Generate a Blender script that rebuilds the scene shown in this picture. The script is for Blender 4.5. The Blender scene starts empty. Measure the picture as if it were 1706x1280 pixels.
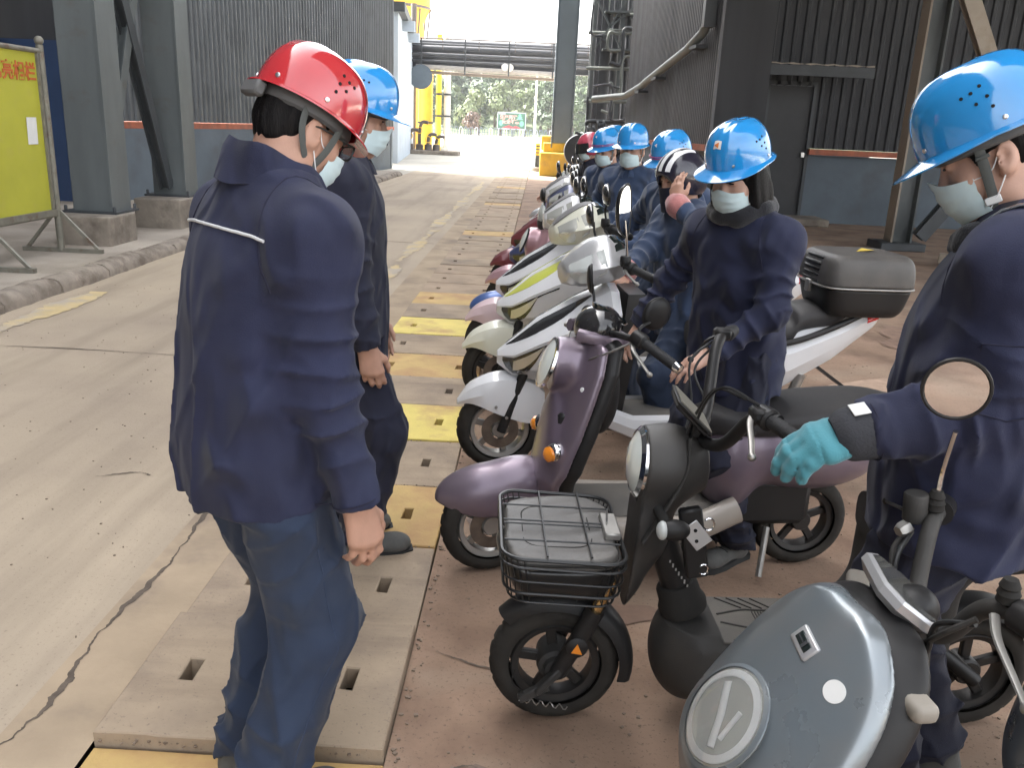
import bpy, bmesh, math, random
import numpy as np
from mathutils import Vector, Matrix
random.seed(7); rng = np.random.default_rng(11)
PI = math.pi
SC = bpy.context.scene
COL = SC.collection
# ------------------------------------------------------------ camera
cam_data = bpy.data.cameras.new('camera')
cam = bpy.data.objects.new('camera', cam_data); COL.objects.link(cam)
CAM_R = ((0.99857, -0.05044, 0.01785), (0.03167, 0.28844, -0.95697), (0.04312, 0.95617, 0.28962))
m = Matrix(CAM_R).to_4x4(); m.translation = Vector((0, 0, 1.62))
cam.matrix_world = m
cam_data.sensor_width = 36.0; cam_data.lens = 29.965; cam_data.clip_start = 0.05; cam_data.clip_end = 2000
SC.camera = cam
# ------------------------------------------------------------ sky, sun, exposure
SUN_EL = math.radians(50); SUN_AZ = math.radians(-62)      # azimuth clockwise from +Y
world = bpy.data.worlds.new('World'); SC.world = world; world.use_nodes = True
wn = world.node_tree.nodes; wl = world.node_tree.links; wn.clear()
sky = wn.new('ShaderNodeTexSky'); sky.sky_type = 'NISHITA'; sky.sun_disc = False
sky.sun_elevation = SUN_EL; sky.sun_rotation = SUN_AZ
sky.air_density = 1.0; sky.dust_density = 6.0; sky.ozone_density = 0.6
hs = wn.new('ShaderNodeHueSaturation'); hs.inputs['Saturation'].default_value = 0.22
bg = wn.new('ShaderNodeBackground'); bg.inputs['Strength'].default_value = 0.15
wo = wn.new('ShaderNodeOutputWorld')
wl.new(sky.outputs[0], hs.inputs['Color']); wl.new(hs.outputs[0], bg.inputs['Color']); wl.new(bg.outputs[0], wo.inputs[0])
sd = bpy.data.lights.new('sun', 'SUN'); sd.energy = 3.0; sd.angle = math.radians(0.6); sd.color = (1, 0.95, 0.87)
sun = bpy.data.objects.new('sun', sd); COL.objects.link(sun)
sun_dir = Vector((math.sin(SUN_AZ) * math.cos(SUN_EL), math.cos(SUN_AZ) * math.cos(SUN_EL), math.sin(SUN_EL)))
sun.rotation_euler = sun_dir.to_track_quat('Z', 'Y').to_euler()
SC.view_settings.view_transform = 'Standard'; SC.view_settings.look = 'None'
SC.view_settings.exposure = 2.85; SC.view_settings.gamma = 1.0
try: SC.view_settings.use_curve_mapping = False
except Exception: pass
# ------------------------------------------------------------ materials
MATS = {}
def mat(name, col, rough=0.5, metal=0.0, var=0.0, vscale=6.0, bump=0.0, bscale=60.0, coat=0.0, sheen=0.0,
        stretch=None, col2=None, stain=None, alpha_t=0.0, spec=0.5, world_co=False, rvar=0.0, emit=None, fold=0.0, dust=0.0, streak=None, speck=None):
    if name in MATS: return MATS[name]
    M = bpy.data.materials.new(name); M.use_nodes = True; MATS[name] = M
    nt = M.node_tree; N = nt.nodes; L = nt.links; b = N['Principled BSDF']
    b.inputs['Base Color'].default_value = (*col, 1); b.inputs['Roughness'].default_value = rough
    b.inputs['Metallic'].default_value = metal; b.inputs['Coat Weight'].default_value = coat
    b.inputs['Coat Roughness'].default_value = 0.08
    b.inputs['Specular IOR Level'].default_value = spec
    if sheen: b.inputs['Sheen Weight'].default_value = sheen; b.inputs['Sheen Roughness'].default_value = 0.5
    if alpha_t: b.inputs['Transmission Weight'].default_value = alpha_t
    if emit: b.inputs['Emission Color'].default_value = (*emit, 1); b.inputs['Emission Strength'].default_value = 1.0
    if var or bump or rvar or fold or stain or dust or streak or speck:
        if world_co:
            tc = N.new('ShaderNodeNewGeometry'); co = tc.outputs['Position']
        else:
            tc = N.new('ShaderNodeTexCoord'); co = tc.outputs['Object']
        if stretch:
            mp = N.new('ShaderNodeMapping'); mp.inputs['Scale'].default_value = stretch
            L.new(co, mp.inputs['Vector']); cs = mp.outputs[0]
        else: cs = co
    def noise(v, s, d=6, r=0.55):
        n = N.new('ShaderNodeTexNoise'); n.inputs['Scale'].default_value = s; n.inputs['Detail'].default_value = d
        n.inputs['Roughness'].default_value = r; L.new(v, n.inputs['Vector']); return n.outputs['Fac']
    colout = None
    if var:
        f = noise(cs, vscale)
        rp = N.new('ShaderNodeMapRange'); rp.inputs[1].default_value = 0.3; rp.inputs[2].default_value = 0.7
        L.new(f, rp.inputs[0])
        mx = N.new('ShaderNodeMix'); mx.data_type = 'RGBA'
        c2 = col2 if col2 else tuple(c * (1 + var) for c in col)
        c1 = tuple(c * (1 - var) for c in col) if not col2 else col
        mx.inputs[6].default_value = (*c1, 1); mx.inputs[7].default_value = (*c2, 1)
        L.new(rp.outputs[0], mx.inputs[0]); colout = mx.outputs[2]
    def overlay(colout, c, fac_socket):
        mx = N.new('ShaderNodeMix'); mx.data_type = 'RGBA'
        if colout: L.new(colout, mx.inputs[6])
        else: mx.inputs[6].default_value = (*col, 1)
        mx.inputs[7].default_value = (*c, 1); L.new(fac_socket, mx.inputs[0]); return mx.outputs[2]
    if stain:                                   # (colour, scale, low, high)
        f = noise(co, stain[1], 8, 0.6)
        rp = N.new('ShaderNodeMapRange'); rp.inputs[1].default_value = stain[2]; rp.inputs[2].default_value = stain[3]
        L.new(f, rp.inputs[0]); colout = overlay(colout, stain[0], rp.outputs[0])
    if streak:                                  # (colour, stretch, low, high, amount)
        mp2 = N.new('ShaderNodeMapping'); mp2.inputs['Scale'].default_value = streak[1]; L.new(co, mp2.inputs['Vector'])
        f = noise(mp2.outputs[0], 1.0, 7, 0.6); rp = N.new('ShaderNodeMapRange'); rp.inputs[1].default_value = streak[2]; rp.inputs[2].default_value = streak[3]; rp.inputs[4].default_value = streak[4]
        L.new(f, rp.inputs[0]); colout = overlay(colout, streak[0], rp.outputs[0])
    if speck:                                   # (colour, scale, low, high, amount)
        f = noise(co, speck[1], 3, 0.7); rp = N.new('ShaderNodeMapRange'); rp.inputs[1].default_value = speck[2]; rp.inputs[2].default_value = speck[3]; rp.inputs[4].default_value = speck[4]
        L.new(f, rp.inputs[0]); colout = overlay(colout, speck[0], rp.outputs[0])
    if dust:
        f = noise(co, 7, 4, 0.5)
        rp = N.new('ShaderNodeMapRange'); rp.inputs[1].default_value = 0.05; rp.inputs[2].default_value = 0.95
        rp.inputs[4].default_value = dust; L.new(f, rp.inputs[0]); colout = overlay(colout, (0.30, 0.26, 0.21), rp.outputs[0])
    if colout: L.new(colout, b.inputs['Base Color'])
    if rvar:
        f = noise(co, vscale * 1.7)
        rp = N.new('ShaderNodeMapRange'); rp.inputs[3].default_value = max(0.02, rough - rvar); rp.inputs[4].default_value = min(1, rough + rvar)
        L.new(f, rp.inputs[0]); L.new(rp.outputs[0], b.inputs['Roughness'])
    nrm = None
    if fold:
        n = N.new('ShaderNodeTexNoise'); n.noise_type = 'RIDGED_MULTIFRACTAL'; n.inputs['Scale'].default_value = 7; n.inputs['Detail'].default_value = 2.0; n.inputs['Roughness'].default_value = .5; n.inputs['Distortion'].default_value = .6
        mpf = N.new('ShaderNodeMapping'); mpf.inputs['Scale'].default_value = (1.25, 1.25, .8); L.new(co, mpf.inputs['Vector']); L.new(mpf.outputs[0], n.inputs['Vector']); f = n.outputs['Fac']
        bp = N.new('ShaderNodeBump'); bp.inputs['Strength'].default_value = 0.6; bp.inputs['Distance'].default_value = fold
        L.new(f, bp.inputs['Height']); nrm = bp.outputs[0]
    if bump:
        f = noise(cs, bscale, 5, 0.6)
        bp = N.new('ShaderNodeBump'); bp.inputs['Strength'].default_value = 0.7; bp.inputs['Distance'].default_value = bump
        L.new(f, bp.inputs['Height'])
        if nrm: L.new(nrm, bp.inputs['Normal'])
        nrm = bp.outputs[0]
    if nrm: L.new(nrm, b.inputs['Normal'])
    return M
# ------------------------------------------------------------ objects
def tag(o, label=None, cat=None, group=None, kind=None):
    if label: o['label'] = label
    if cat: o['category'] = cat
    if group: o['group'] = group
    if kind: o['kind'] = kind
    return o
def empty(name, loc=(0, 0, 0), rz=0.0):
    o = bpy.data.objects.new(name, None); COL.objects.link(o); o.empty_display_size = 0.1
    o.location = loc; o.rotation_euler = (0, 0, rz); return o
def link(name, me, parent=None, loc=(0, 0, 0), rz=0.0):
    o = bpy.data.objects.new(name, me); COL.objects.link(o); o.parent = parent
    o.location = loc; o.rotation_euler = (0, 0, rz); return o
def mesh(name, V, F, m, smooth=True, angle=38):
    me = bpy.data.meshes.new(name)
    me.from_pydata([tuple(map(float, v)) for v in V] if not isinstance(V, np.ndarray) else V.tolist(), [], F if not isinstance(F, np.ndarray) else F.tolist())
    me.materials.append(m); me.update()
    if smooth:
        me.polygons.foreach_set('use_smooth', np.ones(len(me.polygons), bool))
        if angle < 180: me.set_sharp_from_angle(angle=math.radians(angle))
    return me
def nrmz(v):
    v = np.asarray(v, float); l = np.linalg.norm(v); return v / l if l > 1e-9 else v
def cr(pts, n):
    """Catmull-Rom through pts, n samples per span (any dimension)."""
    P = np.asarray(pts, float); out = []
    Q = np.vstack([2 * P[0] - P[1], P, 2 * P[-1] - P[-2]])
    for i in range(1, len(Q) - 2):
        for t in np.linspace(0, 1, n, endpoint=False):
            a, b, c, d = Q[i - 1], Q[i], Q[i + 1], Q[i + 2]
            out.append(0.5 * (2 * b + (c - a) * t + (2 * a - 5 * b + 4 * c - d) * t * t + (3 * b - a - 3 * c + d) * t ** 3))
    out.append(P[-1]); return np.array(out)
def frame(d, up=(0, 0, 1)):
    d = nrmz(d); u = np.asarray(up, float)
    if abs(d @ u) > 0.97: u = np.array((1.0, 0, 0)) if abs(d[0]) < .9 else np.array((0, 1.0, 0))
    s = nrmz(np.cross(d, u)); return s, np.cross(s, d), d
class G:
    def __init__(s): s.V = []; s.F = []; s.M = None
    def add(s, V, F):
        V = np.asarray(V, float)
        if s.M is not None: V = V @ s.M[:3, :3].T + s.M[:3, 3]
        o = len(s.V); s.V += V.tolist(); s.F += [tuple(i + o for i in f) for f in F]; return s
    def box(s, c, size, rot=None, bev=0.0, seg=1):
        bm = bmesh.new(); bmesh.ops.create_cube(bm, size=1.0)
        for v in bm.verts: v.co = Vector((v.co.x * size[0], v.co.y * size[1], v.co.z * size[2]))
        if bev: bmesh.ops.bevel(bm, geom=bm.edges[:], offset=bev, segments=seg, affect='EDGES', profile=0.5)
        bm.verts.index_update()
        V = np.array([v.co[:] for v in bm.verts]); F = [[v.index for v in f.verts] for f in bm.faces]; bm.free()
        if rot is not None: V = V @ np.asarray(rot, float).T
        return s.add(V + np.asarray(c, float), F)
    def beam(s, a, b, w, h, up=(0, 0, 1), bev=0.0):
        a, b = np.asarray(a, float), np.asarray(b, float); sd_, u, d = frame(b - a, up)
        return s.box((a + b) / 2, (w, np.linalg.norm(b - a), h), np.stack([sd_, d, u], 1), bev)
    def tube(s, pts, r, seg=10, closed=False, cap=True, flat=None):
        P = np.asarray(pts, float); n = len(P); R = np.full(n, r) if np.isscalar(r) else np.asarray(r, float)
        T = np.gradient(P, axis=0)
        if closed: T = np.roll(P, -1, 0) - np.roll(P, 1, 0)
        T = T / np.maximum(np.linalg.norm(T, axis=1), 1e-9)[:, None]
        u = frame(T[0])[0]; V = []; a = np.linspace(0, 2 * PI, seg, endpoint=False)
        for i in range(n):
            u = nrmz(u - T[i] * (u @ T[i])); w = np.cross(T[i], u)
            if flat is not None:
                w = nrmz(np.asarray(flat[0], float) - T[i] * (np.asarray(flat[0], float) @ T[i])); u = np.cross(w, T[i])
                V.append(P[i] + np.outer(np.cos(a), u) * R[i] + np.outer(np.sin(a), w) * R[i] * flat[1])
            else: V.append(P[i] + np.outer(np.cos(a), u) * R[i] + np.outer(np.sin(a), w) * R[i])
        F = []
        for i in range(n if closed else n - 1):
            j = (i + 1) % n
            for k in range(seg): F.append((i * seg + k, i * seg + (k + 1) % seg, j * seg + (k + 1) % seg, j * seg + k))
        if cap and not closed: F += [tuple(range(seg))[::-1], tuple((n - 1) * seg + k for k in range(seg))]
        return s.add(np.concatenate(V), F)
    def lathe(s, prof, o=(0, 0, 0), axis=(0, 0, 1), seg=24, sy=1.0, up=(0, 0, 1), cap=True):
        a_, b_, d = frame(axis, up); o = np.asarray(o, float); V = []; ang = np.linspace(0, 2 * PI, seg, endpoint=False)
        for r, h in prof: V.append(o + d * h + np.outer(np.cos(ang), a_) * r + np.outer(np.sin(ang), b_) * r * sy)
        F = []
        for i in range(len(prof) - 1):
            for k in range(seg): F.append((i * seg + k, i * seg + (k + 1) % seg, (i + 1) * seg + (k + 1) % seg, (i + 1) * seg + k))
        if cap and prof[0][0] > 1e-4: F.append(tuple(range(seg))[::-1])
        if cap and prof[-1][0] > 1e-4: F.append(tuple((len(prof) - 1) * seg + k for k in range(seg)))
        return s.add(np.concatenate(V), F)
    def grid(s, P, close_u=False, close_v=False):
        P = np.asarray(P, float); nu, nv = P.shape[:2]; F = []
        for i in range(nu if close_u else nu - 1):
            for j in range(nv if close_v else nv - 1):
                i2, j2 = (i + 1) % nu, (j + 1) % nv
                F.append((i * nv + j, i2 * nv + j, i2 * nv + j2, i * nv + j2))
        return s.add(P.reshape(-1, 3), F)
    def patch(s, P, th):
        P = np.asarray(P, float); nu, nv = P.shape[:2]
        N = np.cross(np.gradient(P, axis=0), np.gradient(P, axis=1)); N /= np.maximum(np.linalg.norm(N, axis=2), 1e-9)[..., None]
        Q = P - N * th; n = nu * nv; F = []
        for i in range(nu - 1):
            for j in range(nv - 1):
                a, b, c, d = i * nv + j, (i + 1) * nv + j, (i + 1) * nv + j + 1, i * nv + j + 1
                F += [(a, b, c, d), (d + n, c + n, b + n, a + n)]
        for i in range(nu - 1):
            a, b = i * nv, (i + 1) * nv; F.append((a, a + n, b + n, b)); a, b = i * nv + nv - 1, (i + 1) * nv + nv - 1; F.append((b, b + n, a + n, a))
        for j in range(nv - 1):
            F.append((j + 1, j + 1 + n, j + n, j)); a = (nu - 1) * nv + j; F.append((a, a + n, a + 1 + n, a + 1))
        return s.add(np.concatenate([P.reshape(-1, 3), Q.reshape(-1, 3)]), F)
    def loft(s, secs, cap=True):
        P = np.asarray(secs, float); nu, nv = P.shape[:2]; F = []
        for i in range(nu - 1):
            for j in range(nv):
                j2 = (j + 1) % nv; F.append((i * nv + j, (i + 1) * nv + j, (i + 1) * nv + j2, i * nv + j2))
        if cap: F += [tuple(range(nv)), tuple((nu - 1) * nv + k for k in range(nv))[::-1]]
        return s.add(P.reshape(-1, 3), F)
    def prism(s, poly, z0, z1):
        n = len(poly); V = [(x, y, z0) for x, y in poly] + [(x, y, z1) for x, y in poly]
        return s.add(V, [tuple(range(n))[::-1], tuple(range(n, 2 * n))] + [(i, (i + 1) % n, n + (i + 1) % n, n + i) for i in range(n)])
    def ell(s, c, r, rot=None, nu=14, nv=20):
        th = np.linspace(0, PI, nu); ph = np.linspace(0, 2 * PI, nv, endpoint=False)
        P = np.stack([np.outer(np.sin(th), np.cos(ph)) * r[0], np.outer(np.sin(th), np.sin(ph)) * r[1], np.outer(np.cos(th), np.ones(nv)) * r[2]], -1)
        if rot is not None: P = P @ np.asarray(rot, float).T
        return s.grid(P + np.asarray(c, float), close_v=True)
    def obj(s, name, m, parent=None, loc=(0, 0, 0), rz=0.0, smooth=True, angle=38, fix=True):
        me = mesh(name, s.V, s.F, m, smooth, angle)
        if fix:
            bm = bmesh.new(); bm.from_mesh(me); bmesh.ops.remove_doubles(bm, verts=bm.verts, dist=1e-5)
            bmesh.ops.recalc_face_normals(bm, faces=bm.faces); bm.to_mesh(me); bm.free()
            if smooth and angle < 180: me.set_sharp_from_angle(angle=math.radians(angle))
        return link(name, me, parent, loc, rz)
def rx(a): c, s = math.cos(a), math.sin(a); return np.array([[1, 0, 0], [0, c, -s], [0, s, c]])
def ry(a): c, s = math.cos(a), math.sin(a); return np.array([[c, 0, s], [0, 1, 0], [-s, 0, c]])
def rz_(a): c, s = math.cos(a), math.sin(a); return np.array([[c, -s, 0], [s, c, 0], [0, 0, 1]])
def rot4(R, pivot=(0, 0, 0), t=(0, 0, 0)):
    M = np.eye(4); M[:3, :3] = R; p = np.asarray(pivot, float); M[:3, 3] = p - R @ p + np.asarray(t, float); return M
def text_obj(name, body, size, m, parent, M4, depth=0.002, bold=0.0):
    c = bpy.data.curves.new(name, 'FONT'); c.body = body; c.size = size; c.extrude = depth; c.offset = bold
    c.align_x = 'CENTER'; c.align_y = 'CENTER'
    t = bpy.data.objects.new(name + '_tmp', c); COL.objects.link(t)
    bpy.context.view_layer.update()
    me = bpy.data.meshes.new_from_object(t.evaluated_get(bpy.context.evaluated_depsgraph_get()))
    bpy.data.objects.remove(t); me.materials.clear(); me.materials.append(m)
    me.transform(Matrix(M4.tolist())); return link(name, me, parent)
# ------------------------------------------------------------ implicit surfaces
def smin(a, b, k):
    if k <= 0: return np.minimum(a, b)
    h = np.maximum(k - np.abs(a - b), 0) / k; return np.minimum(a, b) - h * h * k * 0.25
def wav(P, f, seed):
    r = np.random.default_rng(seed); out = 0
    f = np.asarray(f, float)
    for i in range(3):
        k = r.normal(size=3) * f; k2 = r.normal(size=3) * f * 0.6
        out = out + np.sin(P @ k + r.uniform(0, 6.28) + 1.4 * np.sin(P @ k2 + r.uniform(0, 6.28)))
    return out / 2.1
def smax(a, b, k): return -smin(-a, -b, k)
def cone(a, b, ra, rb, k=0.02, op='u', rip=None):
    a, b = np.asarray(a, float), np.asarray(b, float); ab = b - a; L2 = max(ab @ ab, 1e-9); rm = max(ra, rb)
    def f(P):
        t = np.clip(((P - a) @ ab) / L2, 0, 1); q = P - a - t[..., None] * ab
        d = np.sqrt((q * q).sum(-1)) - (ra + (rb - ra) * t)
        if rip:                                    # (amplitude, waves, centre, spread, seed)
            amp, n, c, sp, sd_ = rip
            w_ = 1 - np.abs(np.sin(t * n * 3.14 + 1.7 * wav(P, 8, sd_))); d = d - amp * np.exp(-((t - c) / sp) ** 2) * (2.6 * w_ ** 1.6 - 1.1)
        return d
    return (f, np.minimum(a, b) - rm, np.maximum(a, b) + rm, k, op)
def els(c, r, R=None, k=0.02, op='u'):
    c, r = np.asarray(c, float), np.asarray(r, float); rm = r.max()
    def f(P):
        q = P - c
        if R is not None: q = q @ R
        k0 = np.sqrt(((q / r) ** 2).sum(-1)); k1 = np.sqrt(((q / r ** 2) ** 2).sum(-1)); return k0 * (k0 - 1) / np.maximum(k1, 1e-6)
    return (f, c - rm, c + rm, k, op)
def rbox(c, h, R=None, rnd=0.01, k=0.02, op='u'):
    c, h = np.asarray(c, float), np.asarray(h, float) - rnd; rm = np.linalg.norm(h) + rnd
    def f(P):
        q = P - c
        if R is not None: q = q @ R
        q = np.abs(q) - h; return np.sqrt((np.maximum(q, 0) ** 2).sum(-1)) + np.minimum(q.max(-1), 0) - rnd
    return (f, c - rm, c + rm, k, op)
def tubez(st, k=0.03, op='u', pw=2.0, axis=2):
    """stations (centre xyz, r1, r2) ordered along one axis; superelliptic section"""
    C = np.array([s[0] for s in st], float); A = np.array([s[1] for s in st]); B = np.array([s[2] for s in st])
    o = [i for i in range(3) if i != axis]; z = C[:, axis]; fn = np.linspace(z[0], z[-1], 90)
    def cub(y):
        return np.interp(fn, *[np.array(x) for x in zip(*cr(np.stack([z, y], 1), 12))])
    c1, c2, a1, b1 = cub(C[:, o[0]]), cub(C[:, o[1]]), cub(A), cub(B)
    def f(P):
        Z = np.clip(P[..., axis], z[0], z[-1]); a, b = np.interp(Z, fn, a1), np.interp(Z, fn, b1)
        u, v = (P[..., o[0]] - np.interp(Z, fn, c1)) / a, (P[..., o[1]] - np.interp(Z, fn, c2)) / b
        d = ((np.abs(u) ** pw + np.abs(v) ** pw) ** (1 / pw) - 1) * np.minimum(a, b)
        e = np.abs(P[..., axis] - Z); return np.where(e > 0, np.sqrt(np.maximum(d, 0) ** 2 + e * e) + np.minimum(d, 0) * 0, d) if True else d
    lo, hi = C.min(0).copy(), C.max(0).copy()
    lo[o[0]] -= A.max(); hi[o[0]] += A.max(); lo[o[1]] -= B.max(); hi[o[1]] += B.max()
    return (f, lo, hi, k, op)
def fnp(f, lo, hi, k=0.02, op='u'): return (f, np.asarray(lo, float), np.asarray(hi, float), k, op)
def cut(n, p): return ('cut', nrmz(n), np.asarray(p, float))     # removes the side the normal points to
def sdf_at(prims, P):
    D = np.full(P.shape[:-1], 9.0)
    for pr in prims:
        if pr[0] == 'cut': D = np.maximum(D, (P - pr[2]) @ pr[1]); continue
        d = pr[0](P); D = smin(D, d, pr[3]) if pr[4] == 'u' else -smin(-D, d, pr[3])
    return D
def sdf_mesh(prims, vx, post=None):
    us = [p for p in prims if p[0] != 'cut' and p[4] == 'u']
    lo = np.min([p[1] for p in us], 0) - 4 * vx; hi = np.max([p[2] for p in us], 0) + 4 * vx
    n = np.ceil((hi - lo) / vx).astype(int) + 1
    ax = [lo[i] + np.arange(n[i]) * vx for i in range(3)]
    D = np.full(n, 1.0, np.float32)
    for p in prims:
        if p[0] == 'cut':
            D = np.maximum(D, ((ax[0] - p[2][0]) * p[1][0])[:, None, None] + ((ax[1] - p[2][1]) * p[1][1])[None, :, None] + ((ax[2] - p[2][2]) * p[1][2])[None, None, :]).astype(np.float32); continue
        pad = p[3] + 3 * vx
        i0 = np.clip(np.floor((p[1] - pad - lo) / vx).astype(int), 0, n - 1); i1 = np.clip(np.ceil((p[2] + pad - lo) / vx).astype(int) + 1, 1, n)
        if (i1 <= i0).any(): continue
        P = np.stack(np.meshgrid(ax[0][i0[0]:i1[0]], ax[1][i0[1]:i1[1]], ax[2][i0[2]:i1[2]], indexing='ij'), -1)
        sl = tuple(slice(a, b) for a, b in zip(i0, i1)); d = p[0](P)
        D[sl] = smin(D[sl], d, p[3]) if p[4] == 'u' else -smin(-D[sl], d, p[3])
    if post:
        I = np.argwhere(np.abs(D) < 0.03); P = lo + I * vx
        D[I[:, 0], I[:, 1], I[:, 2]] += post(P)
    S = D < 0
    c = [S[a:n[0] - 1 + a, b:n[1] - 1 + b, e:n[2] - 1 + e] for a in (0, 1) for b in (0, 1) for e in (0, 1)]
    tot = sum(x.astype(np.int8) for x in c); act = (tot > 0) & (tot < 8); I = np.argwhere(act)
    idx = np.full(act.shape, -1, np.int64); idx[act] = np.arange(len(I))
    off = np.array([(a, b, e) for a in (0, 1) for b in (0, 1) for e in (0, 1)])
    val = np.stack([D[I[:, 0] + o[0], I[:, 1] + o[1], I[:, 2] + o[2]] for o in off], 1).astype(float)
    acc = np.zeros((len(I), 3)); cnt = np.zeros(len(I))
    for a in range(8):
        for b in range(a + 1, 8):
            if np.abs(off[a] - off[b]).sum() != 1: continue
            va, vb = val[:, a], val[:, b]; mk = (va < 0) != (vb < 0)
            t = np.where(mk, va / np.where(mk, va - vb, 1), 0); acc += np.where(mk[:, None], off[a] + t[:, None] * (off[b] - off[a]), 0); cnt += mk
    V = lo + (I + acc / cnt[:, None]) * vx; F = []
    for axn in range(3):
        o1, o2 = [i for i in range(3) if i != axn]
        sa = [slice(None)] * 3; sb = [slice(None)] * 3; sa[axn] = slice(0, -1); sb[axn] = slice(1, None)
        E = np.argwhere(S[tuple(sa)] != S[tuple(sb)]); E = E[(E[:, o1] > 0) & (E[:, o2] > 0) & (E[:, o1] < n[o1] - 1) & (E[:, o2] < n[o2] - 1)]
        q = []
        for d1, d2 in ((0, 0), (-1, 0), (-1, -1), (0, -1)):
            e = E.copy(); e[:, o1] += d1; e[:, o2] += d2; q.append(idx[e[:, 0], e[:, 1], e[:, 2]])
        q = np.stack(q, 1); flip = S[E[:, 0], E[:, 1], E[:, 2]]
        if axn == 1: flip = ~flip
        q[flip] = q[flip][:, ::-1]; F.append(q)
    F = np.concatenate(F); F = F[(F >= 0).all(1)]; return V, F[:, ::-1]
def taubin(V, F, it=3):
    E = np.concatenate([F[:, [0, 1]], F[:, [1, 2]], F[:, [2, 3]], F[:, [3, 0]]]); a, b = E[:, 0], E[:, 1]; n = len(V)
    cnt = np.maximum(np.bincount(a, minlength=n) + np.bincount(b, minlength=n), 1)
    for i in range(it * 2):
        S = np.stack([np.bincount(a, V[b, k], n) + np.bincount(b, V[a, k], n) for k in range(3)], 1) / cnt[:, None]
        V = V + (S - V) * (.55 if i % 2 == 0 else -.57)
    return V
def sdf_obj(name, prims, vx, m, parent, post=None, angle=180, sm=4):
    V, F = sdf_mesh(prims, vx, post)
    if sm: V = taubin(V, F, sm)
    me = bpy.data.meshes.new(name); me.vertices.add(len(V)); me.vertices.foreach_set('co', V.astype(np.float32).ravel())
    me.loops.add(F.size); me.loops.foreach_set('vertex_index', F.astype(np.int32).ravel())
    me.polygons.add(len(F)); me.polygons.foreach_set('loop_start', np.arange(0, F.size, 4, dtype=np.int32))
    me.polygons.foreach_set('use_smooth', np.ones(len(F), bool))
    me.materials.append(m); me.update(calc_edges=True); me.validate()
    if angle < 180: me.set_sharp_from_angle(angle=math.radians(angle))
    return link(name, me, parent)
def onto(prims, p, d, far=0.25):
    """slide p along d until it lies on the implicit surface"""
    p = np.asarray(p, float); d = nrmz(d); t = np.linspace(0, far, 120); v = sdf_at(prims, p + t[:, None] * d); k = np.argmax(v < 0)
    return p + d * t[k] if v.min() < 0 else p + d * t[np.argmin(v)]
# ============================================================ SETTING
M_far = mat('pale_yard_concrete', (0.42, 0.39, 0.33), 0.9, var=0.12, vscale=0.4, world_co=True, stain=((0.30, 0.27, 0.22), 0.9, 0.5, 0.75), bump=0.004, bscale=30)
M_road = mat('road_concrete', (0.405, 0.328, 0.24), 0.86, var=0.10, vscale=1.1, world_co=True, stain=((0.27, 0.215, 0.165), 0.55, 0.47, 0.72), bump=0.0025, bscale=45, rvar=0.1, streak=((.22, .175, .13), (2.6, .22, 1), .48, .75, .75), speck=((.17, .13, .10), 85, .60, .70, .7))
M_apron = mat('apron_red_concrete', (0.27, 0.178, 0.122), 0.88, var=0.16, vscale=2.2, world_co=True, stain=((0.17, 0.105, 0.07), 1.9, 0.45, 0.66), bump=0.004, bscale=38, rvar=0.1, streak=((.33, .26, .19), (1.3, 2.1, 1), .5, .75, .7), speck=((.10, .07, .05), 75, .58, .68, .75))
M_strip = mat('channel_frame_concrete', (0.37, 0.285, 0.195), 0.9, var=0.15, vscale=3, world_co=True, bump=0.004, bscale=40, stain=((0.22, 0.17, 0.13), 2.0, 0.5, 0.7))
M_pave = mat('pavement_concrete', (0.33, 0.285, 0.235), 0.92, var=0.16, vscale=1.5, world_co=True, stain=((0.2, 0.165, 0.13), 1.0, 0.45, 0.7), bump=0.005, bscale=35)
M_kerb = mat('kerb_stone_concrete', (0.25, 0.21, 0.17), 0.93, var=0.25, vscale=7, world_co=True, stain=((0.14, 0.11, 0.085), 3.0, 0.5, 0.65), bump=0.012, bscale=22)
M_slab = mat('cover_slab_concrete', (0.36, 0.278, 0.195), 0.88, var=0.14, vscale=2.3, world_co=True, stain=((0.22, 0.17, 0.13), 2.4, 0.46, 0.70), bump=0.0022, bscale=70, streak=((.20, .15, .11), (1.2, 9, 1), .50, .74, .6), speck=((.16, .12, .09), 90, .60, .70, .6))
M_slab2 = mat('cover_slab_tan_concrete', (0.36, 0.27, 0.19), 0.88, var=0.12, vscale=4, world_co=True, stain=((0.24, 0.18, 0.13), 2.4, 0.5, 0.72), bump=0.0022, bscale=70)
M_slaby = mat('cover_slab_yellow_paint', (0.50, 0.34, 0.13), 0.78, world_co=True, var=0.12, vscale=5, stain=((0.42, 0.25, 0.11), 3.3, 0.44, 0.62), bump=0.002, bscale=70)
M_slabyb = mat('cover_slab_bright_yellow_paint', (0.66, 0.53, 0.14), 0.75, world_co=True, var=0.1, vscale=5, stain=((0.45, 0.28, 0.11), 2.6, 0.52, 0.66), bump=0.002, bscale=70)
M_pit = mat('channel_dark_silt', (0.05, 0.042, 0.035), 0.95, var=0.3, vscale=9, world_co=True)
M_crack = mat('crack_dirt', (0.11, 0.085, 0.065), 0.95, var=0.3, vscale=14, world_co=True, bump=0.006, bscale=60)
M_yline = mat('faded_yellow_line_paint', (0.52, 0.40, 0.21), 0.85, var=0.1, vscale=8, world_co=True, stain=((0.39, 0.33, 0.265), 3.0, 0.42, 0.58), bump=0.002)
def sheet(name, x0, x1, y0, y1, z, m, n=1):
    g = G(); xs = np.linspace(x0, x1, n + 1); ys = np.linspace(y0, y1, n + 1)
    g.grid(np.array([[(x, y, z) for y in ys] for x in xs])); return tag(g.obj(name, m, fix=True), kind='structure')
XL, XR = -1.105, -0.325               # channel edges
g = G()                               # wide ground, open over the channel
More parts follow.
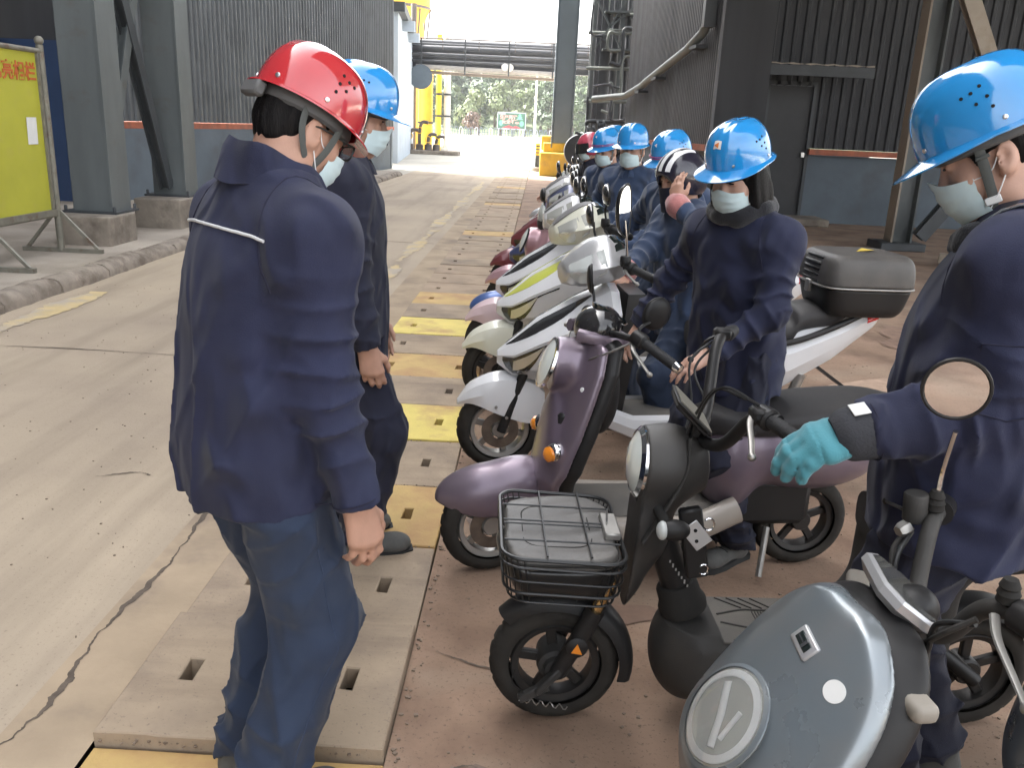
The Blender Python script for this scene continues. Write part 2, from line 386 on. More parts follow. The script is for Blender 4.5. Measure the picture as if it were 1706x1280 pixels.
for (a, b, c, d) in ((-400, XL - .05, -30, 34.6), (XR + .02, 400, -30, 34.6), (-400, 400, 34.6, 500), (-400, 400, -120, -30)):
    g.grid(np.array([[(x, y, -0.004) for y in (c, d)] for x in (a, b)]))
ground = tag(g.obj('ground', M_far), kind='structure')
road = sheet('road', -4.25, -1.36, -30, 33.5, 0.0, M_road)
apron = sheet('apron', XR, 9.0, -30, 31.0, 0.0, M_apron)
frame_strip = sheet('channel_frame', -1.36, XL, -30, 34.6, 0.004, M_strip)
# expansion joints and cracks as thin recessed ribbons
def ribbon_sheet(name, pts, w, z, m, seed=1, jag=0.5, parent=None):
    r = random.Random(seed); P = cr(pts, 40); g = G(); rows = []
    for i, p in enumerate(P):
        t = P[min(i + 1, len(P) - 1)] - P[max(i - 1, 0)]; t = t / max(np.linalg.norm(t), 1e-6); n_ = np.array((-t[1], t[0]))
        s_ = i * .37 + seed * 9; j = (math.sin(s_) + .7 * math.sin(2.3 * s_ + 1) + .8 * (r.random() - .5)) * w * jag; ww = w * max(.25, .8 + .5 * math.sin(.31 * s_ + 2) + .45 * (r.random() - .5))
        rows.append([(p[0] + n_[0] * (j - ww), p[1] + n_[1] * (j - ww), z), (p[0] + n_[0] * (j + ww), p[1] + n_[1] * (j + ww), z)])
    g.grid(np.array(rows)); o = g.obj(name, m); o.parent = parent; return tag(o, kind='structure') if parent is None else o
ribbon_sheet('road_crack', [(-1.46, 1.2), (-1.36, 1.72), (-1.30, 2.0), (-1.33, 2.35), (-1.30, 2.8), (-1.33, 3.3), (-1.37, 3.9), (-1.35, 4.6)], 0.0085, 0.0055, M_crack, 3)
ribbon_sheet('road_crack', [(-4.2, 5.62), (-3.2, 5.66), (-2.4, 5.63), (-1.6, 5.66)], 0.006, 0.004, M_crack, 5, 0.2)
ribbon_sheet('road_crack', [(-4.2, 11.9), (-3.0, 11.95), (-1.4, 11.9)], 0.01, 0.004, M_crack, 6, 0.2)
ribbon_sheet('road_crack', [(-4.2, 18.0), (-3.0, 18.05), (-1.4, 18.0)], 0.012, 0.004, M_crack, 8, 0.2)
ribbon_sheet('road_crack', [(-2.9, 2.9), (-2.7, 3.1), (-2.62, 3.2)], 0.004, 0.004, M_crack, 9)
ribbon_sheet('road_crack', [(-1.95, 3.55), (-1.8, 3.62), (-1.72, 3.6)], 0.004, 0.004, M_crack, 19)
ribbon_sheet('apron_crack', [(-0.25, 2.35), (-0.05, 2.28), (0.02, 2.42), (0.10, 2.55), (0.25, 2.6)], 0.003, 0.004, M_crack, 10)
ribbon_sheet('apron_crack', [(-0.28, 1.7), (-0.12, 1.85), (-0.02, 1.8), (0.2, 1.72), (0.5, 1.76)], 0.003, 0.004, M_crack, 12)
ribbon_sheet('apron_crack', [(-0.28, 1.45), (-0.1, 1.5), (0.1, 1.47)], 0.003, 0.004, M_crack, 13)
for i, (y0, y1) in enumerate(((7.8, 9.9), (10.2, 13.5), (13.9, 20.0), (20.5, 26))):
    ribbon_sheet('edge_line', [(-1.62, y0), (-1.60, (y0 + y1) / 2), (-1.58, y1)], 0.085, 0.005, M_yline, 20 + i, 0.15)
ribbon_sheet('kerb_line', [(-3.95, 4.6), (-3.95, 6.0), (-3.95, 7.6)], 0.10, 0.005, M_yline, 31, 0.1)
# ---- drain channel with separate cover slabs
chan = tag(empty('drain_channel', (0, 0, 0)), kind='structure')
g = G(); g.grid(np.array([[(x, y, -0.35) for y in (-6, 34.6)] for x in (XL - .05, XR + .05)]))
for x in (XL - .05, XR + .02): g.grid(np.array([[(x, y, z) for y in (-6, 34.6)] for z in (-0.35, -0.004)]))
g.obj('channel_bed', M_pit, chan)
def slab_mesh(seed, m, holes=True):
    r = random.Random(seed); w, l, t = 0.772, 0.572, 0.075
    xs = [-w / 2, -.255, -.215, .215, .255, w / 2]; ys = [-l / 2, -.055, .045, l / 2]
    if not holes: xs = [-w / 2, w / 2]; ys = [-l / 2, l / 2]
    g = G(); nx, ny = len(xs), len(ys); hole = {(1, 1), (3, 1)} if holes else set()
    def vi(i, j, b): return (i * ny + j) * 2 + b
    V = []
    for i in range(nx):
        for j in range(ny):
            for b in (0, 1): V.append((xs[i] + (r.random() - .5) * .006 * (0 < i < nx - 1), ys[j] + (r.random() - .5) * .005, -t if b == 0 else 0.0))
    F = []
    for i in range(nx - 1):
        for j in range(ny - 1):
            q = [(i, j), (i + 1, j), (i + 1, j + 1), (i, j + 1)]
            if (i, j) in hole:
                for k in range(4): a_, b_ = q[k], q[(k + 1) % 4]; F.append((vi(*a_, 0), vi(*b_, 0), vi(*b_, 1), vi(*a_, 1)))
            else:
                F.append(tuple(vi(*p, 1) for p in q)); F.append(tuple(vi(*p, 0) for p in q[::-1]))
    for i in range(nx - 1):
        for j in (0, ny - 1): F.append((vi(i, j, 0), vi(i + 1, j, 0), vi(i + 1, j, 1), vi(i, j, 1)))
    for j in range(ny - 1):
        for i in (0, nx - 1): F.append((vi(i, j, 0), vi(i, j + 1, 0), vi(i, j + 1, 1), vi(i, j, 1)))
    g.add(V, F); me = mesh('cover_slab', g.V, g.F, m, False)
    bm = bmesh.new(); bm.from_mesh(me); bmesh.ops.recalc_face_normals(bm, faces=bm.faces)
    ed = [e for e in bm.edges if len(e.link_faces) == 2 and e.calc_face_angle() > 1 and max(v.co.z for v in e.verts) > -.01 and min(v.co.z for v in e.verts) > -.01]
    bmesh.ops.bevel(bm, geom=ed, offset=0.004, segments=1, affect='EDGES'); bm.to_mesh(me); bm.free(); return me
slabs = {('g', k): slab_mesh(k, M_slab) for k in range(3)}
slabs.update({('t', k): slab_mesh(10 + k, M_slab2) for k in range(3)}); slabs.update({('y', k): slab_mesh(20 + k, M_slaby) for k in range(2)})
slabs[('b', 0)] = slab_mesh(30, M_slabyb); slabs[('b', 1)] = slabs[('b', 0)]
pat = 'gggygggg' + ''; near = {2: 'y', 3: 'g', 4: 'g', 5: 'y', 6: 'g', 7: 'b', 8: 'g', 9: 'y', 10: 'g', 11: 'b'}
for i in range(-6, 57):
    y = 1.85 + (i - 2.5) * 0.582
    k = near.get(i, 'g' if i < 2 else ('t' if (i * 7 + i // 3) % 5 in (0, 2) else 'g'))
    if i > 12 and i % 9 == 4: k = 'y'
    o = link('cover_slab', slabs[(k, i % 2 if k in 'yb' else i % 3)], chan, ((XL + XR) / 2 + random.uniform(-.004, .004), y, 0.022 + random.uniform(-.010, .010)), random.uniform(-.009, .009) + (PI if i % 2 else 0) * 0)
    o.rotation_euler.y = random.uniform(-.008, .008)
    if i == 3: o.location.z = 0.045; o.rotation_euler.x = 0.014
    if i == 2: o.location.z = 0.0
for k, (x, y, a_, b2) in enumerate(((-.1, 1.75, .16, .09), (.35, 1.62, .2, .11), (.25, 2.62, .22, .10), (-.12, 3.35, .12, .16), (2.6, 5.6, .5, .3), (3.4, 7.2, .4, .5), (1.9, 4.9, .3, .2))):
    rr = random.Random(k + 70); ph_ = [rr.uniform(0, 6) for _ in range(4)]; g = G(); aa = np.linspace(0, 2 * PI, 30, endpoint=False)
    g.add([(x + a_ * math.cos(t) * (1 + .22 * math.sin(3 * t + ph_[0]) + .12 * math.sin(7 * t + ph_[1])), y + b2 * math.sin(t) * (1 + .2 * math.sin(4 * t + ph_[2]) + .1 * math.sin(9 * t + ph_[3])), .004 + k * .0003) for t in aa], [tuple(range(30))])
    tag(g.obj('apron_stain', mat('apron_stain_%s' % ('oil', 'pale', 'damp')[k % 3], ((.16, .105, .075), (.37, .26, .19), (.22, .14, .10))[k % 3], (.55, .9, .75)[k % 3], var=.25, vscale=9, world_co=True, bump=.003, bscale=40)), kind='structure')
# gravel and litter along the joint on the right of the slabs
g = G(); r = random.Random(5)
for k in range(420):
    y = r.uniform(1.2, 9) if k < 260 else r.uniform(1.0, 7); x = XR + abs(r.gauss(0, .02)) + .01 if k < 260 else r.uniform(-.3, 1.2); s = r.uniform(.002, .006) * (1 if k < 260 else .8)
    g.box((x, y, s * .6), (s * 2, s * r.uniform(1, 2.4), s), rz_(r.uniform(0, 3)))
for k in range(520):
    i = r.randrange(0, 14); y = 1.85 + (i - 2.0) * .582 - .291 + .291 + r.gauss(0, .006); x = r.uniform(XL, XR); q = r.uniform(.0012, .0042)
    g.box((x, y, .018 + q * .4), (q * 2, q * r.uniform(1, 2.2), q), rz_(r.uniform(0, 3)))
for k in range(500):
    x, y, q = r.uniform(-4.1, -1.2), r.uniform(1.3, 8), r.uniform(.0012, .004); g.box((x, y, q * .5), (q * 2, q * r.uniform(1, 2.2), q), rz_(r.uniform(0, 3)))
for k in range(500):
    x, y, q = r.uniform(-.3, 2.6), r.uniform(1.2, 6.5), r.uniform(.0012, .0045); g.box((x, y, q * .5), (q * 2, q * r.uniform(1, 2.2), q), rz_(r.uniform(0, 3)))
tag(g.obj('gravel', mat('grit', (0.2, 0.15, 0.11), 0.9), smooth=False), kind='stuff')
g = G(); g.ell((-0.235, 1.37, 0.006), (.012, .009, .006), None, 6, 8); g.ell((-.2, 1.41, .004), (.006, .005, .004), None, 6, 8)
tag(g.obj('paper_scrap', mat('paper_scrap', (.7, .68, .62), .8)), 'tiny white paper scrap on the reddish apron beside the nearest slab', 'litter')
# ---- pavement on the left with kerb stones
pv = tag(empty('pavement', (0, 0, 0)), kind='structure')
g = G(); g.prism([(-12, -30), (-4.42, -30), (-4.42, 27.3), (-12, 27.3)], -0.05, 0.118); g.obj('paving', M_pave, pv, smooth=False)
def kerb_mesh(seed, l):
    r = np.random.default_rng(seed); n = 9; rows = []
    for i in range(n + 1):
        y = -l / 2 + l * i / n; e = r.normal(size=10) * 0.006; c = 0.012 if 0 < i < n else 0.03
        rows.append([(-.10, y, -.05), (-.10, y, .125 + e[0]), (-.06, y, .135 - c * .3 + e[1]), (.03 + e[2], y, .132 + e[3] - c * .5), (.075 + e[4] - c * .4, y, .10 + e[5]), (.10 + e[6], y, .055 + e[7] * 1.3), (.105 + e[8], y, -.05)])
    g = G(); g.loft(rows); me = mesh('kerb_stone', g.V, g.F, M_kerb, True, 50)
    bm = bmesh.new(); bm.from_mesh(me); bmesh.ops.recalc_face_normals(bm, faces=bm.faces); bm.to_mesh(me); bm.free(); return me
kms = [kerb_mesh(k, 0.84) for k in range(6)]
y = -2.0; k = 0
while y < 27.2:
    link('kerb_stone', kms[k % 6], pv, (-4.335 + random.uniform(-.018, .018), y + .425, random.uniform(-.018, .006)), random.uniform(-.02, .02)); y += 0.862; k += 1
# far raised bed edge (yellow kerb) by the fence
def thing(name, label, cat, loc=(0, 0, 0), rz=0, group=None): return tag(empty(name, loc, rz), label, cat, group)
tag(G().box((-15.5, 100, .15), (7.5, .5, .32), None, .03).obj('yellow_kerb', mat('yellow_kerb_paint', (.72, .47, .05), .7, var=.1)), 'long yellow painted kerb edge in the sunny yard before the fence', 'kerb')
# ---- hillside
g = G(); xs = np.linspace(-160, 160, 41); ys = np.linspace(142, 330, 25)
g.grid(np.array([[(x, y, max(0, (y - 150)) * 0.16 + 1.2 * math.sin(x * .06) * min(1, max(0, (y - 150) / 30)) - .02) for y in ys] for x in xs]))
tag(g.obj('hillside', mat('hill_soil', (.06, .085, .035), .95, var=.3, vscale=.3, world_co=True)), kind='structure')
# ============================================================ BUILDINGS, STEEL, PIPES
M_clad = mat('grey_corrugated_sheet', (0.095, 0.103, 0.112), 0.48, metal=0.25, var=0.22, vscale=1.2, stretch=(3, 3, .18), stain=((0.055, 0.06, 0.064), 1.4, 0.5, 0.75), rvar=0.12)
M_clad2 = mat('lit_grey_corrugated_sheet', (0.13, 0.13, 0.138), 0.5, metal=0.2, var=0.25, vscale=1.2, stretch=(3, 3, .15), stain=((0.10, 0.10, 0.10), 1.8, 0.5, 0.75), rvar=0.12)  # lighter copy of the grey sheet, brighter light put into its colour
M_cladd = mat('shaded_corrugated_sheet', (0.028, 0.029, 0.033), 0.65, metal=0.1, var=0.2, vscale=1.5, stretch=(3, 3, .2))  # shade of the door recess and open shed put into the sheet colour
M_basew = mat('blue_grey_painted_render', (0.10, 0.125, 0.15), 0.75, var=0.14, vscale=1.6, stain=((0.08, 0.09, 0.10), 1.3, 0.5, 0.72), bump=.002, bscale=30)
M_ledge = mat('rust_orange_ledge_paint', (0.36, 0.105, 0.055), 0.7, var=0.25, vscale=4, stain=((0.2, .09, .06), 5, .5, .7))
M_steel = mat('grey_green_steel_paint', (0.105, 0.118, 0.12), 0.5, var=0.14, vscale=2.0, stretch=(2, 2, .4), stain=((0.085, 0.075, 0.06), 2.0, 0.58, 0.75), rvar=.1)
M_steeld = mat('dark_steel_paint', (0.045, 0.05, 0.055), 0.55, var=0.2, vscale=3)
M_steelb = mat('beige_steel_paint', (0.30, 0.25, 0.195), 0.6, var=0.12, vscale=3, stain=((0.22, 0.17, 0.12), 3, 0.55, 0.72))
M_colc = mat('blue_grey_column_paint', (0.15, 0.185, 0.205), 0.5, var=0.08, vscale=1.5)
M_conc = mat('plinth_concrete', (0.25, 0.215, 0.175), 0.92, var=0.2, vscale=4, stain=((0.13, 0.105, 0.085), 2.4, 0.5, 0.68), bump=.008, bscale=25)
M_lblue = mat('pale_blue_wall_paint', (0.42, 0.48, 0.55), 0.7, var=0.06, vscale=1, stain=((0.32, 0.36, 0.40), 1.0, .5, .75))
M_yel = mat('yellow_pipe_paint', (0.72, 0.43, 0.05), 0.5, var=0.1, vscale=2)
M_whitep = mat('white_pipe_paint', (0.66, 0.64, 0.60), 0.5, var=0.08, vscale=2)
M_pipe = mat('grey_pipe_paint', (0.06, 0.062, 0.07), 0.5, var=0.15, vscale=2)
M_pipeg = mat('green_grey_pipe_paint', (0.17, 0.185, 0.17), 0.5, var=0.15, vscale=2)
M_plinthy = mat('yellow_plinth_paint', (0.55, 0.36, 0.05), 0.75, var=0.15, vscale=2, stain=((0.36, 0.25, 0.08), 1.6, .5, .7))
M_blackp = mat('black_void_paint', (0.012, 0.012, 0.014), 0.8)
M_navyp = mat('navy_sheet_panel', (0.02, 0.045, 0.11), 0.55, var=.15, vscale=2)
M_brown = mat('brown_steel_paint', (0.115, 0.095, 0.085), .6, var=.2, vscale=3)
def rib_wall(g, p0, p1, z0, z1, pitch=0.2, dep=0.035, flip=1):
    """corrugated sheet from p0 to p1 (xy); ribs stand out on the left of p0->p1 when flip=1"""
    p0, p1 = np.array(p0, float), np.array(p1, float); d = p1 - p0; L = np.linalg.norm(d); d /= L; n_ = np.array((-d[1], d[0])) * flip
    pr = []; s = 0.0
    while s < L:
        for a, b in ((0, 0), (.45, 0), (.58, 1), (.87, 1)):
            q = s + a * pitch
            if q <= L: pr.append(p0 + d * q + n_ * dep * b)
        s += pitch
    pr.append(p1); g.grid(np.array([[(p[0], p[1], z) for z in (z0, z1)] for p in pr]))
def wall_box(g, p0, p1, z0, z1, th, side=1):
    p0, p1 = np.array(p0, float), np.array(p1, float); d = p1 - p0; n_ = np.array((-d[1], d[0])) / np.linalg.norm(d) * th * side
    g.prism([tuple(p0), tuple(p1), tuple(p1 + n_), tuple(p0 + n_)], z0, z1)
# ---- left workshop
b = thing('workshop_building', 'grey corrugated workshop with orange ledge and blue grey base left of the road', 'building', (-6.6, 13, 0))
O = np.array((-6.6, 13.0, 0))
def lg(): q = G(); q.M = rot4(np.eye(3), t=-O); return q
A, B_, C_ = (-7.0, 14.4), (-5.16, 31.0), (-16.0, 31.0)
g = lg(); rib_wall(g, A, B_, 1.42, 22, 0.19, .035, -1); rib_wall(g, B_, C_, 1.42, 22, 0.25, .04, -1); g.obj('cladding', M_clad, b, smooth=False, fix=False)
g = lg(); wall_box(g, A, B_, 0.0, 1.3, .25, 1); wall_box(g, B_, C_, 0.0, 1.3, .25, 1); g.obj('base_wall', M_basew, b, smooth=False)
g = lg(); wall_box(g, (A[0] - .02, A[1]), (B_[0] + .06, B_[1]), 1.303, 1.415, .30, 1); g.M[:3, 3] += (0.05, -.01, 0); g.obj('ledge', M_ledge, b, smooth=False)
g = lg(); g.box((-11.2, 22.7, 22.1), (11, 18.5, .25)); g.obj('roof', M_clad, b, smooth=False)
g = lg(); g.box((-5.35, 29.0, .9), (.32, .5, .08)); g.box((-5.28, 30.2, 1.05), (.25, .3, .5)); g.obj('wall_box', M_basew, b, smooth=False)
g = lg(); wall_box(g, (-16, 14.4), (-7.0, 14.4), 0, 22, .2, 1); g.obj('gable_wall', M_cladd, b, smooth=False)
g = lg(); wall_box(g, (-8.6, 14.1), (-7.2, 14.1), 0.118, 2.6, .12, 1); g.obj('door', M_navyp, b, smooth=False)
g = lg(); g.box((-6.75, 16.05, .55), (.03, .13, .34), rz_(-.11)); g.obj('vent_slot', M_blackp, b, smooth=False)
# ---- open shed nearer on the left
b = thing('open_shed', 'dark open shed behind the yellow notice board at the left edge', 'building', (-8.6, 8, 0))
O = np.array((-8.6, 8.0, 0))
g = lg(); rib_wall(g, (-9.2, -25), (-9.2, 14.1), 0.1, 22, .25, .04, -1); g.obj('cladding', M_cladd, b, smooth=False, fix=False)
g = lg(); g.box((-9.6, -5, 22.15), (5.2, 38, .3)); g.obj('roof', M_clad, b, smooth=False)
g = lg(); g.box((-8.2, 13.0, 2.5), (.16, .16, 4.8)); g.box((-8.9, 13.0, 2.75), (1.4, .12, .14)); g.obj('frame_post', M_steel, b, smooth=False)
g = lg(); rib_wall(g, (-9.1, 13.25), (-8.3, 13.25), 2.8, 22, .25, .04, -1); g.obj('upper_panel', M_clad, b, smooth=False, fix=False)
g = lg(); g.box((-7.3, 7.2, .30), (1.6, 5.6, .36), None, .02); g.obj('floor_slab', M_conc, b, smooth=False)
# ---- steel columns with plinths
def h_beam(g, a, b_, w, d, up, t=.025):
    a, b_ = np.asarray(a, float), np.asarray(b_, float); s_, u, dd = frame(b_ - a, up); L = np.linalg.norm(b_ - a); R = np.stack([s_, dd, u], 1); c = (a + b_) / 2
    for sg in (-1, 1): g.box(c + u * sg * (d / 2 - t / 2), (w, L, t), R)
    g.box(c, (t, L, d - 2 * t), R)
def steel_column(x, y, w, d, zb, label, pl, brace=None):
    t = thing('steel_column', label, 'column', (x, y, 0), 0, 'steel columns on concrete plinths beside the left pavement')
    g = G(); g.box((0, 0, 6.5 + zb / 2), (w, d, 13 - zb), None, .012); g.obj('shaft', M_steel, t, smooth=False)
    g = G(); g.box((w / 2 + .012, 0, 6.5 + zb / 2), (.02, d + .06, 13 - zb)); g.obj('flange', M_steel, t, smooth=False)
    g = G(); g.box((0, 0, zb + .012), (w + .18, d + .18, .024)); g.obj('base_plate', M_steeld, t, smooth=False)
    g = G(); px, py, pw, pd, pz = pl; g.box((px - x, py - y, pz / 2 + .05), (pw, pd, pz - .1 + .0), None, .02, 2); g.obj('plinth', M_conc, t, smooth=False)
    for sx in (-1, 1):
        for sy in (-1, 1): G().lathe([(.018, 0), (.018, .05), (.012, .06)], (sx * (w / 2 + .055), sy * (d / 2 + .055), zb + .024), seg=6).obj('anchor_bolt', M_steeld, t)
    return t
steel_column(-5.14, 10.1, .46, .40, .445, 'wide grey steel column on the nearer concrete plinth by the notice board', (-5.08, 9.86, .62 + .0, .66, .445))
steel_column(-5.02, 11.95, .44, .36, .50, 'grey steel column on the farther plinth with cross braces leaning on it', (-5.0, 11.75, .62, .9, .50))
for nm, a_, b2, lab in (('dark', (-5.12, 10.32, 4.4), (-5.03, 11.72, .62), 'dark diagonal steel brace running down to the farther left column'),
                        ('pale', (-5.06, 11.75, 4.3), (-5.12, 10.32, 1.0), 'lighter diagonal steel brace crossing behind the dark one')):
    g = G(); h_beam(g, a_, b2, .16, .14, (1, 0, 0), .02)
    tag(g.obj('steel_brace', M_steeld if nm == 'dark' else M_steel, smooth=False), lab, 'steel brace')
# ---- pale blue low building beyond
b = thing('pale_blue_building', 'low pale blue building with dark cornice beyond the corrugated workshop', 'building', (-6.4, 40, 0)); O = np.array((-6.4, 40, 0))
g = lg(); wall_box(g, (-5.62, 35.0), (-7.15, 50.0), 0, 5.6, 6, 1); g.obj('wall', M_lblue, b, smooth=False)
g = lg(); wall_box(g, (-5.35, 34.9), (-6.9, 50.3), 5.6, 5.95, 6.2, 1); g.obj('cornice', M_steeld, b, smooth=False)
for yy in (38.0, 43.0, 48.0):
    xx = -5.6 - (yy - 35) * .1; g = lg(); g.prism([(xx, yy - .1), (xx + .5, yy - .1), (xx + .5, yy + .1), (xx, yy + .1)], 5.2, 5.6); g.obj('bracket', M_lblue, b, smooth=False)
# ---- yellow plant, pipes on the left behind the bridge
t = thing('yellow_silo', 'yellow round silo with a curved rim rising behind the pale blue building', 'silo', (-9.6, 58, 0))
G().lathe([(1.9, 0), (1.9, 7.6), (2.3, 8.4), (2.3, 9.2), (1.4, 10.0), (0, 10.2)], seg=32).obj('shell', M_yel, t)
G().lathe([(2.34, 8.35), (2.40, 8.4), (2.34, 8.5)], seg=32, cap=False).obj('rim', M_brown, t)
g = G()
for a_ in np.linspace(0, 2 * PI, 10, endpoint=False): g.beam((1.95 * math.cos(a_), 1.95 * math.sin(a_), 5), (2.3 * math.cos(a_), 2.3 * math.sin(a_), 8.3), .08, .08)
g.obj('stay', M_brown, t)
def vpipe(x, y, r, z1, m, lab, cat='pipe', bend=None, clamps=()):
    t = thing('standing_pipe', lab, cat, (x, y, 0)); P = [(0, 0, 0.0), (0, 0, z1 * .5), (0, 0, z1)]
    if bend is not None: P = [(bend, 0, .12), (bend * .4, 0, .14), (0, 0, .5), (0, 0, z1 * .5), (0, 0, z1)]
    G().tube(cr(P, 8) if bend else P, r, 14).obj('pipe', m, t)
    for z in clamps: G().lathe([(r + .02, -.05), (r + .05, -.05), (r + .05, .05), (r + .02, .05)], (0, 0, z), seg=14, cap=False).obj('clamp', M_steeld, t)
vpipe(-6.75, 52.2, .42, 4.6, M_yel, 'thick yellow standing pipe just right of the pale blue building', clamps=(1.6,))
vpipe(-5.92, 51.6, .16, 6.4, mat('bright_yellow_pipe', (.78, .58, .05), .5, var=.08), 'slim bright yellow standing pipe beside the white one', clamps=(2.0, 3.2))
vpipe(-5.45, 51.8, .19, 7.2, M_whitep, 'tall white standing pipe curving at its foot beside the slim yellow pipe', bend=-.5, clamps=(2.0, 3.2))
vpipe(-7.45, 52.0, .16, 8, M_brown, 'brown steel post carrying the left end of the pipe bridge', 'post')
t = thing('valve_cluster', 'cluster of brown valves and bent pipes on a low slab under the yellow pipes', 'valves', (-6.2, 47.0, 0))
g = G(); g.box((.35, 0, .1), (3.2, 1.4, .2), None, .02); g.obj('slab', M_conc, t)
for i, (x, y, h) in enumerate(((-.7, 0, 1.2), (-.2, .2, 1.6), (.3, -.1, 1.0), (.7, .1, .9))):
    G().tube(cr([(x, y, .2), (x, y, h * .7), (x + .12, y, h), (x + .45, y, h)], 6), .09, 10).obj('bent_pipe', M_brown, t)
    G().lathe([(.2, 0), (.2, .28), (.15, .3)], (x, y, .2), seg=12).obj('flange', M_brown, t)
    G().tube([(x + .16 * math.cos(a_), y - .12, h * .75 + .16 * math.sin(a_)) for a_ in np.linspace(0, 2 * PI, 14, endpoint=False)], .025, 6, closed=True).obj('hand_wheel', M_yel, t)
# ---- pipe bridge
t = thing('pipe_bridge', 'pipe bridge of dark pipes and girders spanning the road before the trees', 'pipe bridge', (0, 48, 0)); xa, xb = -7.4, 6.4
for nm, y, z, r, m_ in (('pipe', 0, 5.35, .19, M_pipe), ('pipe', .55, 5.1, .17, M_pipe), ('pipe', -.2, 4.92, .05, M_pipe), ('pipe', .9, 5.55, .12, M_pipe)):
    G().tube([(xa, y, z), (0, y, z), (xb, y, z)], r, 14).obj(nm, m_, t)
G().tube([(xa + .7, -.3, 4.42), (.8, -.3, 4.30)], .13, 14).obj('lagged_pipe', mat('lagging_cladding', (.36, .33, .30), .5, var=.1), t)
for y_, z_, r_ in ((-.45, 5.05, .08), (-.4, 4.72, .07), (-.5, 5.55, .06), (.2, 5.68, .14)): G().tube([(xa, y_, z_), (xb, y_, z_ - .03)], r_, 10).obj('pipe', M_pipe, t)
for x_ in np.arange(xa + 1, xb, 2.3): G().beam((x_, -.55, 4.1), (x_, -.55, 5.8), .07, .07).obj('hanger', M_steeld, t, smooth=False)
G().tube([(xa + .6, -.1, 4.18), (.8, -.1, 4.06)], .085, 12).obj('lower_pipe', mat('tan_pipe_paint', (.20, .16, .13), .6, var=.1), t)
g = G(); g.box((-.5, .3, 4.72), (13.6, .08, .62)); g.obj('girder', M_pipe, t, smooth=False)
g = G(); g.box((-.5, .3, 4.38), (13.6, .5, .05)); g.obj('deck_plate', M_steeld, t, smooth=False)
G().tube([(xa, -.35, 5.83), (xb, -.35, 5.83)], .035, 8).obj('handrail', M_brown, t)
for x in np.arange(xa + .2, xb, 1.9): G().tube([(x, -.35, 5.3), (x, -.35, 5.83)], .025, 6).obj('rail_post', M_brown, t)
for x in (-2.0, -1.75): G().lathe([(.0, -.14), (.17, -.12), (.2, 0), (.17, .12), (0, .14)], (x, -.42, 4.55), (0, 1, 0), 14).obj('valve', M_whitep, t)
G().lathe([(.0, -.06), (.62, -.05), (.62, .05), (0, .06)], (-6.4, -.6, 3.9), (0, 1, 0), 20).obj('round_plate', M_basew, t)
# ---- blue grey column on yellow plinth in the middle
t = thing('tall_column', 'tall blue grey steel column on a stepped yellow plinth at the end of the scooter row', 'column', (.76, 31.3, 0))
g = G(); g.box((0, 0, 7), (.62, .6, 12.1), None, .015); g.obj('shaft', M_colc, t, smooth=False)
g = G(); g.box((-.335, 0, 7), (.05, .72, 12.1)); g.box((.335, 0, 7), (.05, .72, 12.1)); g.obj('flange', M_colc, t, smooth=False)
g = G(); g.box((.15, 0, .4), (1.75, 1.5, .8), None, .03); g.obj('plinth', M_plinthy, t, smooth=False)
g = G(); g.box((.0, .15, .96), (1.25, 1.0, .32), None, .03); g.box((-.45, .5, 1.1), (.5, .6, .5), None, .03); g.obj('plinth_step', M_plinthy, t, smooth=False)
t = thing('striped_bollard', 'thin bollard with yellow and black stripes beside the yellow plinth', 'bollard', (-.05, 33.6, 0))
G().lathe([(.24, 0), (.22, .14), (.09, .16)], seg=12).obj('foot', M_conc, t); G().lathe([(.09, .15), (.09, 1.02), (.05, 1.06), (0, 1.06)], seg=12).obj('post', M_steeld, t)
for z in (.6, .72, .84, .96): G().lathe([(.094, z), (.098, z + .01), (.098, z + .06), (.094, z + .07)], seg=12, cap=False).obj('yellow_band', M_yel, t)
# ---- right warehouse
b = thing('warehouse_building', 'dark grey ribbed warehouse on the right with a recessed door and orange ledges', 'building', (4, 17, 0)); O = np.array((4.0, 17.0, 0))
P0, P1 = (3.12, 16.2), (2.35, 24.6)
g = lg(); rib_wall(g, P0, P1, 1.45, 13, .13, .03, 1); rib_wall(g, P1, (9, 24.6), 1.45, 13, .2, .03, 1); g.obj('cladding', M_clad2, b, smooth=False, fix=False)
g = lg(); wall_box(g, P0, P1, 0, 1.33, .25, -1); wall_box(g, P1, (9, 24.6), 0, 1.33, .25, -1); g.obj('base_wall', M_basew, b, smooth=False)
g = lg(); wall_box(g, (P0[0] - .07, P0[1] - .02), (P1[0] - .07, P1[1]), 1.335, 1.445, .3, -1); g.obj('ledge', M_ledge, b, smooth=False)
g = lg(); wall_box(g, P0, (P0[0] + .05, 17.7), 0, 13, .9, -1); g.obj('corner_wall', M_cladd, b, smooth=False)
g = lg(); g.box((3.085, 16.17, 6.6), (.05, .05, 10.6)); g.obj('corner_trim', M_clad2, b, smooth=False)
g = lg(); rib_wall(g, (3.72, 16.45), (3.98, 17.7), 0, 13, .13, .02, -1); g.obj('return_cladding', M_cladd, b, smooth=False, fix=False)
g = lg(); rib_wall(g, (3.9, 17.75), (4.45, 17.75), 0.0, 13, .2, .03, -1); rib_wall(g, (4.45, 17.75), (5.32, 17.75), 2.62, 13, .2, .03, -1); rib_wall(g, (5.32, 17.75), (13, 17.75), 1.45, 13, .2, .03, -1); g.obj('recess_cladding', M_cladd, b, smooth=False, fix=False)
g = lg(); g.box((9.2, 17.85, .66), (7.75, .2, 1.33)); g.obj('recess_base_wall', M_basew, b, smooth=False)
g = lg(); g.box((9.2, 17.73, 1.39), (7.75, .26, .11)); g.obj('recess_ledge', M_ledge, b, smooth=False)
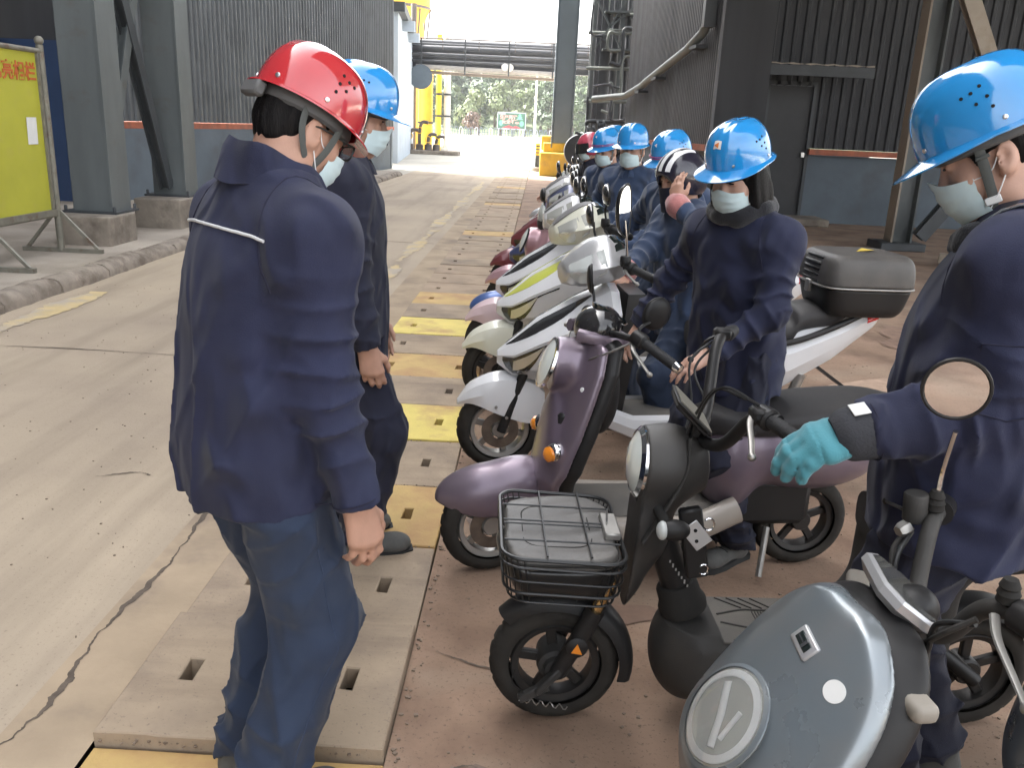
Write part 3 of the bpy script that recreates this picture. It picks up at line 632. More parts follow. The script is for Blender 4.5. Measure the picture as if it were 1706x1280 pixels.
dr = (lambda q: (q.box((4.87, 17.82, 1.33), (.86, .06, 2.56), None, .004), q.obj('door', mat('dark_door_paint', (.03, .031, .034), .55, var=.1), b, smooth=False))[1])(lg())
g = lg()
g.box((4.42, 17.78, 1.33), (.06, .12, 2.62)); g.box((5.32, 17.78, 1.33), (.06, .12, 2.62)); g.box((4.87, 17.78, 2.66), (.96, .12, .06)); g.obj('door_frame', M_steeld, b, smooth=False)
g = lg(); g.box((5.24, 17.74, 1.32), (.06, .05, .09)); h = g.obj('handle', mat('bright_steel', (.7, .7, .7), .3, metal=1), b); h.parent = dr
g = lg(); g.box((5.0, 17.2, 2.88), (2.05, 1.1, .05)); g.box((5.0, 16.68, 2.80), (2.05, .05, .14)); g.obj('door_canopy', M_steeld, b, smooth=False)
g = lg(); P = np.linspace(4.0, 6.0, 20); g.grid(np.array([[(x, 16.64, 2.92 + .008 * math.sin(x * 23)), (x, 16.64, 2.94 + .01 * math.sin(x * 17))] for x in P])); g.obj('canopy_lip', M_steelb, b)
g = lg(); g.box((4.87, 17.3, .07), (1.6, .9, .14), None, .02); g.obj('door_step', M_conc, b, smooth=False)
g = lg(); g.box((8.4, 21, 13.1), (11.2, 8.5, .25)); g.obj('roof', M_clad, b, smooth=False)
# unseen canopy roof, added and sized to shade the right apron
t = thing('unseen_shade_canopy', 'unseen canopy roof added to shade the apron on the right', 'canopy', (8, 8, 0))
g = G(); g.box((1.2, 1.2, 8.0), (16.4, 16.4, .2)); g.obj('roof_sheet', M_clad, t, smooth=False)
# right steel column and braces
t = thing('steel_post', 'pale steel post with wide flange at the right behind the nearest woman', 'column', (5.78, 13.9, 0))
g = G(); g.box((-.14, 0, 4.6), (.03, .30, 9.0)); g.obj('flange', M_steelb, t, smooth=False)
g = G(); g.box((.16, 0, 4.6), (.03, .30, 9.0)); g.box((0.01, 0, 4.6), (.26, .03, 9.0)); g.obj('web', M_steel, t, smooth=False)
g = G(); g.box((0, 0, .06), (.7, .6, .12), None, .01); g.obj('base_plate', M_steeld, t, smooth=False)
g = G(); h_beam(g, (5.55, 13.2, 4.3), (7.6, 13.2, .5), .22, .16, (0, 1, 0), .03)
tag(g.obj('beige_brace', M_steelb, smooth=False), 'beige diagonal steel brace slanting down behind the nearest blue helmet', 'steel brace')
g = G(); h_beam(g, (8.2, 13.4, 3.6), (5.9, 13.4, .25), .2, .16, (0, 1, 0), .03)
tag(g.obj('dark_brace', M_steeld, smooth=False), 'dark diagonal steel brace rising to the right from the foot of the pale post', 'steel brace')
g = G(); g.beam((5.7, 12.2, .1), (9.5, 10.2, .1), .16, .14, bev=.01)
tag(g.obj('ground_beam', M_steelb, smooth=False), 'beige steel beam lying on the apron behind the black top box', 'steel beam')
# ---- pipework, tank and rack on the right
t = thing('storage_tank', 'round grey corrugated tank between the pipe rack and the warehouse', 'tank', (3.9, 30.5, 0)); P = []
for a_ in np.linspace(0, 2 * PI, 161):
    q = 2.15 + (.03 if (int(a_ / (2 * PI) * 160) % 2) else 0); P.append([(q * math.cos(a_), q * math.sin(a_), z) for z in (0, 7.5)])
G().grid(np.array(P)).obj('shell', M_clad2, t, smooth=False, fix=False); G().lathe([(2.2, 7.5), (0, 8.2)], seg=40).obj('lid', M_clad2, t)
for z in (2.2, 3.6, 5.1): G().lathe([(2.19, z - .03), (2.23, z - .03), (2.23, z + .03), (2.19, z + .03)], seg=60, cap=False).obj('hoop', M_steel, t)
t = thing('pipe_rack', 'cluttered rack of grey pipes, rails and platforms right of the tall column', 'pipe rack', (1.75, 28, 0))
for x, y, w in ((-.25, 0, .12), (.55, -.4, .13), (.75, 3.0, .2), (-.1, 3.6, .14)): G().beam((x, y, 0), (x, y, 9), w, w).obj('post', M_steel, t, smooth=False)
for x, y, r in ((.12, -.1, .17), (.42, .5, .12), (-.05, 1.2, .1), (.8, .2, .08)): G().tube([(x, y, .6), (x, y, 9)], r, 14).obj('riser_pipe', M_pipe, t)
for z, x1 in ((2.45, 1.9), (3.4, 2.2), (4.4, 2.1), (5.4, 2.0)):
    G().tube([(-.45, -.45, z), (x1, -.5, z + .06)], .05, 8).obj('cross_pipe', M_pipeg, t)
for z in (3.95, 5.0):
    g = G(); g.box((1.0, -.1, z), (2.0, 1.0, .06)); g.obj('platform', M_steel, t, smooth=False)
    G().tube(cr([(.1, -.6, z), (.15, -.6, z + .5), (.4, -.6, z + .55), (1.9, -.6, z + .55)], 5), .025, 6).obj('rail', M_pipeg, t)
for a_, b2 in (((-.25, -.5, 3.9), (.6, -.5, 5.3)), ((.6, -.5, 3.9), (-.25, -.5, 5.3)), ((.2, -.5, 4.6), (1.4, -.5, 5.6))): G().beam(a_, b2, .07, .05).obj('cross_brace', M_steel, t, smooth=False)
for z in (1.0, 1.45, 1.85): G().tube(cr([(-.35, -.7, z - .1), (-.3, -.75, z), (0, -.75, z + .02), (1.1, -.75, z)], 6), .06, 10).obj('low_pipe', M_steeld, t)
for x, z in ((-.1, .9), (.3, 1.2), (-.2, 1.6), (.1, 1.75), (.42, 1.55)): G().lathe([(.05, -.14), (.16, -.12), (.16, -.06), (.08, -.05), (.08, .05), (.16, .06), (.16, .12), (.05, .14)], (x, -.8, z), (1, 0, .2), 12).obj('valve', M_steeld, t)
for x, z in ((-.35, .95), (.15, 1.35)): G().tube([(x + .3 * math.cos(a_), -.95, z + .3 * math.sin(a_)) for a_ in np.linspace(0, 2 * PI, 18, endpoint=False)], .03, 6, closed=True).obj('hand_wheel', M_steeld, t)
rr_ = random.Random(8)
for k in range(16):
    x0, z0 = rr_.uniform(-.4, 1.4), rr_.uniform(.6, 4.5); q = rr_.choice((.03, .04, .06)); P = [(x0, -.6 - .02 * k, z0)]
    for j in range(3): dx, dz = ((rr_.uniform(-.6, .6), 0), (0, rr_.uniform(-1.2, 1.2)))[j % 2]; P.append((P[-1][0] + dx, P[-1][1], max(.3, P[-1][2] + dz)))
    G().tube(cr(P, 6), q, 8).obj('service_pipe', (M_pipe, M_steeld, M_pipeg)[k % 3], t)
G().lathe([(.5, -.2), (.52, 0), (.5, .2), (.3, .24)], (-.45, .2, .95), (0, 1, 0), 24).obj('pump_casing', M_steeld, t)
t = thing('yellow_frame_cabinet', 'small cabinet with a yellow frame under the pipe rack platform', 'cabinet', (2.35, 27.5, 0))
g = G(); g.box((0, .1, .75), (.7, .4, 1.1)); g.obj('body', M_steel, t, smooth=False)
g = G()
for x in (-.38, .38): g.box((x, -.15, .75), (.06, .06, 1.5))
g.box((0, -.15, 1.5), (.9, .1, .06)); g.obj('frame', M_yel, t, smooth=False)
g = G(); g.box((-.1, 0, 1.58), (1.5, .8, .06)); g.obj('lid', M_conc, t, smooth=False)
# drain pipe slanting across the cladding
t = thing('drain_pipe', 'grey green drain pipe slanting down across the ribbed warehouse wall', 'pipe', (2.2, 20, 0))
W = lambda y, z, o=.16: (3.12 - (y - 16.2) * .0917 - o - 2.2, y - 20, z)
P = [W(16.6, 9), W(16.6, 4.1), W(16.62, 3.62), W(16.9, 3.42), W(18.0, 3.2), W(21.5, 2.78), W(22.0, 2.70), W(23.9, 2.52, .2), (-.75, 5.3, 2.45)]
G().tube(np.array(P), .085, 14).obj('pipe', M_pipeg, t)
g = G(); p = np.array(W(16.6, 3.72)); g.box(p, (.21, .21, .5)); g.obj('socket', M_steeld, t, smooth=False)
for y, z in ((17.2, 3.22), (20.4, 2.82), (22.2, 2.6)):
    g = G(); p = np.array(W(y, z, .0)); g.box(p - (.12, 0, .04), (.28, .5, .06), rz_(.09)); g.obj('bracket', M_steeld, t, smooth=False)
# ---- yellow notice board
M_board = mat('yellow_green_board_paint', (.40, .39, .035), .6, var=.07, vscale=3, stain=((.40, .37, .05), 4, .55, .72))
M_bframe = mat('worn_grey_steel_tube', (.20, .19, .155), .55, metal=.3, var=.2, vscale=9, stain=((.14, .09, .06), 7, .55, .7))
M_red = mat('red_lettering_paint', (.45, .10, .02), .6); M_paper = mat('white_paper', (.68, .68, .66), .8, var=.05)
t = thing('notice_board', 'yellow notice board on grey tube legs standing on the pavement at the left edge', 'notice board', (-5.07, 8.95, .118), 0)
g = G(); g.box((-.02, -.56, 1.22), (.03, 1.16, 1.58)); g.obj('panel', M_board, t, smooth=False)
for y in (.08, -1.2):
    g = G(); g.tube([(0, y, .02), (0, y, 2.08)], .036, 14); g.obj('post', M_bframe, t)
    G().ell((0, y, 2.12), (.045, .045, .045)).obj('ball_finial', M_bframe, t)
    g = G(); g.box((.02, y, .02), (.86, .05, .045)); g.obj('foot_bar', M_bframe, t, smooth=False)
    for s_ in (-1, 1):
        g = G(); g.beam((.02 + s_ * .38, y, .04), (0, y, .46), .03, .03); g.obj('strut', M_bframe, t, smooth=False)
for z in (2.02, .40): g = G(); g.tube([(0, .08, z), (0, -1.2, z)], .026, 10); g.obj('rail', M_bframe, t)
g = G(); g.box((0, -.56, .43), (.05, 1.24, .05)); g.box((0, .0, 1.2), (.04, .03, 1.6)); g.obj('panel_frame', M_bframe, t, smooth=False)
BM = rot4(np.array([[0, 0, 1], [1, 0, 0], [0, 1, 0]], float))
for i, ch in enumerate('\u5316\u4eae\u76f8\u680f'):
    Mx = BM.copy(); Mx[:3, 3] = (.0, -.70 + i * .19, 1.80); text_obj('lettering', ch, .185, M_red, t, Mx, .002, .004)
g = G(); xs = np.linspace(-.30, -.13, 5); g.patch(np.array([[(.002 + .006 * math.sin(5 * z) + .004 * (i % 2), y, z) for z in np.linspace(1.12, 1.38, 6)] for i, y in enumerate(xs)]), .002); g.obj('paper_notice', M_paper, t)
# ---- fence, billboard, lamp pole
M_fence = mat('blue_grey_fence_paint', (.07, .09, .125), .5, var=.08); M_fencew = mat('white_fence_paint', (.34, .37, .41), .5)
for i in range(5):
    x0 = -16.6 + i * 6.4; t = thing('hoop_fence', ('leftmost', 'second from left', 'middle', 'second from right', 'rightmost')[i] + ' blue and white hoop fence panel along the sunny yard', 'fence', (x0, 128 - i * 1.3, 0), -.2, 'hoop fence panels before the trees')
    for z in (.12, .62): g = G(); g.box((3.1, 0, z), (6.2, .06, .07)); g.obj('rail', M_fence, t, smooth=False)
    for k in range(9):
        x = .25 + k * .71; G().tube(cr([(x, 0, .05), (x, 0, .95), (x + .07, 0, 1.16), (x + .2, 0, 1.24), (x + .33, 0, 1.16), (x + .4, 0, .95), (x + .4, 0, .05)], 3), .05, 6).obj('hoop', M_fencew if k % 3 == 1 else M_fence, t)
    for x in (0, 6.3): g = G(); g.box((x, 0, .55), (.12, .12, 1.1)); g.obj('post', M_fence, t, smooth=False)
t = thing('billboard', 'green and red slogan billboard behind the fence in front of the trees', 'billboard', (-4.25, 131, 0))
g = G(); g.box((0, 0, 2.35), (4.0, .1, 2.25)); g.obj('panel', mat('dark_green_board', (.03, .10, .07), .6, var=.25, vscale=.8), t, smooth=False)
for a_ in (((0, 3.5), (4.15, .12)), ((0, 1.2), (4.15, .12)), ((-2.05, 2.35), (.12, 2.3)), ((2.05, 2.35), (.12, 2.3))):
    g = G(); g.box((a_[0][0], -.03, a_[0][1]), (a_[1][0], .16, a_[1][1])); g.obj('frame_bar', M_fencew, t, smooth=False)
for x in (-1.9, 1.9): g = G(); g.box((x, .08, .7), (.14, .12, 1.4)); g.obj('post', M_fencew, t, smooth=False)
M_bw = mat('pink_white_lettering', (.75, .32, .30), .6); M_br = mat('red_band_paint', (.5, .03, .04), .6); M_bg = mat('light_green_print', (.12, .42, .26), .6)
TM = rot4(np.array([[1, 0, 0], [0, 0, -1], [0, 1, 0]], float))
for body, x, z in (('\u751f\u4ea7\u518d\u5fd9', -.45, 2.82), ('\u5b89\u5168\u4e0d\u5fd8', -.15, 2.2)):
    Mx = TM.copy(); Mx[:3, 3] = (x, -.06, z); text_obj('lettering', body, .64, M_bw, t, Mx, .01, .015)
g = G(); g.box((-1.4, -.06, 3.3), (1.0, .02, .16)); g.obj('title_strip', M_fencew, t, smooth=False)
g = G(); g.add([(-1.4, -.07, 1.32), (1.4, -.07, 1.32), (.7, -.07, 1.68), (.2, -.07, 1.5), (-.4, -.07, 1.72)], [(0, 1, 2, 3, 4)]); g.obj('red_band', M_br, t)
g = G()
for k in range(3): g = G(); g.add([(.7 + .12 * k, -.07 - .002 * k, 2.55 + .3 * k), (1.7 - .12 * k, -.07 - .002 * k, 2.55 + .3 * k), (1.2, -.07 - .002 * k, 3.05 + .2 * k)], [(0, 1, 2)]); g.obj('tree_print', M_bg, t)
for x in (-1.55, 1.5): g = G(); g.add([(x + .32 * math.cos(q), -.07, 2.0 + .4 * math.sin(q)) for q in np.linspace(0, 6.28, 12, endpoint=False)], [tuple(range(12))]); g.obj('leaf_print', M_bg, t)
t = thing('lamp_pole', 'white lamp pole standing among the trees right of the billboard', 'pole', (-.78, 126, 0))
G().lathe([(.2, 0), (.16, .6), (.13, 8), (.1, 12)], seg=12).obj('pole', M_whitep, t); G().tube(cr([(0, 0, 11.8), (.3, -.1, 12.4), (1.6, -.4, 12.6)], 5), .06, 8).obj('arm', M_whitep, t)
g = G(); g.ell((1.9, -.45, 12.55), (.5, .2, .1)); g.obj('lamp_head', M_steel, t); g = G(); g.box((.0, -.12, 1.5), (.4, .25, 1.6), None, .03); g.obj('cabinet', M_fencew, t)
# ---- trees on the hillside
M_trunk = mat('tree_bark', (.09, .065, .045), .9, var=.2, vscale=5)
LEAF = [mat('leaf_dark_green', (.042, .07, .032), .6, var=.3, vscale=.5), mat('leaf_mid_green', (.07, .108, .044), .6, var=.3, vscale=.5), mat('leaf_yellow_green', (.115, .148, .058), .6, var=.25, vscale=.5)]
def crown_mesh(seed, h, w, n, m, sz):
    r = np.random.default_rng(seed); nc = 13; cl = []
    for k in range(nc):
        a_ = r.uniform(0, 6.28); q = r.uniform(0, 1) ** .6; zz = r.uniform(.18, 1); ww = w * .5 * math.sin(min(1, .28 + zz * .9) * PI * .82 + .25) 
        cl.append((q * ww * math.cos(a_), q * ww * math.sin(a_), h * (.2 + .76 * zz), r.uniform(.16, .30) * w))
    V = np.zeros((n * 4, 3)); k = r.integers(0, nc, n); c = np.array(cl)[k]; d = r.normal(size=(n, 3)); d /= np.linalg.norm(d, axis=1)[:, None]
    P = c[:, :3] + d * c[:, 3:] * (r.uniform(.45, 1.05, (n, 1))) * np.array((1, 1, .8)); u = r.normal(size=(n, 3)); u -= d * (u * d).sum(1)[:, None] * .75; u /= np.linalg.norm(u, axis=1)[:, None]
    v = np.cross(d, u); s = r.uniform(.6, 1.3, (n, 1)) * sz; v *= s * .62; u *= s
    for i, (a_, b2) in enumerate(((-1, 0), (0, -1), (1, 0), (0, 1))): V[i::4] = P + a_ * u + b2 * v + (np.array((0, 0, -.25)) * s if i % 2 == 0 else 0)
    me = mesh('crown', V, np.arange(n * 4).reshape(n, 4), m, False); return me
def trunk_mesh(seed, h):
    r = random.Random(seed); g = G(); g.tube(cr([(0, 0, -.3), (.1, 0, h * .3), (-.1, .1, h * .6), (.05, 0, h * .85)], 5), np.linspace(.22, .06, 16), 8)
    for k in range(5):
        a_ = r.uniform(0, 6.28); z = h * r.uniform(.3, .65); g.tube(cr([(0, 0, z), (math.cos(a_) * h * .1, math.sin(a_) * h * .1, z + h * .08), (math.cos(a_) * h * .2, math.sin(a_) * h * .2, z + h * .2)], 4), np.linspace(.08, .025, 9), 5)
    return mesh('trunk', g.V, g.F, M_trunk)
TV = [(crown_mesh(50 + k, 9 if k < 4 else 7, 7.0 if k < 4 else 6, 1500, LEAF[k % 3], .34), trunk_mesh(60 + k, 8)) for k in range(6)]
TL = ('dark green leafy tree', 'mid green leafy tree', 'yellow green leafy tree'); r = random.Random(21)
for row in range(6):
    y = 140 + row * 9.5
    for k in range(9):
        x = -24 + k * 4.9 + r.uniform(-1.7, 1.7) + (row % 2) * 2.4; v = r.randrange(6); s = r.uniform(.75, 1.2) * (.8 if row == 0 else 1)
        t = tag(empty('tree', (x, y + r.uniform(-2, 2), max(0, y - 150) * .16 - .3), r.uniform(0, 6.28)), TL[v % 3] + ', ' + ('first', 'second', 'third', 'fourth', 'fifth', 'sixth', 'seventh', 'eighth', 'ninth')[k] + ' from the left in the ' + ('front', 'second', 'third', 'fourth', 'fifth', 'back')[row] + ' row of the wood', 'tree', 'trees on the hillside')
        t.scale = (s, s, s * r.uniform(.9, 1.15)); link('crown', TV[v][0], t); link('trunk', TV[v][1], t)
t = thing('red_leaf_shrub', 'small reddish leafed shrub just behind the fence', 'shrub', (-9.7, 132, 0)); link('crown', crown_mesh(99, 3.4, 4, 500, mat('reddish_leaf', (.10, .06, .04), .6, var=.3), .25), t)
# ============================================================ PEOPLE
M_skin = mat('skin', (.42, .235, .165), .5, var=.10, vscale=22, bump=.0006, bscale=260)
M_skinw = mat('skin_pale', (.50, .30, .225), .5, var=.08, vscale=22, bump=.0005, bscale=260)
M_hair = mat('black_hair', (.006, .005, .005), .55, var=.35, vscale=30, stretch=(6, 6, .6), bump=.004, bscale=55, spec=.15)
M_navy = mat('navy_work_cotton', (.0105, .0135, .043), .82, sheen=.06, var=.2, vscale=5, bump=.0012, bscale=420, fold=.12, stain=((.021, .026, .060), 2.6, .5, .78))
M_navyd = mat('dark_navy_work_cotton', (.0075, .009, .025), .82, sheen=.05, var=.14, vscale=5, bump=.0012, bscale=420, fold=.12)
M_denim = mat('faded_navy_cotton', (.030, .050, .100), .85, sheen=.2, var=.2, vscale=4, bump=.0012, bscale=420, fold=.12)
M_bluej = mat('washed_blue_work_cotton', (.028, .048, .10), .85, sheen=.2, var=.16, vscale=6, bump=.0012, bscale=300, fold=.10)
M_pants = mat('dark_blue_trousers', (.012, .022, .050), .85, sheen=.08, var=.28, vscale=4, col2=(.022, .036, .070), bump=.0012, bscale=420, fold=.10)
M_collar = mat('black_knit_collar', (.008, .008, .011), .95, sheen=.3, bump=.004, bscale=180)
M_piping = mat('white_piping', (.62, .62, .62), .6)
M_seam = mat('dark_seam_thread', (.012, .012, .03), .9)
M_seamb = mat('blue_seam_thread', (.03, .045, .085), .9)
M_mask = mat('pale_blue_mask', (.52, .64, .66), .75, sheen=.2, bump=.0006, bscale=500, var=.04, vscale=30)
M_loop = mat('white_elastic', (.75, .75, .75), .7)
M_strap = mat('grey_webbing', (.075, .080, .075), .8, bump=.001, bscale=500)
M_clip = mat('white_plastic_clip', (.62, .62, .60), .45)
M_helr = mat('red_helmet_plastic', (.46, .012, .022), .14, coat=1.0, rvar=.05, dust=.12)
M_helb = mat('blue_helmet_plastic', (.003, .25, .62), .14, coat=1.0, rvar=.06, dust=.12)
M_helin = mat('helmet_liner', (.10, .10, .10), .8)
M_rivet = mat('steel_rivet', (.55, .55, .55), .3, metal=1)
M_hole = mat('vent_hole_black', (.004, .004, .005), .9)
M_frame = mat('black_glasses_frame', (.008, .008, .009), .3)
M_lens = mat('spectacle_lens', (.75, .8, .8), .03, alpha_t=.9)
M_eye = mat('dark_eye', (.008, .006, .005), .15, coat=.5); M_eyew = mat('eye_white', (.62, .58, .55), .25)
M_shoe = mat('dusty_work_shoe', (.10, .098, .092), .85, var=.2, vscale=14, bump=.002, bscale=120)
M_sole = mat('dark_shoe_sole', (.022, .022, .022), .8)
M_glove = mat('turquoise_quilted_glove', (.06, .25, .30), .75, sheen=.25, bump=.0012, bscale=260, fold=.004)
M_cuff = mat('dark_grey_glove_cuff', (.035, .036, .042), .9, bump=.003, bscale=180)
M_pink = mat('pink_plush', (.42, .16, .15), .95, sheen=.5, bump=.004, bscale=150, var=.2, vscale=20)
def ik(s, w, l1, l2, hint):
    s, w = np.asarray(s, float), np.asarray(w, float); d = w - s; L = np.linalg.norm(d)
    if L > (l1 + l2) * .995: w = s + d / L * (l1 + l2) * .995; d = w - s; L = np.linalg.norm(d)
    a = (l1 * l1 - l2 * l2 + L * L) / (2 * L); h = math.sqrt(max(l1 * l1 - a * a, 0)); u = d / L
    n_ = np.asarray(hint, float); n_ = nrmz(n_ - u * (n_ @ u)); return s + u * a + n_ * h, w
def hand_prims(w, fwd, pn, side, curl=.35, s=1.0, fat=1.0, spread=.06, k=.008, thumb=.6, fing=(1, 1, 1, 1)):
    """w wrist; fwd along the hand; pn palm normal (palm side); side=+1 when the thumb lies along cross(fwd, pn)"""
    fwd = nrmz(fwd); pn = nrmz(np.asarray(pn, float) - fwd * (np.asarray(pn, float) @ fwd)); sx = np.cross(fwd, pn) * side; w = np.asarray(w, float); pr = []
    for i, (o, ln) in enumerate(((.030, .088), (.011, .092), (-.010, .087), (-.029, .078))):
        kn = w + (fwd * ln + sx * o + pn * (-.004 if i in (1, 2) else 0)) * s
        pr.append(cone(w + sx * o * .55 * s, kn, .0165 * s * fat, .0125 * s * fat, .016 * s))
        L = [(.042, .026, .021), (.047, .030, .022), (.043, .028, .022), (.034, .021, .019)][i]; c0 = curl * fing[i]; a = 0; p = kn
        dirv = nrmz(fwd + sx * (o * spread * 30))
        rr = (.0092, .0083, .0074, .0066) if i < 3 else (.0082, .0074, .0067, .006)
        for j in range(3):
            a += c0 * (0.9, 1.15, .8)[j]; d = dirv * math.cos(a) + pn * math.sin(a); q = p + d * L[j] * s
            pr.append(cone(p, q, rr[j] * s * fat, rr[j + 1] * s * fat, k * s)); p = q
    b0 = w + (fwd * .022 + sx * .022 + pn * .008) * s; t1 = nrmz(fwd * .72 + sx * .62 + pn * .35 * thumb); q = b0 + t1 * .043 * s
    pr += [cone(b0, q, .0155 * s * fat, .0115 * s * fat, .014 * s)]
    t2 = nrmz(fwd * .9 + sx * .18 + pn * .45 * thumb); q2 = q + t2 * .032 * s; pr.append(cone(q, q2, .0107 * s * fat, .0092 * s * fat, k * s))
    t3 = nrmz(fwd * .92 - sx * .05 + pn * .55 * thumb); pr.append(cone(q2, q2 + t3 * .024 * s, .0092 * s * fat, .0070 * s * fat, k * s)); return pr
def helmet(parent, c, R, m, s=1.0, sticker=None, brim=1.0, vents=True):
    """hard hat; c rim centre, R columns = right, front, up"""
    g = G(); nphi, nt = 72, 20; ph = np.linspace(0, 2 * PI, nphi, endpoint=False); rows = []
    def pt(p, t, off=0.0):
        fr = math.cos(p); a = (.140 + off) * (1.0 if fr > 0 else .98); b = .110 + off
        r_ = math.sin(t) ** .66; z = (.142 + off) * math.cos(t) ** .82
        x, y = b * r_ * math.sin(p), a * r_ * math.cos(p)
        rid = sum(math.exp(-((x - q) / .010) ** 2) for q in (-.030, 0, .030)) * .0042 * min(1, max(0, (z - .045) / .04))
        return np.array((x, y, z + rid))
    for t in np.linspace(0.02, PI / 2, nt): rows.append([pt(p, t) for p in ph])
    for f in (.25, .6, 1.0):
        row = []
        for p in ph:
            fr = max(0, math.cos(p)); w = (.011 + .047 * fr ** 1.6 * brim + .006 * max(0, -math.cos(p))) * f
            e = pt(p, PI / 2); n_ = nrmz(np.array((e[0] / .110 ** 2, e[1] / .140 ** 2, 0))); row.append(e + n_ * w + np.array((0, 0, -.007 * f - .014 * fr * f)))
        rows.append(row)
    last = np.array(rows[-1]); rows.append(last + np.array((0, 0, -.0035)))
    inner = []
    for t in np.linspace(PI / 2, .02, 10): inner.append([pt(p, t, -.0045) + np.array((0, 0, -.006 if t > 1.4 else 0)) for p in ph])
    P = np.array(rows + inner) * s; nrow = len(P); F = []
    for i in range(nrow - 1):
        for j in range(nphi): F.append((i * nphi + j, (i + 1) * nphi + j, (i + 1) * nphi + (j + 1) % nphi, i * nphi + (j + 1) % nphi))
    F += [tuple(range(nphi)), tuple((nrow - 1) * nphi + k for k in range(nphi))[::-1]]
    M = rot4(R, t=np.asarray(c, float)); M[:3, 3] = c; g.M = M; g.add(P.reshape(-1, 3), F); h = g.obj('helmet', m, parent, angle=50)
    def out(p, t):
        e = pt(p, t) * s; n_ = nrmz(np.cross(pt(p, t + .02) - pt(p, t - .02), pt(p + .02, t) - pt(p - .02, t))); n_ = n_ if n_ @ e > 0 else -n_; return e, n_
    if vents:
        g = G(); g.M = M
        for sd_ in (-1, 1):
            for dp, dt in ((-.16, .92), (-.02, .98), (.12, 1.0), (-.20, 1.12), (-.04, 1.17), (-.22, 1.28)):
                e, n_ = out(sd_ * (PI / 2 - .12 - dp), dt + .05); g.lathe([(.0036, -.001), (.0036, .0012), (0, .0012)], e, n_, 8)
        tag(g.obj('vent_hole', M_hole, h), kind='stuff')
        for sd_ in (-1, 1):
            for p in (.55, PI * .56, PI * .86):
                g = G(); g.M = M; e, n_ = out(sd_ * p, 1.50); g.lathe([(.0055, -.001), (.005, .002), (0, .0035)], e, n_, 10); g.obj('rivet', M_rivet, h)
    if sticker:
        g = G(); g.M = M
        for u, v, r_, mm in sticker[:1]: pass
        gr = []
        for a in np.linspace(-.22, .22, 7): gr.append([sum(x * y for x, y in zip(out(a, t), (1, .0015))) for t in np.linspace(.80, 1.15, 7)])
        gr = np.array(gr); g.grid(gr[1:-1, 1:-1]); g.obj('sticker', sticker[0][3], h)
        g = G(); g.M = M; e, n_ = out(0, 1.0); g.lathe([(.012 * s, .0025), (.004, .0032), (0, .0032)], e, n_, 3); g.obj('sticker_emblem', sticker[1][3], h)
    g = G(); g.M = M; Q = [(.088 * math.sin(p) * s, .108 * math.cos(p) * s, -.012 * s) for p in np.linspace(0, 2 * PI, 30, endpoint=False)]
    g.tube(Q, .010, 8, closed=True, flat=((0, 0, 1), 1.6)); g.obj('head_band', M_helin, h)
    return h, M, out
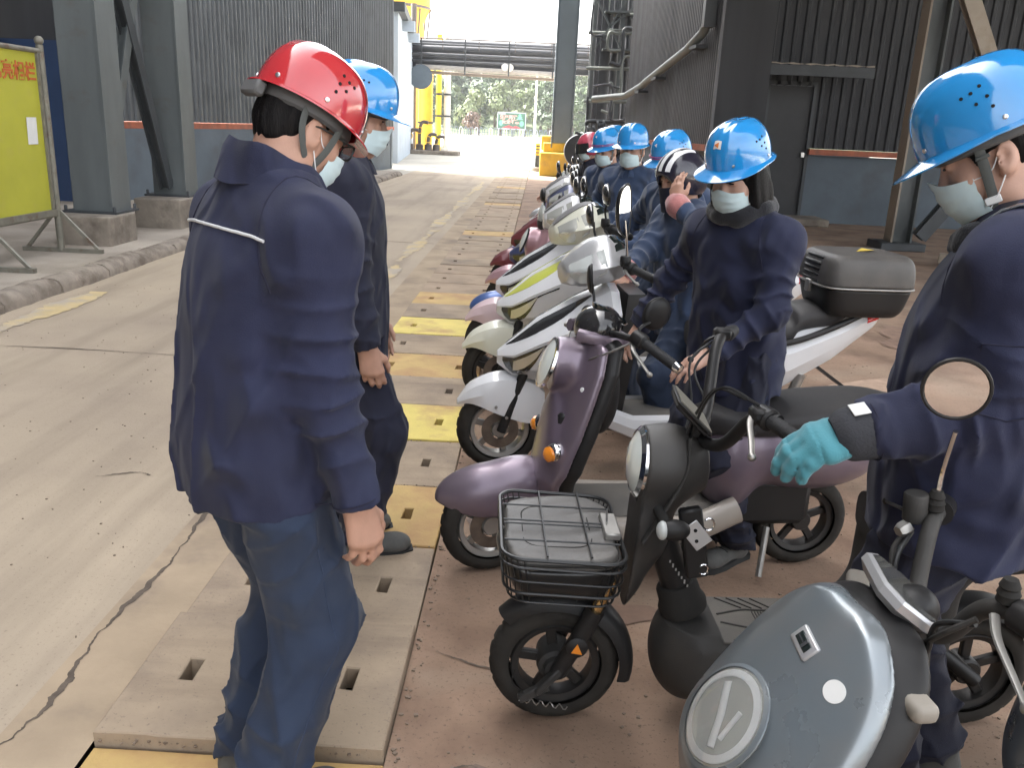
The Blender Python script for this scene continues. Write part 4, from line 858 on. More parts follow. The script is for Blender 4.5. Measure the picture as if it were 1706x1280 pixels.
def person(label, pos, rz, s=1.0, stand=True, lean=0.0, pitch=.1, yaw=0.0, roll=0.0, armL=None, armR=None, hintL=(-.5, -.7, -.3), hintR=(.5, -.7, -.3),
           hel=None, mask=True, glasses=False, hair='short', cloth=None, pants=None, handL={}, handR={}, legs=None, vx=.006, group=None, skin=None, seed=1,
           collar='shirt', piping=False, ptilt=(0, 0), bulk=1.0, gloveL=False, shoes=True, hem=.74, sticker=None, strap='v', twist=0.0, hel_tilt=0.0, pocket=False, hel_fwd=0.0, hel_up=0.0, col_dz=0.0, brim=1.0, cuffm=None, hs=1.0):
    cloth = cloth or M_navy; pants = pants or M_pants; skin = skin or M_skin
    Ri = rz_(-rz); W = lambda p: Ri @ (np.asarray(p, float) - np.asarray(pos, float))
    hip = np.array((ptilt[0], ptilt[1], (.90 if stand else .80) * s)); hem = hem * s if stand else hip[2] - .17 * s
    ch = hip + np.array((0, lean * .38, .36)) * s; nb = ch + np.array((0, lean * .20 - .005, .185)) * s
    Rt = rz_(twist); shL = ch + Rt @ np.array((-.185, lean * .08, .105)) * s; shR = ch + Rt @ np.array((.185, lean * .08, .105)) * s
    RH = rz_(yaw) @ rx(-pitch) @ ry(roll); pv = nb + np.array((0, .010, .018)) * s; hc = pv + RH @ np.array((0, .018, .112)) * s * hs
    sh = s * hs
    def Hd(x, y, z): return hc + RH @ np.array((x, y, z)) * s * hs
    dflt = {'L': ch + np.array((-.27, .02, -.42)) * s, 'R': ch + np.array((.27, .02, -.42)) * s}
    wL = W(armL) if armL is not None else dflt['L']; wR = W(armR) if armR is not None else dflt['R']
    eL, wL = ik(shL, wL, .285 * s, .255 * s, hintL); eR, wR = ik(shR, wR, .285 * s, .255 * s, hintR)
    if legs is None: legs = (((-.10, 0, .09), (-.02, 1, 0)), ((.10, 0, .09), (.02, 1, 0))) if stand else (((-.25, .12, .09), (-.3, 1, 0)), ((.25, .12, .09), (.3, 1, 0)))
    hpL, hpR = hip + np.array((-.09, 0, -.02)) * s, hip + np.array((.09, 0, -.02)) * s
    kn = []
    for hp, (an, hint) in zip((hpL, hpR), legs):
        an = np.asarray(an, float) * np.array((1, 1, 1)); k_, a_ = ik(hp, an, .42 * s, .41 * s, hint); kn.append((k_, a_))
    # -- body: one continuous skin surface
    pr = [els(Hd(0, -.012, .032), np.array((.074, .096, .090)) * sh, RH, .02), els(Hd(0, .028, -.03), np.array((.061, .068, .088)) * sh, RH, .03),
          els(Hd(0, .062, -.098), np.array((.026, .024, .02)) * sh, RH, .03), cone(Hd(-.045, .01, -.07), Hd(-.012, .06, -.1), .022 * sh, .018 * sh, .03), cone(Hd(.045, .01, -.07), Hd(.012, .06, -.1), .022 * sh, .018 * sh, .03),
          els(Hd(-.040, .058, -.03), np.array((.026, .020, .026)) * sh, RH, .04), els(Hd(.040, .058, -.03), np.array((.026, .020, .026)) * sh, RH, .04)]
    for q in (-1, 1): pr.append(els(Hd(q * .031, .098, .014), np.array((.019, .014, .011)) * sh, RH, .016, 's'))
    pr += [cone(Hd(0, .090, .016), Hd(0, .112, -.030), .0075 * sh, .0125 * sh, .014), els(Hd(-.012, .100, -.033), np.array((.008, .01, .007)) * sh, RH, .01), els(Hd(.012, .100, -.033), np.array((.008, .01, .007)) * sh, RH, .01),
           cone(Hd(-.045, .082, .032), Hd(-.012, .095, .03), .006 * sh, .007 * sh, .016), cone(Hd(.045, .082, .032), Hd(.012, .095, .03), .006 * sh, .007 * sh, .016)]
    for q in (-1, 1):
        pr.append(els(Hd(q * .031, .083, .013), np.array((.016, .012, .0105)) * sh, RH, .006))
        Re = RH @ rz_(-q * .35) @ rx(.15)
        pr += [els(Hd(q * .079, -.012, -.008), np.array((.010, .021, .033)) * sh, Re, .008), els(Hd(q * .089, -.006, -.004), np.array((.008, .011, .019)) * sh, Re, .006, 's'), els(Hd(q * .077, .0, -.034), np.array((.007, .009, .009)) * sh, RH, .008)]
    pr += [cone(Hd(-.016, .092, -.06), Hd(.016, .092, -.06), .008 * sh, .008 * sh, .01), els(Hd(0, .104, -.066), np.array((.022, .01, .0022)) * sh, RH, .004, 's'), cone(Hd(-.013, .090, -.072), Hd(.013, .090, -.072), .009 * sh, .009 * sh, .01)]
    pr += [cone(nb + np.array((0, -.005, -.04)) * s, Hd(0, -.025, -.06), .060 * s, .056 * s, .04), cone(nb, hip, .05 * s, .06 * s, .04), cone(shL, shR, .03 * s, .03 * s, .04)]
    for shd, el, wr in ((shL, eL, wL), (shR, eR, wR)): pr += [cone(shd, el, .032 * s, .030 * s, .03), cone(el, wr, .032 * s, .024 * s, .03)]
    for hp, (k_, a_) in zip((hpL, hpR), kn): pr += [cone(hp, k_, .05 * s, .04 * s, .03), cone(k_, a_, .04 * s, .032 * s, .03)]
    for nm, el, wr, hd, sd_ in (('L', eL, wL, handL, 1), ('R', eR, wR, handR, 1)):
        f = nrmz(wr - el); f = nrmz(f * (1 - hd.get('bend', .3)) + (Ri @ np.asarray(hd['fwd'], float) if 'fwd' in hd else f) * hd.get('bend', .3)); pn = Ri @ np.asarray(hd['pn'], float) if 'pn' in hd else np.array((1.0 if nm == 'L' else -1.0, -.2, 0))
        side = hd.get('side', -1 if nm == 'L' else 1)
        if not (nm == 'L' and gloveL): pr += hand_prims(wr, f, pn, side, hd.get('curl', .38), .98 * s * hd.get('s', 1), thumb=hd.get('thumb', .6), fing=hd.get('fing', (1, 1.05, 1.1, 1.15)))
        else: pr.append(cone(wr, wr + f * .05, .024 * s, .02 * s, .02)); gl = hand_prims(wr, f, pn, side, hd.get('curl', .38), 1.10 * s, fat=1.52, k=.006, spread=.085, thumb=.8)
    body = sdf_obj('person', pr, min(vx, .006), skin, None); body.location = pos; body.rotation_euler = (0, 0, rz); tag(body, label, 'person', group)
    # -- jacket
    b = bulk; z = lambda f: hem + (nb[2] - hem) * f
    def ctr(zz): f = np.clip((zz - hip[2]) / (nb[2] - hip[2]), -.5, 1); return np.array((hip[0] + (nb[0] - hip[0]) * f, hip[1] + (nb[1] - hip[1]) * max(f, 0) ** 1.0, zz))
    st = [(ctr(z(0)), .205 * b * s, .150 * b * s), (ctr(z(.18)), .208 * b * s, .155 * b * s), (ctr(z(.42)), .203 * b * s, .155 * b * s), (ctr(z(.62)), .208 * b * s, .155 * b * s), (ctr(z(.80)), .203 * s * (.5 + .5 * b), .138 * s * (.5 + .5 * b)), (ctr(z(.91)), .14 * s, .108 * s), (ctr(z(1.0)), .078 * s, .080 * s)]
    jk = [tubez(st, .05, pw=2.3)]
    for shd, el, wr, sgn in ((shL, eL, wL, -1), (shR, eR, wR, 1)):
        jk += [cone(nb + np.array((sgn * .05, -.01, -.035)) * s, shd + np.array((0, 0, -.01)) * s, .062 * s, .078 * b * s, .07), cone(shd + np.array((0, 0, -.012)) * s, el, .077 * b * s, .064 * b * s, .05, rip=(.0065, 4.2, .95, .6, seed + 3)), cone(el, wr + nrmz(wr - el) * .02, .064 * b * s, .049 * b * s, .035, rip=(.0065, 4.0, .2, .6, seed + 5))]
    for el, wr in ((eL, wL), (eR, wR)):
        d = nrmz(wr - el); jk += [fnp(lambda P, w_=wr, d_=d: np.maximum(-((P - w_) @ d_ - .004), np.sqrt(((P - w_) ** 2).sum(-1)) - .15), wr - .15, wr + .15, .006, 's'), cone(wr - d * .03, wr + d * .1, .034 * s, .034 * s, .004, 's')]
    jk.append(cut((0, 0, -1), (0, 0, hem)))
    def folds(P):
        a = wav(P, (9, 9, 4.5), seed) ; c_ = wav(P, (22, 22, 12), seed + 40); r_ = 1 - np.abs(a); zf = np.clip((z(.78) - P[:, 2]) / .25, .25, 1)
        b_ = wav(P, (14, 14, 9), seed + 77); return -(.013 * (r_ ** 3 - .3) + .007 * ((1 - np.abs(b_)) ** 4 - .2) + .003 * c_) * zf * s
    jo = sdf_obj('jacket', jk, vx, cloth, body, folds)
    surf = jk[:-1] if False else jk
    # -- collar
    g = G(); n = 40; ph = np.linspace(0, 2 * PI, n, endpoint=False); up = nrmz(hc - nb) * .5 + np.array((0, -.0, .5)); cc = nb + np.array((0, .005, -.012 - col_dz)) * s
    if collar == 'knit':
        n_ = 44; cp = []; rd = []
        for k in range(n_):
            a = 2 * PI * k / n_; fr = .5 + .5 * math.cos(a); cp.append(cc + np.array((math.sin(a) * .088, math.cos(a) * .092 + .008, .030 - .038 * fr ** 2)) * s); rd.append((.033 - .008 * fr ** 3 + .0035 * math.sin(7 * a) + .002 * math.sin(17 * a)) * s)
        sdf_obj('collar', [cone(cp[k], cp[(k + 1) % n_], rd[k], rd[(k + 1) % n_], .02) for k in range(n_)], .007, M_collar, body, lambda P: .003 * wav(P, (60, 60, 60), seed) + .005 * wav(P, (25, 25, 25), seed + 1))
    else:
        rows = []
        for r1, zz in ((.068, .0), (.071, .035), (.073, .060), (.079, .066), (.088, .050), (.099, .014), (.106, -.012)):
            row = []
            for k in range(37):
                a = -2.92 + 5.84 * k / 36; bk = math.cos(a); row.append(cc + np.array((math.sin(a + PI) * r1 * .96, math.cos(a + PI) * r1 * 1.04 + lean * zz * .4, zz * (.78 + .22 * bk) - .030 * (1 - bk) * .7 + (.004 * math.sin(5 * a)))) * s)
            rows.append(row)
        g.patch(np.array(rows), .004 * s); g.obj('collar', cloth, body, angle=60)
    def on(pts, d, lift=.0015):
        out = []
        for p in pts: q = onto(surf, p, d, .32); out.append(q - nrmz(d) * (lift - float(folds(q[None])[0]) * 0 ))
        return np.array(out)
    if piping:
        pts = [(x * s, -.34, z(.885) - .010 * s * (abs(x) / .17) ** 2 - .01) for x in np.linspace(-.178, .178, 24)]; q = on(pts, (0, 1, 0), .003)
        f_ = folds(q); q[:, 1] -= np.maximum(-f_, 0); G().tube(q, .0032 * s, 8).obj('piping', M_piping, body)
        for shd, sg in ((shL, -1), (shR, 1)):
            pts = []
            for a in np.linspace(-.6, 3.3, 18): pts.append(shd + np.array((sg * -.035, -math.sin(a) * 0 + .13 * math.cos(a + PI / 2), -.045 + .13 * math.sin(a + PI / 2))) * s)
    if vx < .0068:
        for shd, sg in ((shL, -1), (shR, 1)):
            c0 = shd + (nb + np.array((0, 0, -.03)) * s - shd) * .10 + np.array((0, 0, -.05)) * s; axd = nrmz((sg, 0, .35)); e1, e2, _ = frame(axd, (0, 1, 0)); lp = []
            for a in np.linspace(0, 2 * PI, 40, endpoint=False): d_ = e1 * math.cos(a) + e2 * math.sin(a); lp.append(onto(surf, c0 + d_ * .24, -d_, .24) + d_ * .0012)
            lp = np.array(lp); up_i = [i for i in range(40) if lp[i][2] > c0[2] - .075 * s]; k0 = next((i for i in up_i if (i - 1) % 40 not in up_i), 0); lp = np.roll(lp, -k0, 0)[:len(up_i)]
            f_ = folds(lp); G().tube(lp + (lp - c0) / np.linalg.norm(lp - c0, axis=1)[:, None] * np.maximum(-f_, -.004)[:, None], .0018, 6).obj('armhole_seam', M_seam, body)
    if pocket:                                             # chest pocket flap and sleeve pocket seams
        el, wr, shd = eL, wL, shL; d = nrmz(el - shd); out_ = nrmz(np.array((-1, -.2, .15)) - d * (np.array((-1, -.2, .15)) @ d)); sd_ = np.cross(d, out_); loop = []
        for u, v in ((-.055, .14), (.055, .14), (.058, .27), (.0, .285), (-.058, .27), (-.055, .14)): loop.append((u, v))
        L_ = []
        for (u0, v0), (u1, v1) in zip(loop[:-1], loop[1:]):
            for t in np.linspace(0, 1, 6, endpoint=False): L_.append(shd + d * (v0 + (v1 - v0) * t) * s + sd_ * (u0 + (u1 - u0) * t) * s + out_ * .2)
        q = np.array([onto(surf, p, -out_, .3) + out_ * .002 for p in L_]); G().tube(q, .0016, 6, closed=True).obj('sleeve_pocket_seam', M_seam, body)
    # -- trousers
    wz = hem + .06 * s; top = min(hip[2] + .06 * s, hip[2] + .06); tr = [tubez([(ctr(hip[2] - .12 * s), .165 * s, .135 * s), (ctr(hip[2] - .02 * s), .172 * s, .138 * s), (ctr(hip[2] + .08 * s), .16 * s, .125 * s)], .05)]
    for hp, (k_, a_) in zip((hpL, hpR), kn):
        d = nrmz(a_ - k_); tr += [cone(hp, k_, .106 * s, .090 * s, .03, rip=(.005, 3, 1.05, .35, seed + 7)), cone(k_, a_ - d * .0, .090 * s, .084 * s, .03, rip=(.0065, 4, .95, .45, seed + 8))]
        tr.append(cone(a_ + d * .085, a_ + d * .24, .11 * s, .11 * s, .004, 's'))
    def tfold(P):
        a = wav(P, (11, 11, 4.0), seed + 90); c_ = wav(P, (20, 20, 14), seed + 41); b_ = wav(P, (17, 17, 13), seed + 66); return -(.015 * ((1 - np.abs(a)) ** 3 - .3) + .010 * ((1 - np.abs(b_)) ** 4 - .2) + .003 * c_) * s
    sdf_obj('trousers', tr, vx * 1.1, pants, body, tfold)
    if vx < .0068:
        for hp, (k_, a_), sg in ((hpL, kn[0], -1), (hpR, kn[1], 1)):
            P = [onto(tr, p + np.array((sg * .2, .0, 0)), (-sg, 0, 0), .24) for p in [hp * (1 - t) + k_ * t for t in np.linspace(.25, 1, 12)] + [k_ * (1 - t) + a_ * t for t in np.linspace(.08, 1, 12)]]
            P = np.array(P); f_ = tfold(P); P[:, 0] -= sg * f_ - sg * .0005; G().tube(P, .0016, 6).obj('side_seam', M_seamb, body)
        for el, wr in ((eL, wL), (eR, wR)):
            d = nrmz(wr - el); e1, e2, _ = frame(d); P = np.array([onto(jk, wr - d * .01 + (e1 * math.cos(a) + e2 * math.sin(a)) * .1, -(e1 * math.cos(a) + e2 * math.sin(a)), .1) for a in np.linspace(0, 2 * PI, 28, endpoint=False)])
            G().tube(P + (P - (wr - d * .01)) * .03, .0016, 6, closed=True).obj('cuff_seam', M_seam, body)
    if shoes:
        for (k_, a_), q in zip(kn, legs):
            f = np.array((q[1][0], q[1][1], 0)); f = nrmz(f); R = np.stack([np.array((f[1], -f[0], 0)), f, np.array((0, 0, 1.0))], 1); o = np.array((a_[0], a_[1], 0))
            T = lambda x, y, zz: o + R @ np.array((x, y, zz)) * s
            so = sdf_obj('shoe', [els(T(0, -.02, .055), np.array((.040, .062, .048)) * s, R, .03), els(T(0, .10, .045), np.array((.045, .085, .036)) * s, R, .04), els(T(0, .155, .042), np.array((.043, .05, .034)) * s, R, .03), cone(T(0, -.015, .06), T(0, -.02, .12), .046 * s, .05 * s, .03), cut((0, 0, -1), (0, 0, .016))], .0065, M_shoe, body)
            g = G(); ol = [(-.038, -.07), (-.02, -.085), (.02, -.085), (.038, -.07), (.040, .02), (.049, .10), (.046, .17), (.025, .212), (-.02, .212), (-.044, .17), (-.049, .10), (-.040, .02)]
            g.M = rot4(R); g.M[:3, 3] = o; g.prism([(x * s, y * s) for x, y in ol], .001, .024); g.obj('sole', M_sole, so, angle=30)
            g = G(); g.M = rot4(R); g.M[:3, 3] = o
            for yy in (.035, .055, .075): g.tube([(-.028, yy, .083 - (yy - .03) * .35), (0, yy + .008, .093 - (yy - .03) * .35), (.028, yy, .083 - (yy - .03) * .35)], .003, 6)
            g.obj('lace', M_sole, so)
    # -- hair
    HP = []
    if hair == 'short':
        HP = [els(Hd(0, -.020, .030), np.array((.0795, .0975, .096)) * sh, RH, .01), els(Hd(0, -.062, -.022), np.array((.062, .045, .055)) * sh, RH, .03), cut(RH @ np.array((0, .75, -.62)), Hd(0, .045, .03)), cut(RH @ np.array((0, .25, -1)), Hd(0, -.06, -.058))]
        HP.append(els(Hd(.09, .0, -.03), np.array((.035, .034, .055)) * sh, RH, .01, 's')); HP.append(els(Hd(-.09, .0, -.03), np.array((.035, .034, .055)) * sh, RH, .01, 's'))
    elif hair == 'long':
        HP = [els(Hd(0, -.020, .028), np.array((.086, .104, .10)) * sh, RH, .02), els(Hd(-.084, .005, -.065), np.array((.024, .052, .13)) * sh, RH, .04), els(Hd(.084, .005, -.065), np.array((.024, .052, .13)) * sh, RH, .04), els(Hd(0, -.05, -.075), np.array((.096, .066, .125)) * sh, RH, .05), els(Hd(0, .035, .058), np.array((.076, .066, .040)) * sh, RH, .02)]
        HP.append(els(Hd(0, .075, -.045), np.array((.060, .085, .070)) * sh, RH, .012, 's')); HP.append(els(Hd(0, .078, .046), np.array((.068, .036, .036)) * sh, RH, .012))
    elif hair == 'tied':
        HP = [els(Hd(0, -.018, .028), np.array((.0815, .101, .098)) * sh, RH, .02), els(Hd(0, -.085, -.02), np.array((.05, .045, .06)) * sh, RH, .04), cone(Hd(0, -.125, -.01), Hd(0, -.15, -.09), .03 * sh, .022 * sh, .03), cone(Hd(-.07, .04, .03), Hd(-.076, .035, -.01), .010 * sh, .006 * sh, .01), cone(Hd(.07, .04, .03), Hd(.076, .035, -.01), .010 * sh, .006 * sh, .01), cut(RH @ np.array((0, .93, -.36)), Hd(0, .058, .02))]
        for q in (-1, 1): HP.append(els(Hd(q * .09, .004, -.035), np.array((.04, .036, .055)) * sh, RH, .01, 's'))
    if HP: sdf_obj('hair', HP, .0048, M_hair, body, lambda P: .0032 * wav(P @ RH, (130, 130, 12), seed))
    # -- mask, eyes, glasses
    def face(u, v, lift=0.0):                         # point of the mask surface, u sideways in -1..1, v down 0..1
        th = u * 1.22; prof = .125 - .010 * v + .008 * math.sin(v * PI) - .018 * v * v; x = .0755 * math.sin(th) * (1.0 + .0 * v); y = .022 + (prof - .022 + lift) * math.cos(th) ** .8 - .012 * abs(u) ** 3
        if v < .25: y += .006 * (1 - v / .25) * math.exp(-(u / .16) ** 2)
        zz = -.012 - .100 * v + .012 * abs(u) * (1 - v) * -1 + .016 * abs(u) * v + .012 * math.exp(-(u / .30) ** 2) * (1 - v) ** 2
        return Hd(x, y, zz)
    if mask:
        nu, nv = 25, 17; g = G(); P = np.array([[face(u, v, .0016 * math.sin(v * 6.28 * 3.5) * (1 if .15 < v < .8 else .3)) for v in np.linspace(0, 1, nv)] for u in np.linspace(-1, 1, nu)]); g.patch(P, -.0012); mk = g.obj('mask', M_mask, body, angle=70)
        for q in (-1, 1):
            for v in (.06, .94): G().tube(cr([face(q * .99, v), Hd(q * .078, .022, -.02 - .05 * v), Hd(q * .082, -.006, .018 - .05 * v)], 6), .0014 * sh, 6).obj('ear_loop', M_loop, mk)
    for q in (-1, 1):
        g = G(); g.ell(Hd(q * .031, .0945, .012), np.array((.0115, .004, .0032)) * sh, RH, 8, 12); e = g.obj('eye', M_eye, body)
        g = G(); P = [Hd(q * x, .1005 - (x - .03) ** 2 * 9, .033 + zz) for x, zz in ((.012, -.002), (.024, .003), (.036, .003), (.049, -.003))]; g.tube(cr(P, 4), np.interp(np.linspace(0, 1, 13), [0, .4, 1], [.003, .0036, .0015]) * sh, 6, flat=(RH @ np.array((0, 0, 1)), .8)); g.obj('eyebrow', M_hair, body)
    if glasses:
        g = G()
        for q in (-1, 1):
            lp = [Hd(q * (.033 + .026 * np.sign(math.cos(a)) * abs(math.cos(a)) ** .6), .118 - .004 * abs(math.cos(a)), .006 + .018 * np.sign(math.sin(a)) * abs(math.sin(a)) ** .6) for a in np.linspace(0, 2 * PI, 28, endpoint=False)]
            g.tube(lp, .0024 * sh, 6, closed=True); g.tube(cr([Hd(q * .060, .112, .012), Hd(q * .078, .09, .013), Hd(q * .083, .0, .008), Hd(q * .078, -.03, -.006)], 6), .0026 * sh, 6)
        g.tube([Hd(-.007, .119, .009), Hd(0, .122, .012), Hd(.007, .119, .009)], .0022 * sh, 6); go = g.obj('glasses', M_frame, body)
        for q in (-1, 1): g = G(); g.M = rot4(RH); g.M[:3, 3] = Hd(q * .033, .117, .006); g.lathe([(.024 * sh, -.0008), (.024 * sh, .0008)], (0, 0, 0), (0, 1, 0), 20); g.obj('lens', M_lens, go)
    # -- helmet and straps
    if hel is not None:
        RHh = RH @ rx(-hel_tilt); h, MH, out = helmet(body, Hd(0, -.004 + hel_fwd, .047 + hel_up), RHh, hel, 1.0 * s * hs, sticker, brim)
        for q in (-1, 1):
            if strap == 'v':
                for pts in (((.088, .045, .045), (.083, .035, -.03), (.070, .020, -.088)), ((.084, -.055, .045), (.087, -.045, -.02), (.070, .014, -.088))):
                    P = cr([Hd(q * x, y, zz) for x, y, zz in pts], 6); G().tube(P, .0085 * sh, 8, flat=(RH @ np.array((1, 0, 0)), .22)).obj('chin_strap', M_strap, h)
                P = cr([Hd(q * .070, .016, -.085), Hd(q * .052, .04, -.118), Hd(0, .055, -.128)], 6); G().tube(P, .007 * sh, 8, flat=(RH @ np.array((q, 0, -.6)), .25)).obj('chin_strap', M_strap, h)
            else:
                P = cr([Hd(q * .088, .028, .045), Hd(q * .0865, .030, -.01), Hd(q * .074, .034, -.07)], 6); G().tube(P, .0095 * sh, 8, flat=(RH @ np.array((1, 0, 0)), .2)).obj('chin_strap', M_strap, h)
                g = G(); g.box(Hd(q * .074, .036, -.078), (.006 * sh, .030 * sh, .016 * sh), RH, .002); g.obj('strap_clip', M_clip, h)
                g = G(); g.box(Hd(q * .089, .028, .008), (.006 * sh, .026 * sh, .008 * sh), RH, .002); g.obj('strap_clip', M_strap, h)
                P = cr([Hd(q * .073, .036, -.085), Hd(q * .05, .045, -.115), Hd(0, .06, -.13)], 6); G().tube(P, .007 * sh, 8, flat=(RH @ np.array((q, 0, -.6)), .25)).obj('chin_strap', M_strap, h)
        g = G(); g.M = MH; g.box(np.array((0, -.120, -.022)) * s, (.06 * s, .022 * s, .03 * s), None, .005); g.obj('ratchet', M_helin, h)
    if gloveL:
        f = nrmz(wL - eL); fh = nrmz(f * (1 - handL.get('bend', .3)) + (Ri @ np.asarray(handL['fwd'], float)) * handL.get('bend', .3))
        def q_(P):
            t = (P - wL) @ fh; return -.0022 * np.abs(np.sin(t * 95 + 1.2 * wav(P, 12, 5)) ) + .0028 * (np.abs(np.sin(t * 62)) < .12)
        sdf_obj('glove', gl, .0045, M_glove, body, q_)
        g = G(); d = nrmz(wL - eL); g.tube(cr([wL - d * .03, wL + d * .03, wL + d * .035 + fh * .03], 5), [.058, .060, .060, .059, .058, .057, .056, .054, .050, .046, .040], 18); g.obj('glove_cuff', M_cuff, body)
    if cuffm:
        for nm, el, wr in (('L', eL, wL), ('R', eR, wR)):
            d = nrmz(wr - el); g = G(); g.tube(cr([wr - d * .06, wr - d * .01, wr + d * .04], 5), np.array([.052, .056, .058, .06, .06, .062, .06, .056, .05, .044, .038]) * s, 16); g.obj('plush_cuff', cuffm, body)
    return dict(body=body, Hd=Hd, RH=RH, surf=surf, W=W, wL=wL, wR=wR, eL=eL, eR=eR, on=on, nb=nb, z=z, s=s, shL=shL, shR=shR, ch=ch, folds=folds)
def face_dir(hx, hy): return math.atan2(-hx, hy)
STK = [(0, 0, 0, mat('white_sticker', (.75, .72, .68), .5)), (0, 0, 0, mat('orange_emblem_print', (.75, .22, .05), .5))]
STR = [(0, 0, 0, M_helb), (0, 0, 0, mat('white_emblem_print', (.8, .75, .72), .5))]
# red helmet man in the foreground
red = person('person in a red helmet and glasses seen from behind, navy jacket with white piping', (-.585, 1.74, 0), face_dir(.74, .67), s=1.035, hs=.85, brim=.5, col_dz=-.022, lean=.10, pitch=.50, yaw=.06,
  armR=(-.335, 1.60, .845), armL=(-.60, 2.06, .86), hintR=(-.35, -.8, -.1), handR=dict(fwd=(.1, .05, -1), pn=(-.5, .5, 0), curl=.42), hel=M_helr, glasses=True, hair='short', cloth=M_navy, piping=True,
  legs=(((-.09, -.02, .09), (-.1, 1, 0)), ((.09, -.08, .09), (.12, 1, 0))), vx=.0055, seed=4, bulk=.97, hem=.79)
blue = person('person in a blue helmet and dark navy jacket standing behind the red helmeted man', (-.695, 3.04, 0), face_dir(.97, .25), hs=.93, s=1.04, lean=.03, pitch=.22, yaw=-.15,
  armR=(-.555, 2.83, .845), armL=(-.62, 3.30, .86), handR=dict(fwd=(.2, 0, -1), pn=(-.2, .9, 0), curl=.45), hel=M_helb, glasses=False, hair='short', cloth=M_navyd, pants=M_navyd, vx=.007, seed=9, bulk=1.0, hem=.72,
  legs=(((-.10, -.02, .09), (0, 1, 0)), ((.10, .04, .09), (.0, 1, 0))))
A = person('person in a blue helmet with a turquoise glove, nearest on the right', (1.01, 1.84, 0), face_dir(-.88, .47), s=1.035, col_dz=.055, lean=-.02, pitch=.50, yaw=.08,
  armL=(.695, 1.66, 1.055), armR=(1.25, 2.2, .78), hintL=(.30, -.5, -.9), handL=dict(fwd=(-.8, .05, -.35), pn=(.0, .35, -.8), curl=.42, bend=.7), gloveL=True, hel=M_helb, hair='tied', cloth=M_navy, pants=M_navyd, collar='knit', vx=.0055, seed=14, bulk=1.18, strap='clip', pocket=True, skin=M_skinw,
  legs=(((-.12, .02, .09), (-.1, 1, 0)), ((.12, -.05, .09), (.1, 1, 0))))
B = person('person in a blue helmet with an orange emblem and long black hair', (.79, 3.16, 0), face_dir(-.78, -.62), s=.945, lean=.12, pitch=.30, hel_up=.022, yaw=.12,
  armL=(.63, 2.86, .90), armR=(.45, 3.45, .85), hintL=(-.7, -.5, -.4), handL=dict(fwd=(-.85, -.2, -.4), pn=(-.1, .2, -.9), curl=.25, bend=.7), hel=M_helb, hair='long', cloth=M_navy, pants=M_navyd, collar='knit', vx=.0065, seed=23, bulk=.95, strap='clip', sticker=STK, skin=M_skinw)
Cc = person('person in a black and white striped riding helmet with a hand at the face', (.80, 4.40, 0), face_dir(-.9, -.35), s=.955, stand=False, lean=.10, pitch=.25, yaw=.1, mask=False,
  armL=(.66, 4.12, 1.30), armR=(.40, 4.10, .90), hintL=(-.4, -.8, -.6), handL=dict(fwd=(.1, .3, 1), pn=(.6, .6, 0), curl=.3, bend=.8), handR=dict(fwd=(-.6, -.3, -.4), pn=(0, .3, -.9), curl=.45), cloth=M_bluej, pants=M_pants, vx=.009, seed=31, cuffm=M_pink, shoes=False)
Dd = person('person in a blue helmet with a dark red band and washed blue jacket', (.92, 5.35, 0), face_dir(-.8, -.55), s=.99, stand=False, lean=.18, pitch=.28, yaw=.1, armL=(.50, 5.0, .93), armR=(.45, 5.65, .95), hintL=(-.3, -.6, -.6), hel=M_helb, cloth=M_bluej, vx=.009, seed=37, strap='clip', sticker=STR, shoes=False, bulk=1.05)
Ee = person('person in a plain blue helmet and mask looking straight at the camera', (.74, 6.55, 0), face_dir(-.55, -.83), s=1.01, stand=False, lean=.14, pitch=.08, yaw=.12, armL=(.45, 6.25, .93), armR=(.4, 6.85, .95), hel=M_helb, cloth=M_bluej, vx=.010, seed=41, strap='clip', shoes=False, bulk=1.06)
Ff = person('person in a blue helmet half hidden behind the one facing the camera', (.66, 7.55, 0), face_dir(-.7, -.7), s=.99, stand=False, lean=.14, pitch=.2, yaw=.0, armL=(.3, 7.2, .93), armR=(.3, 7.8, .95), hel=M_helb, cloth=M_bluej, vx=.011, seed=43, strap='clip', sticker=STR, shoes=False)
Gg = person('person in a pinkish red riding helmet far along the row', (.72, 9.0, 0), face_dir(-.95, -.3), s=.985, stand=False, lean=.30, pitch=.25, yaw=.0, armL=(.15, 8.8, .95), armR=(.15, 9.3, .95), cloth=M_navyd, vx=.012, seed=47, shoes=False)
Hh = person('person in a dark blue helmet, farthest along the row of scooters', (.95, 10.2, 0), face_dir(-.9, -.3), s=1.01, stand=False, lean=.1, pitch=.1, armL=(.5, 10.0, .95), armR=(.5, 10.5, .95), hel=M_helb, cloth=M_navyd, vx=.012, seed=53, shoes=False)
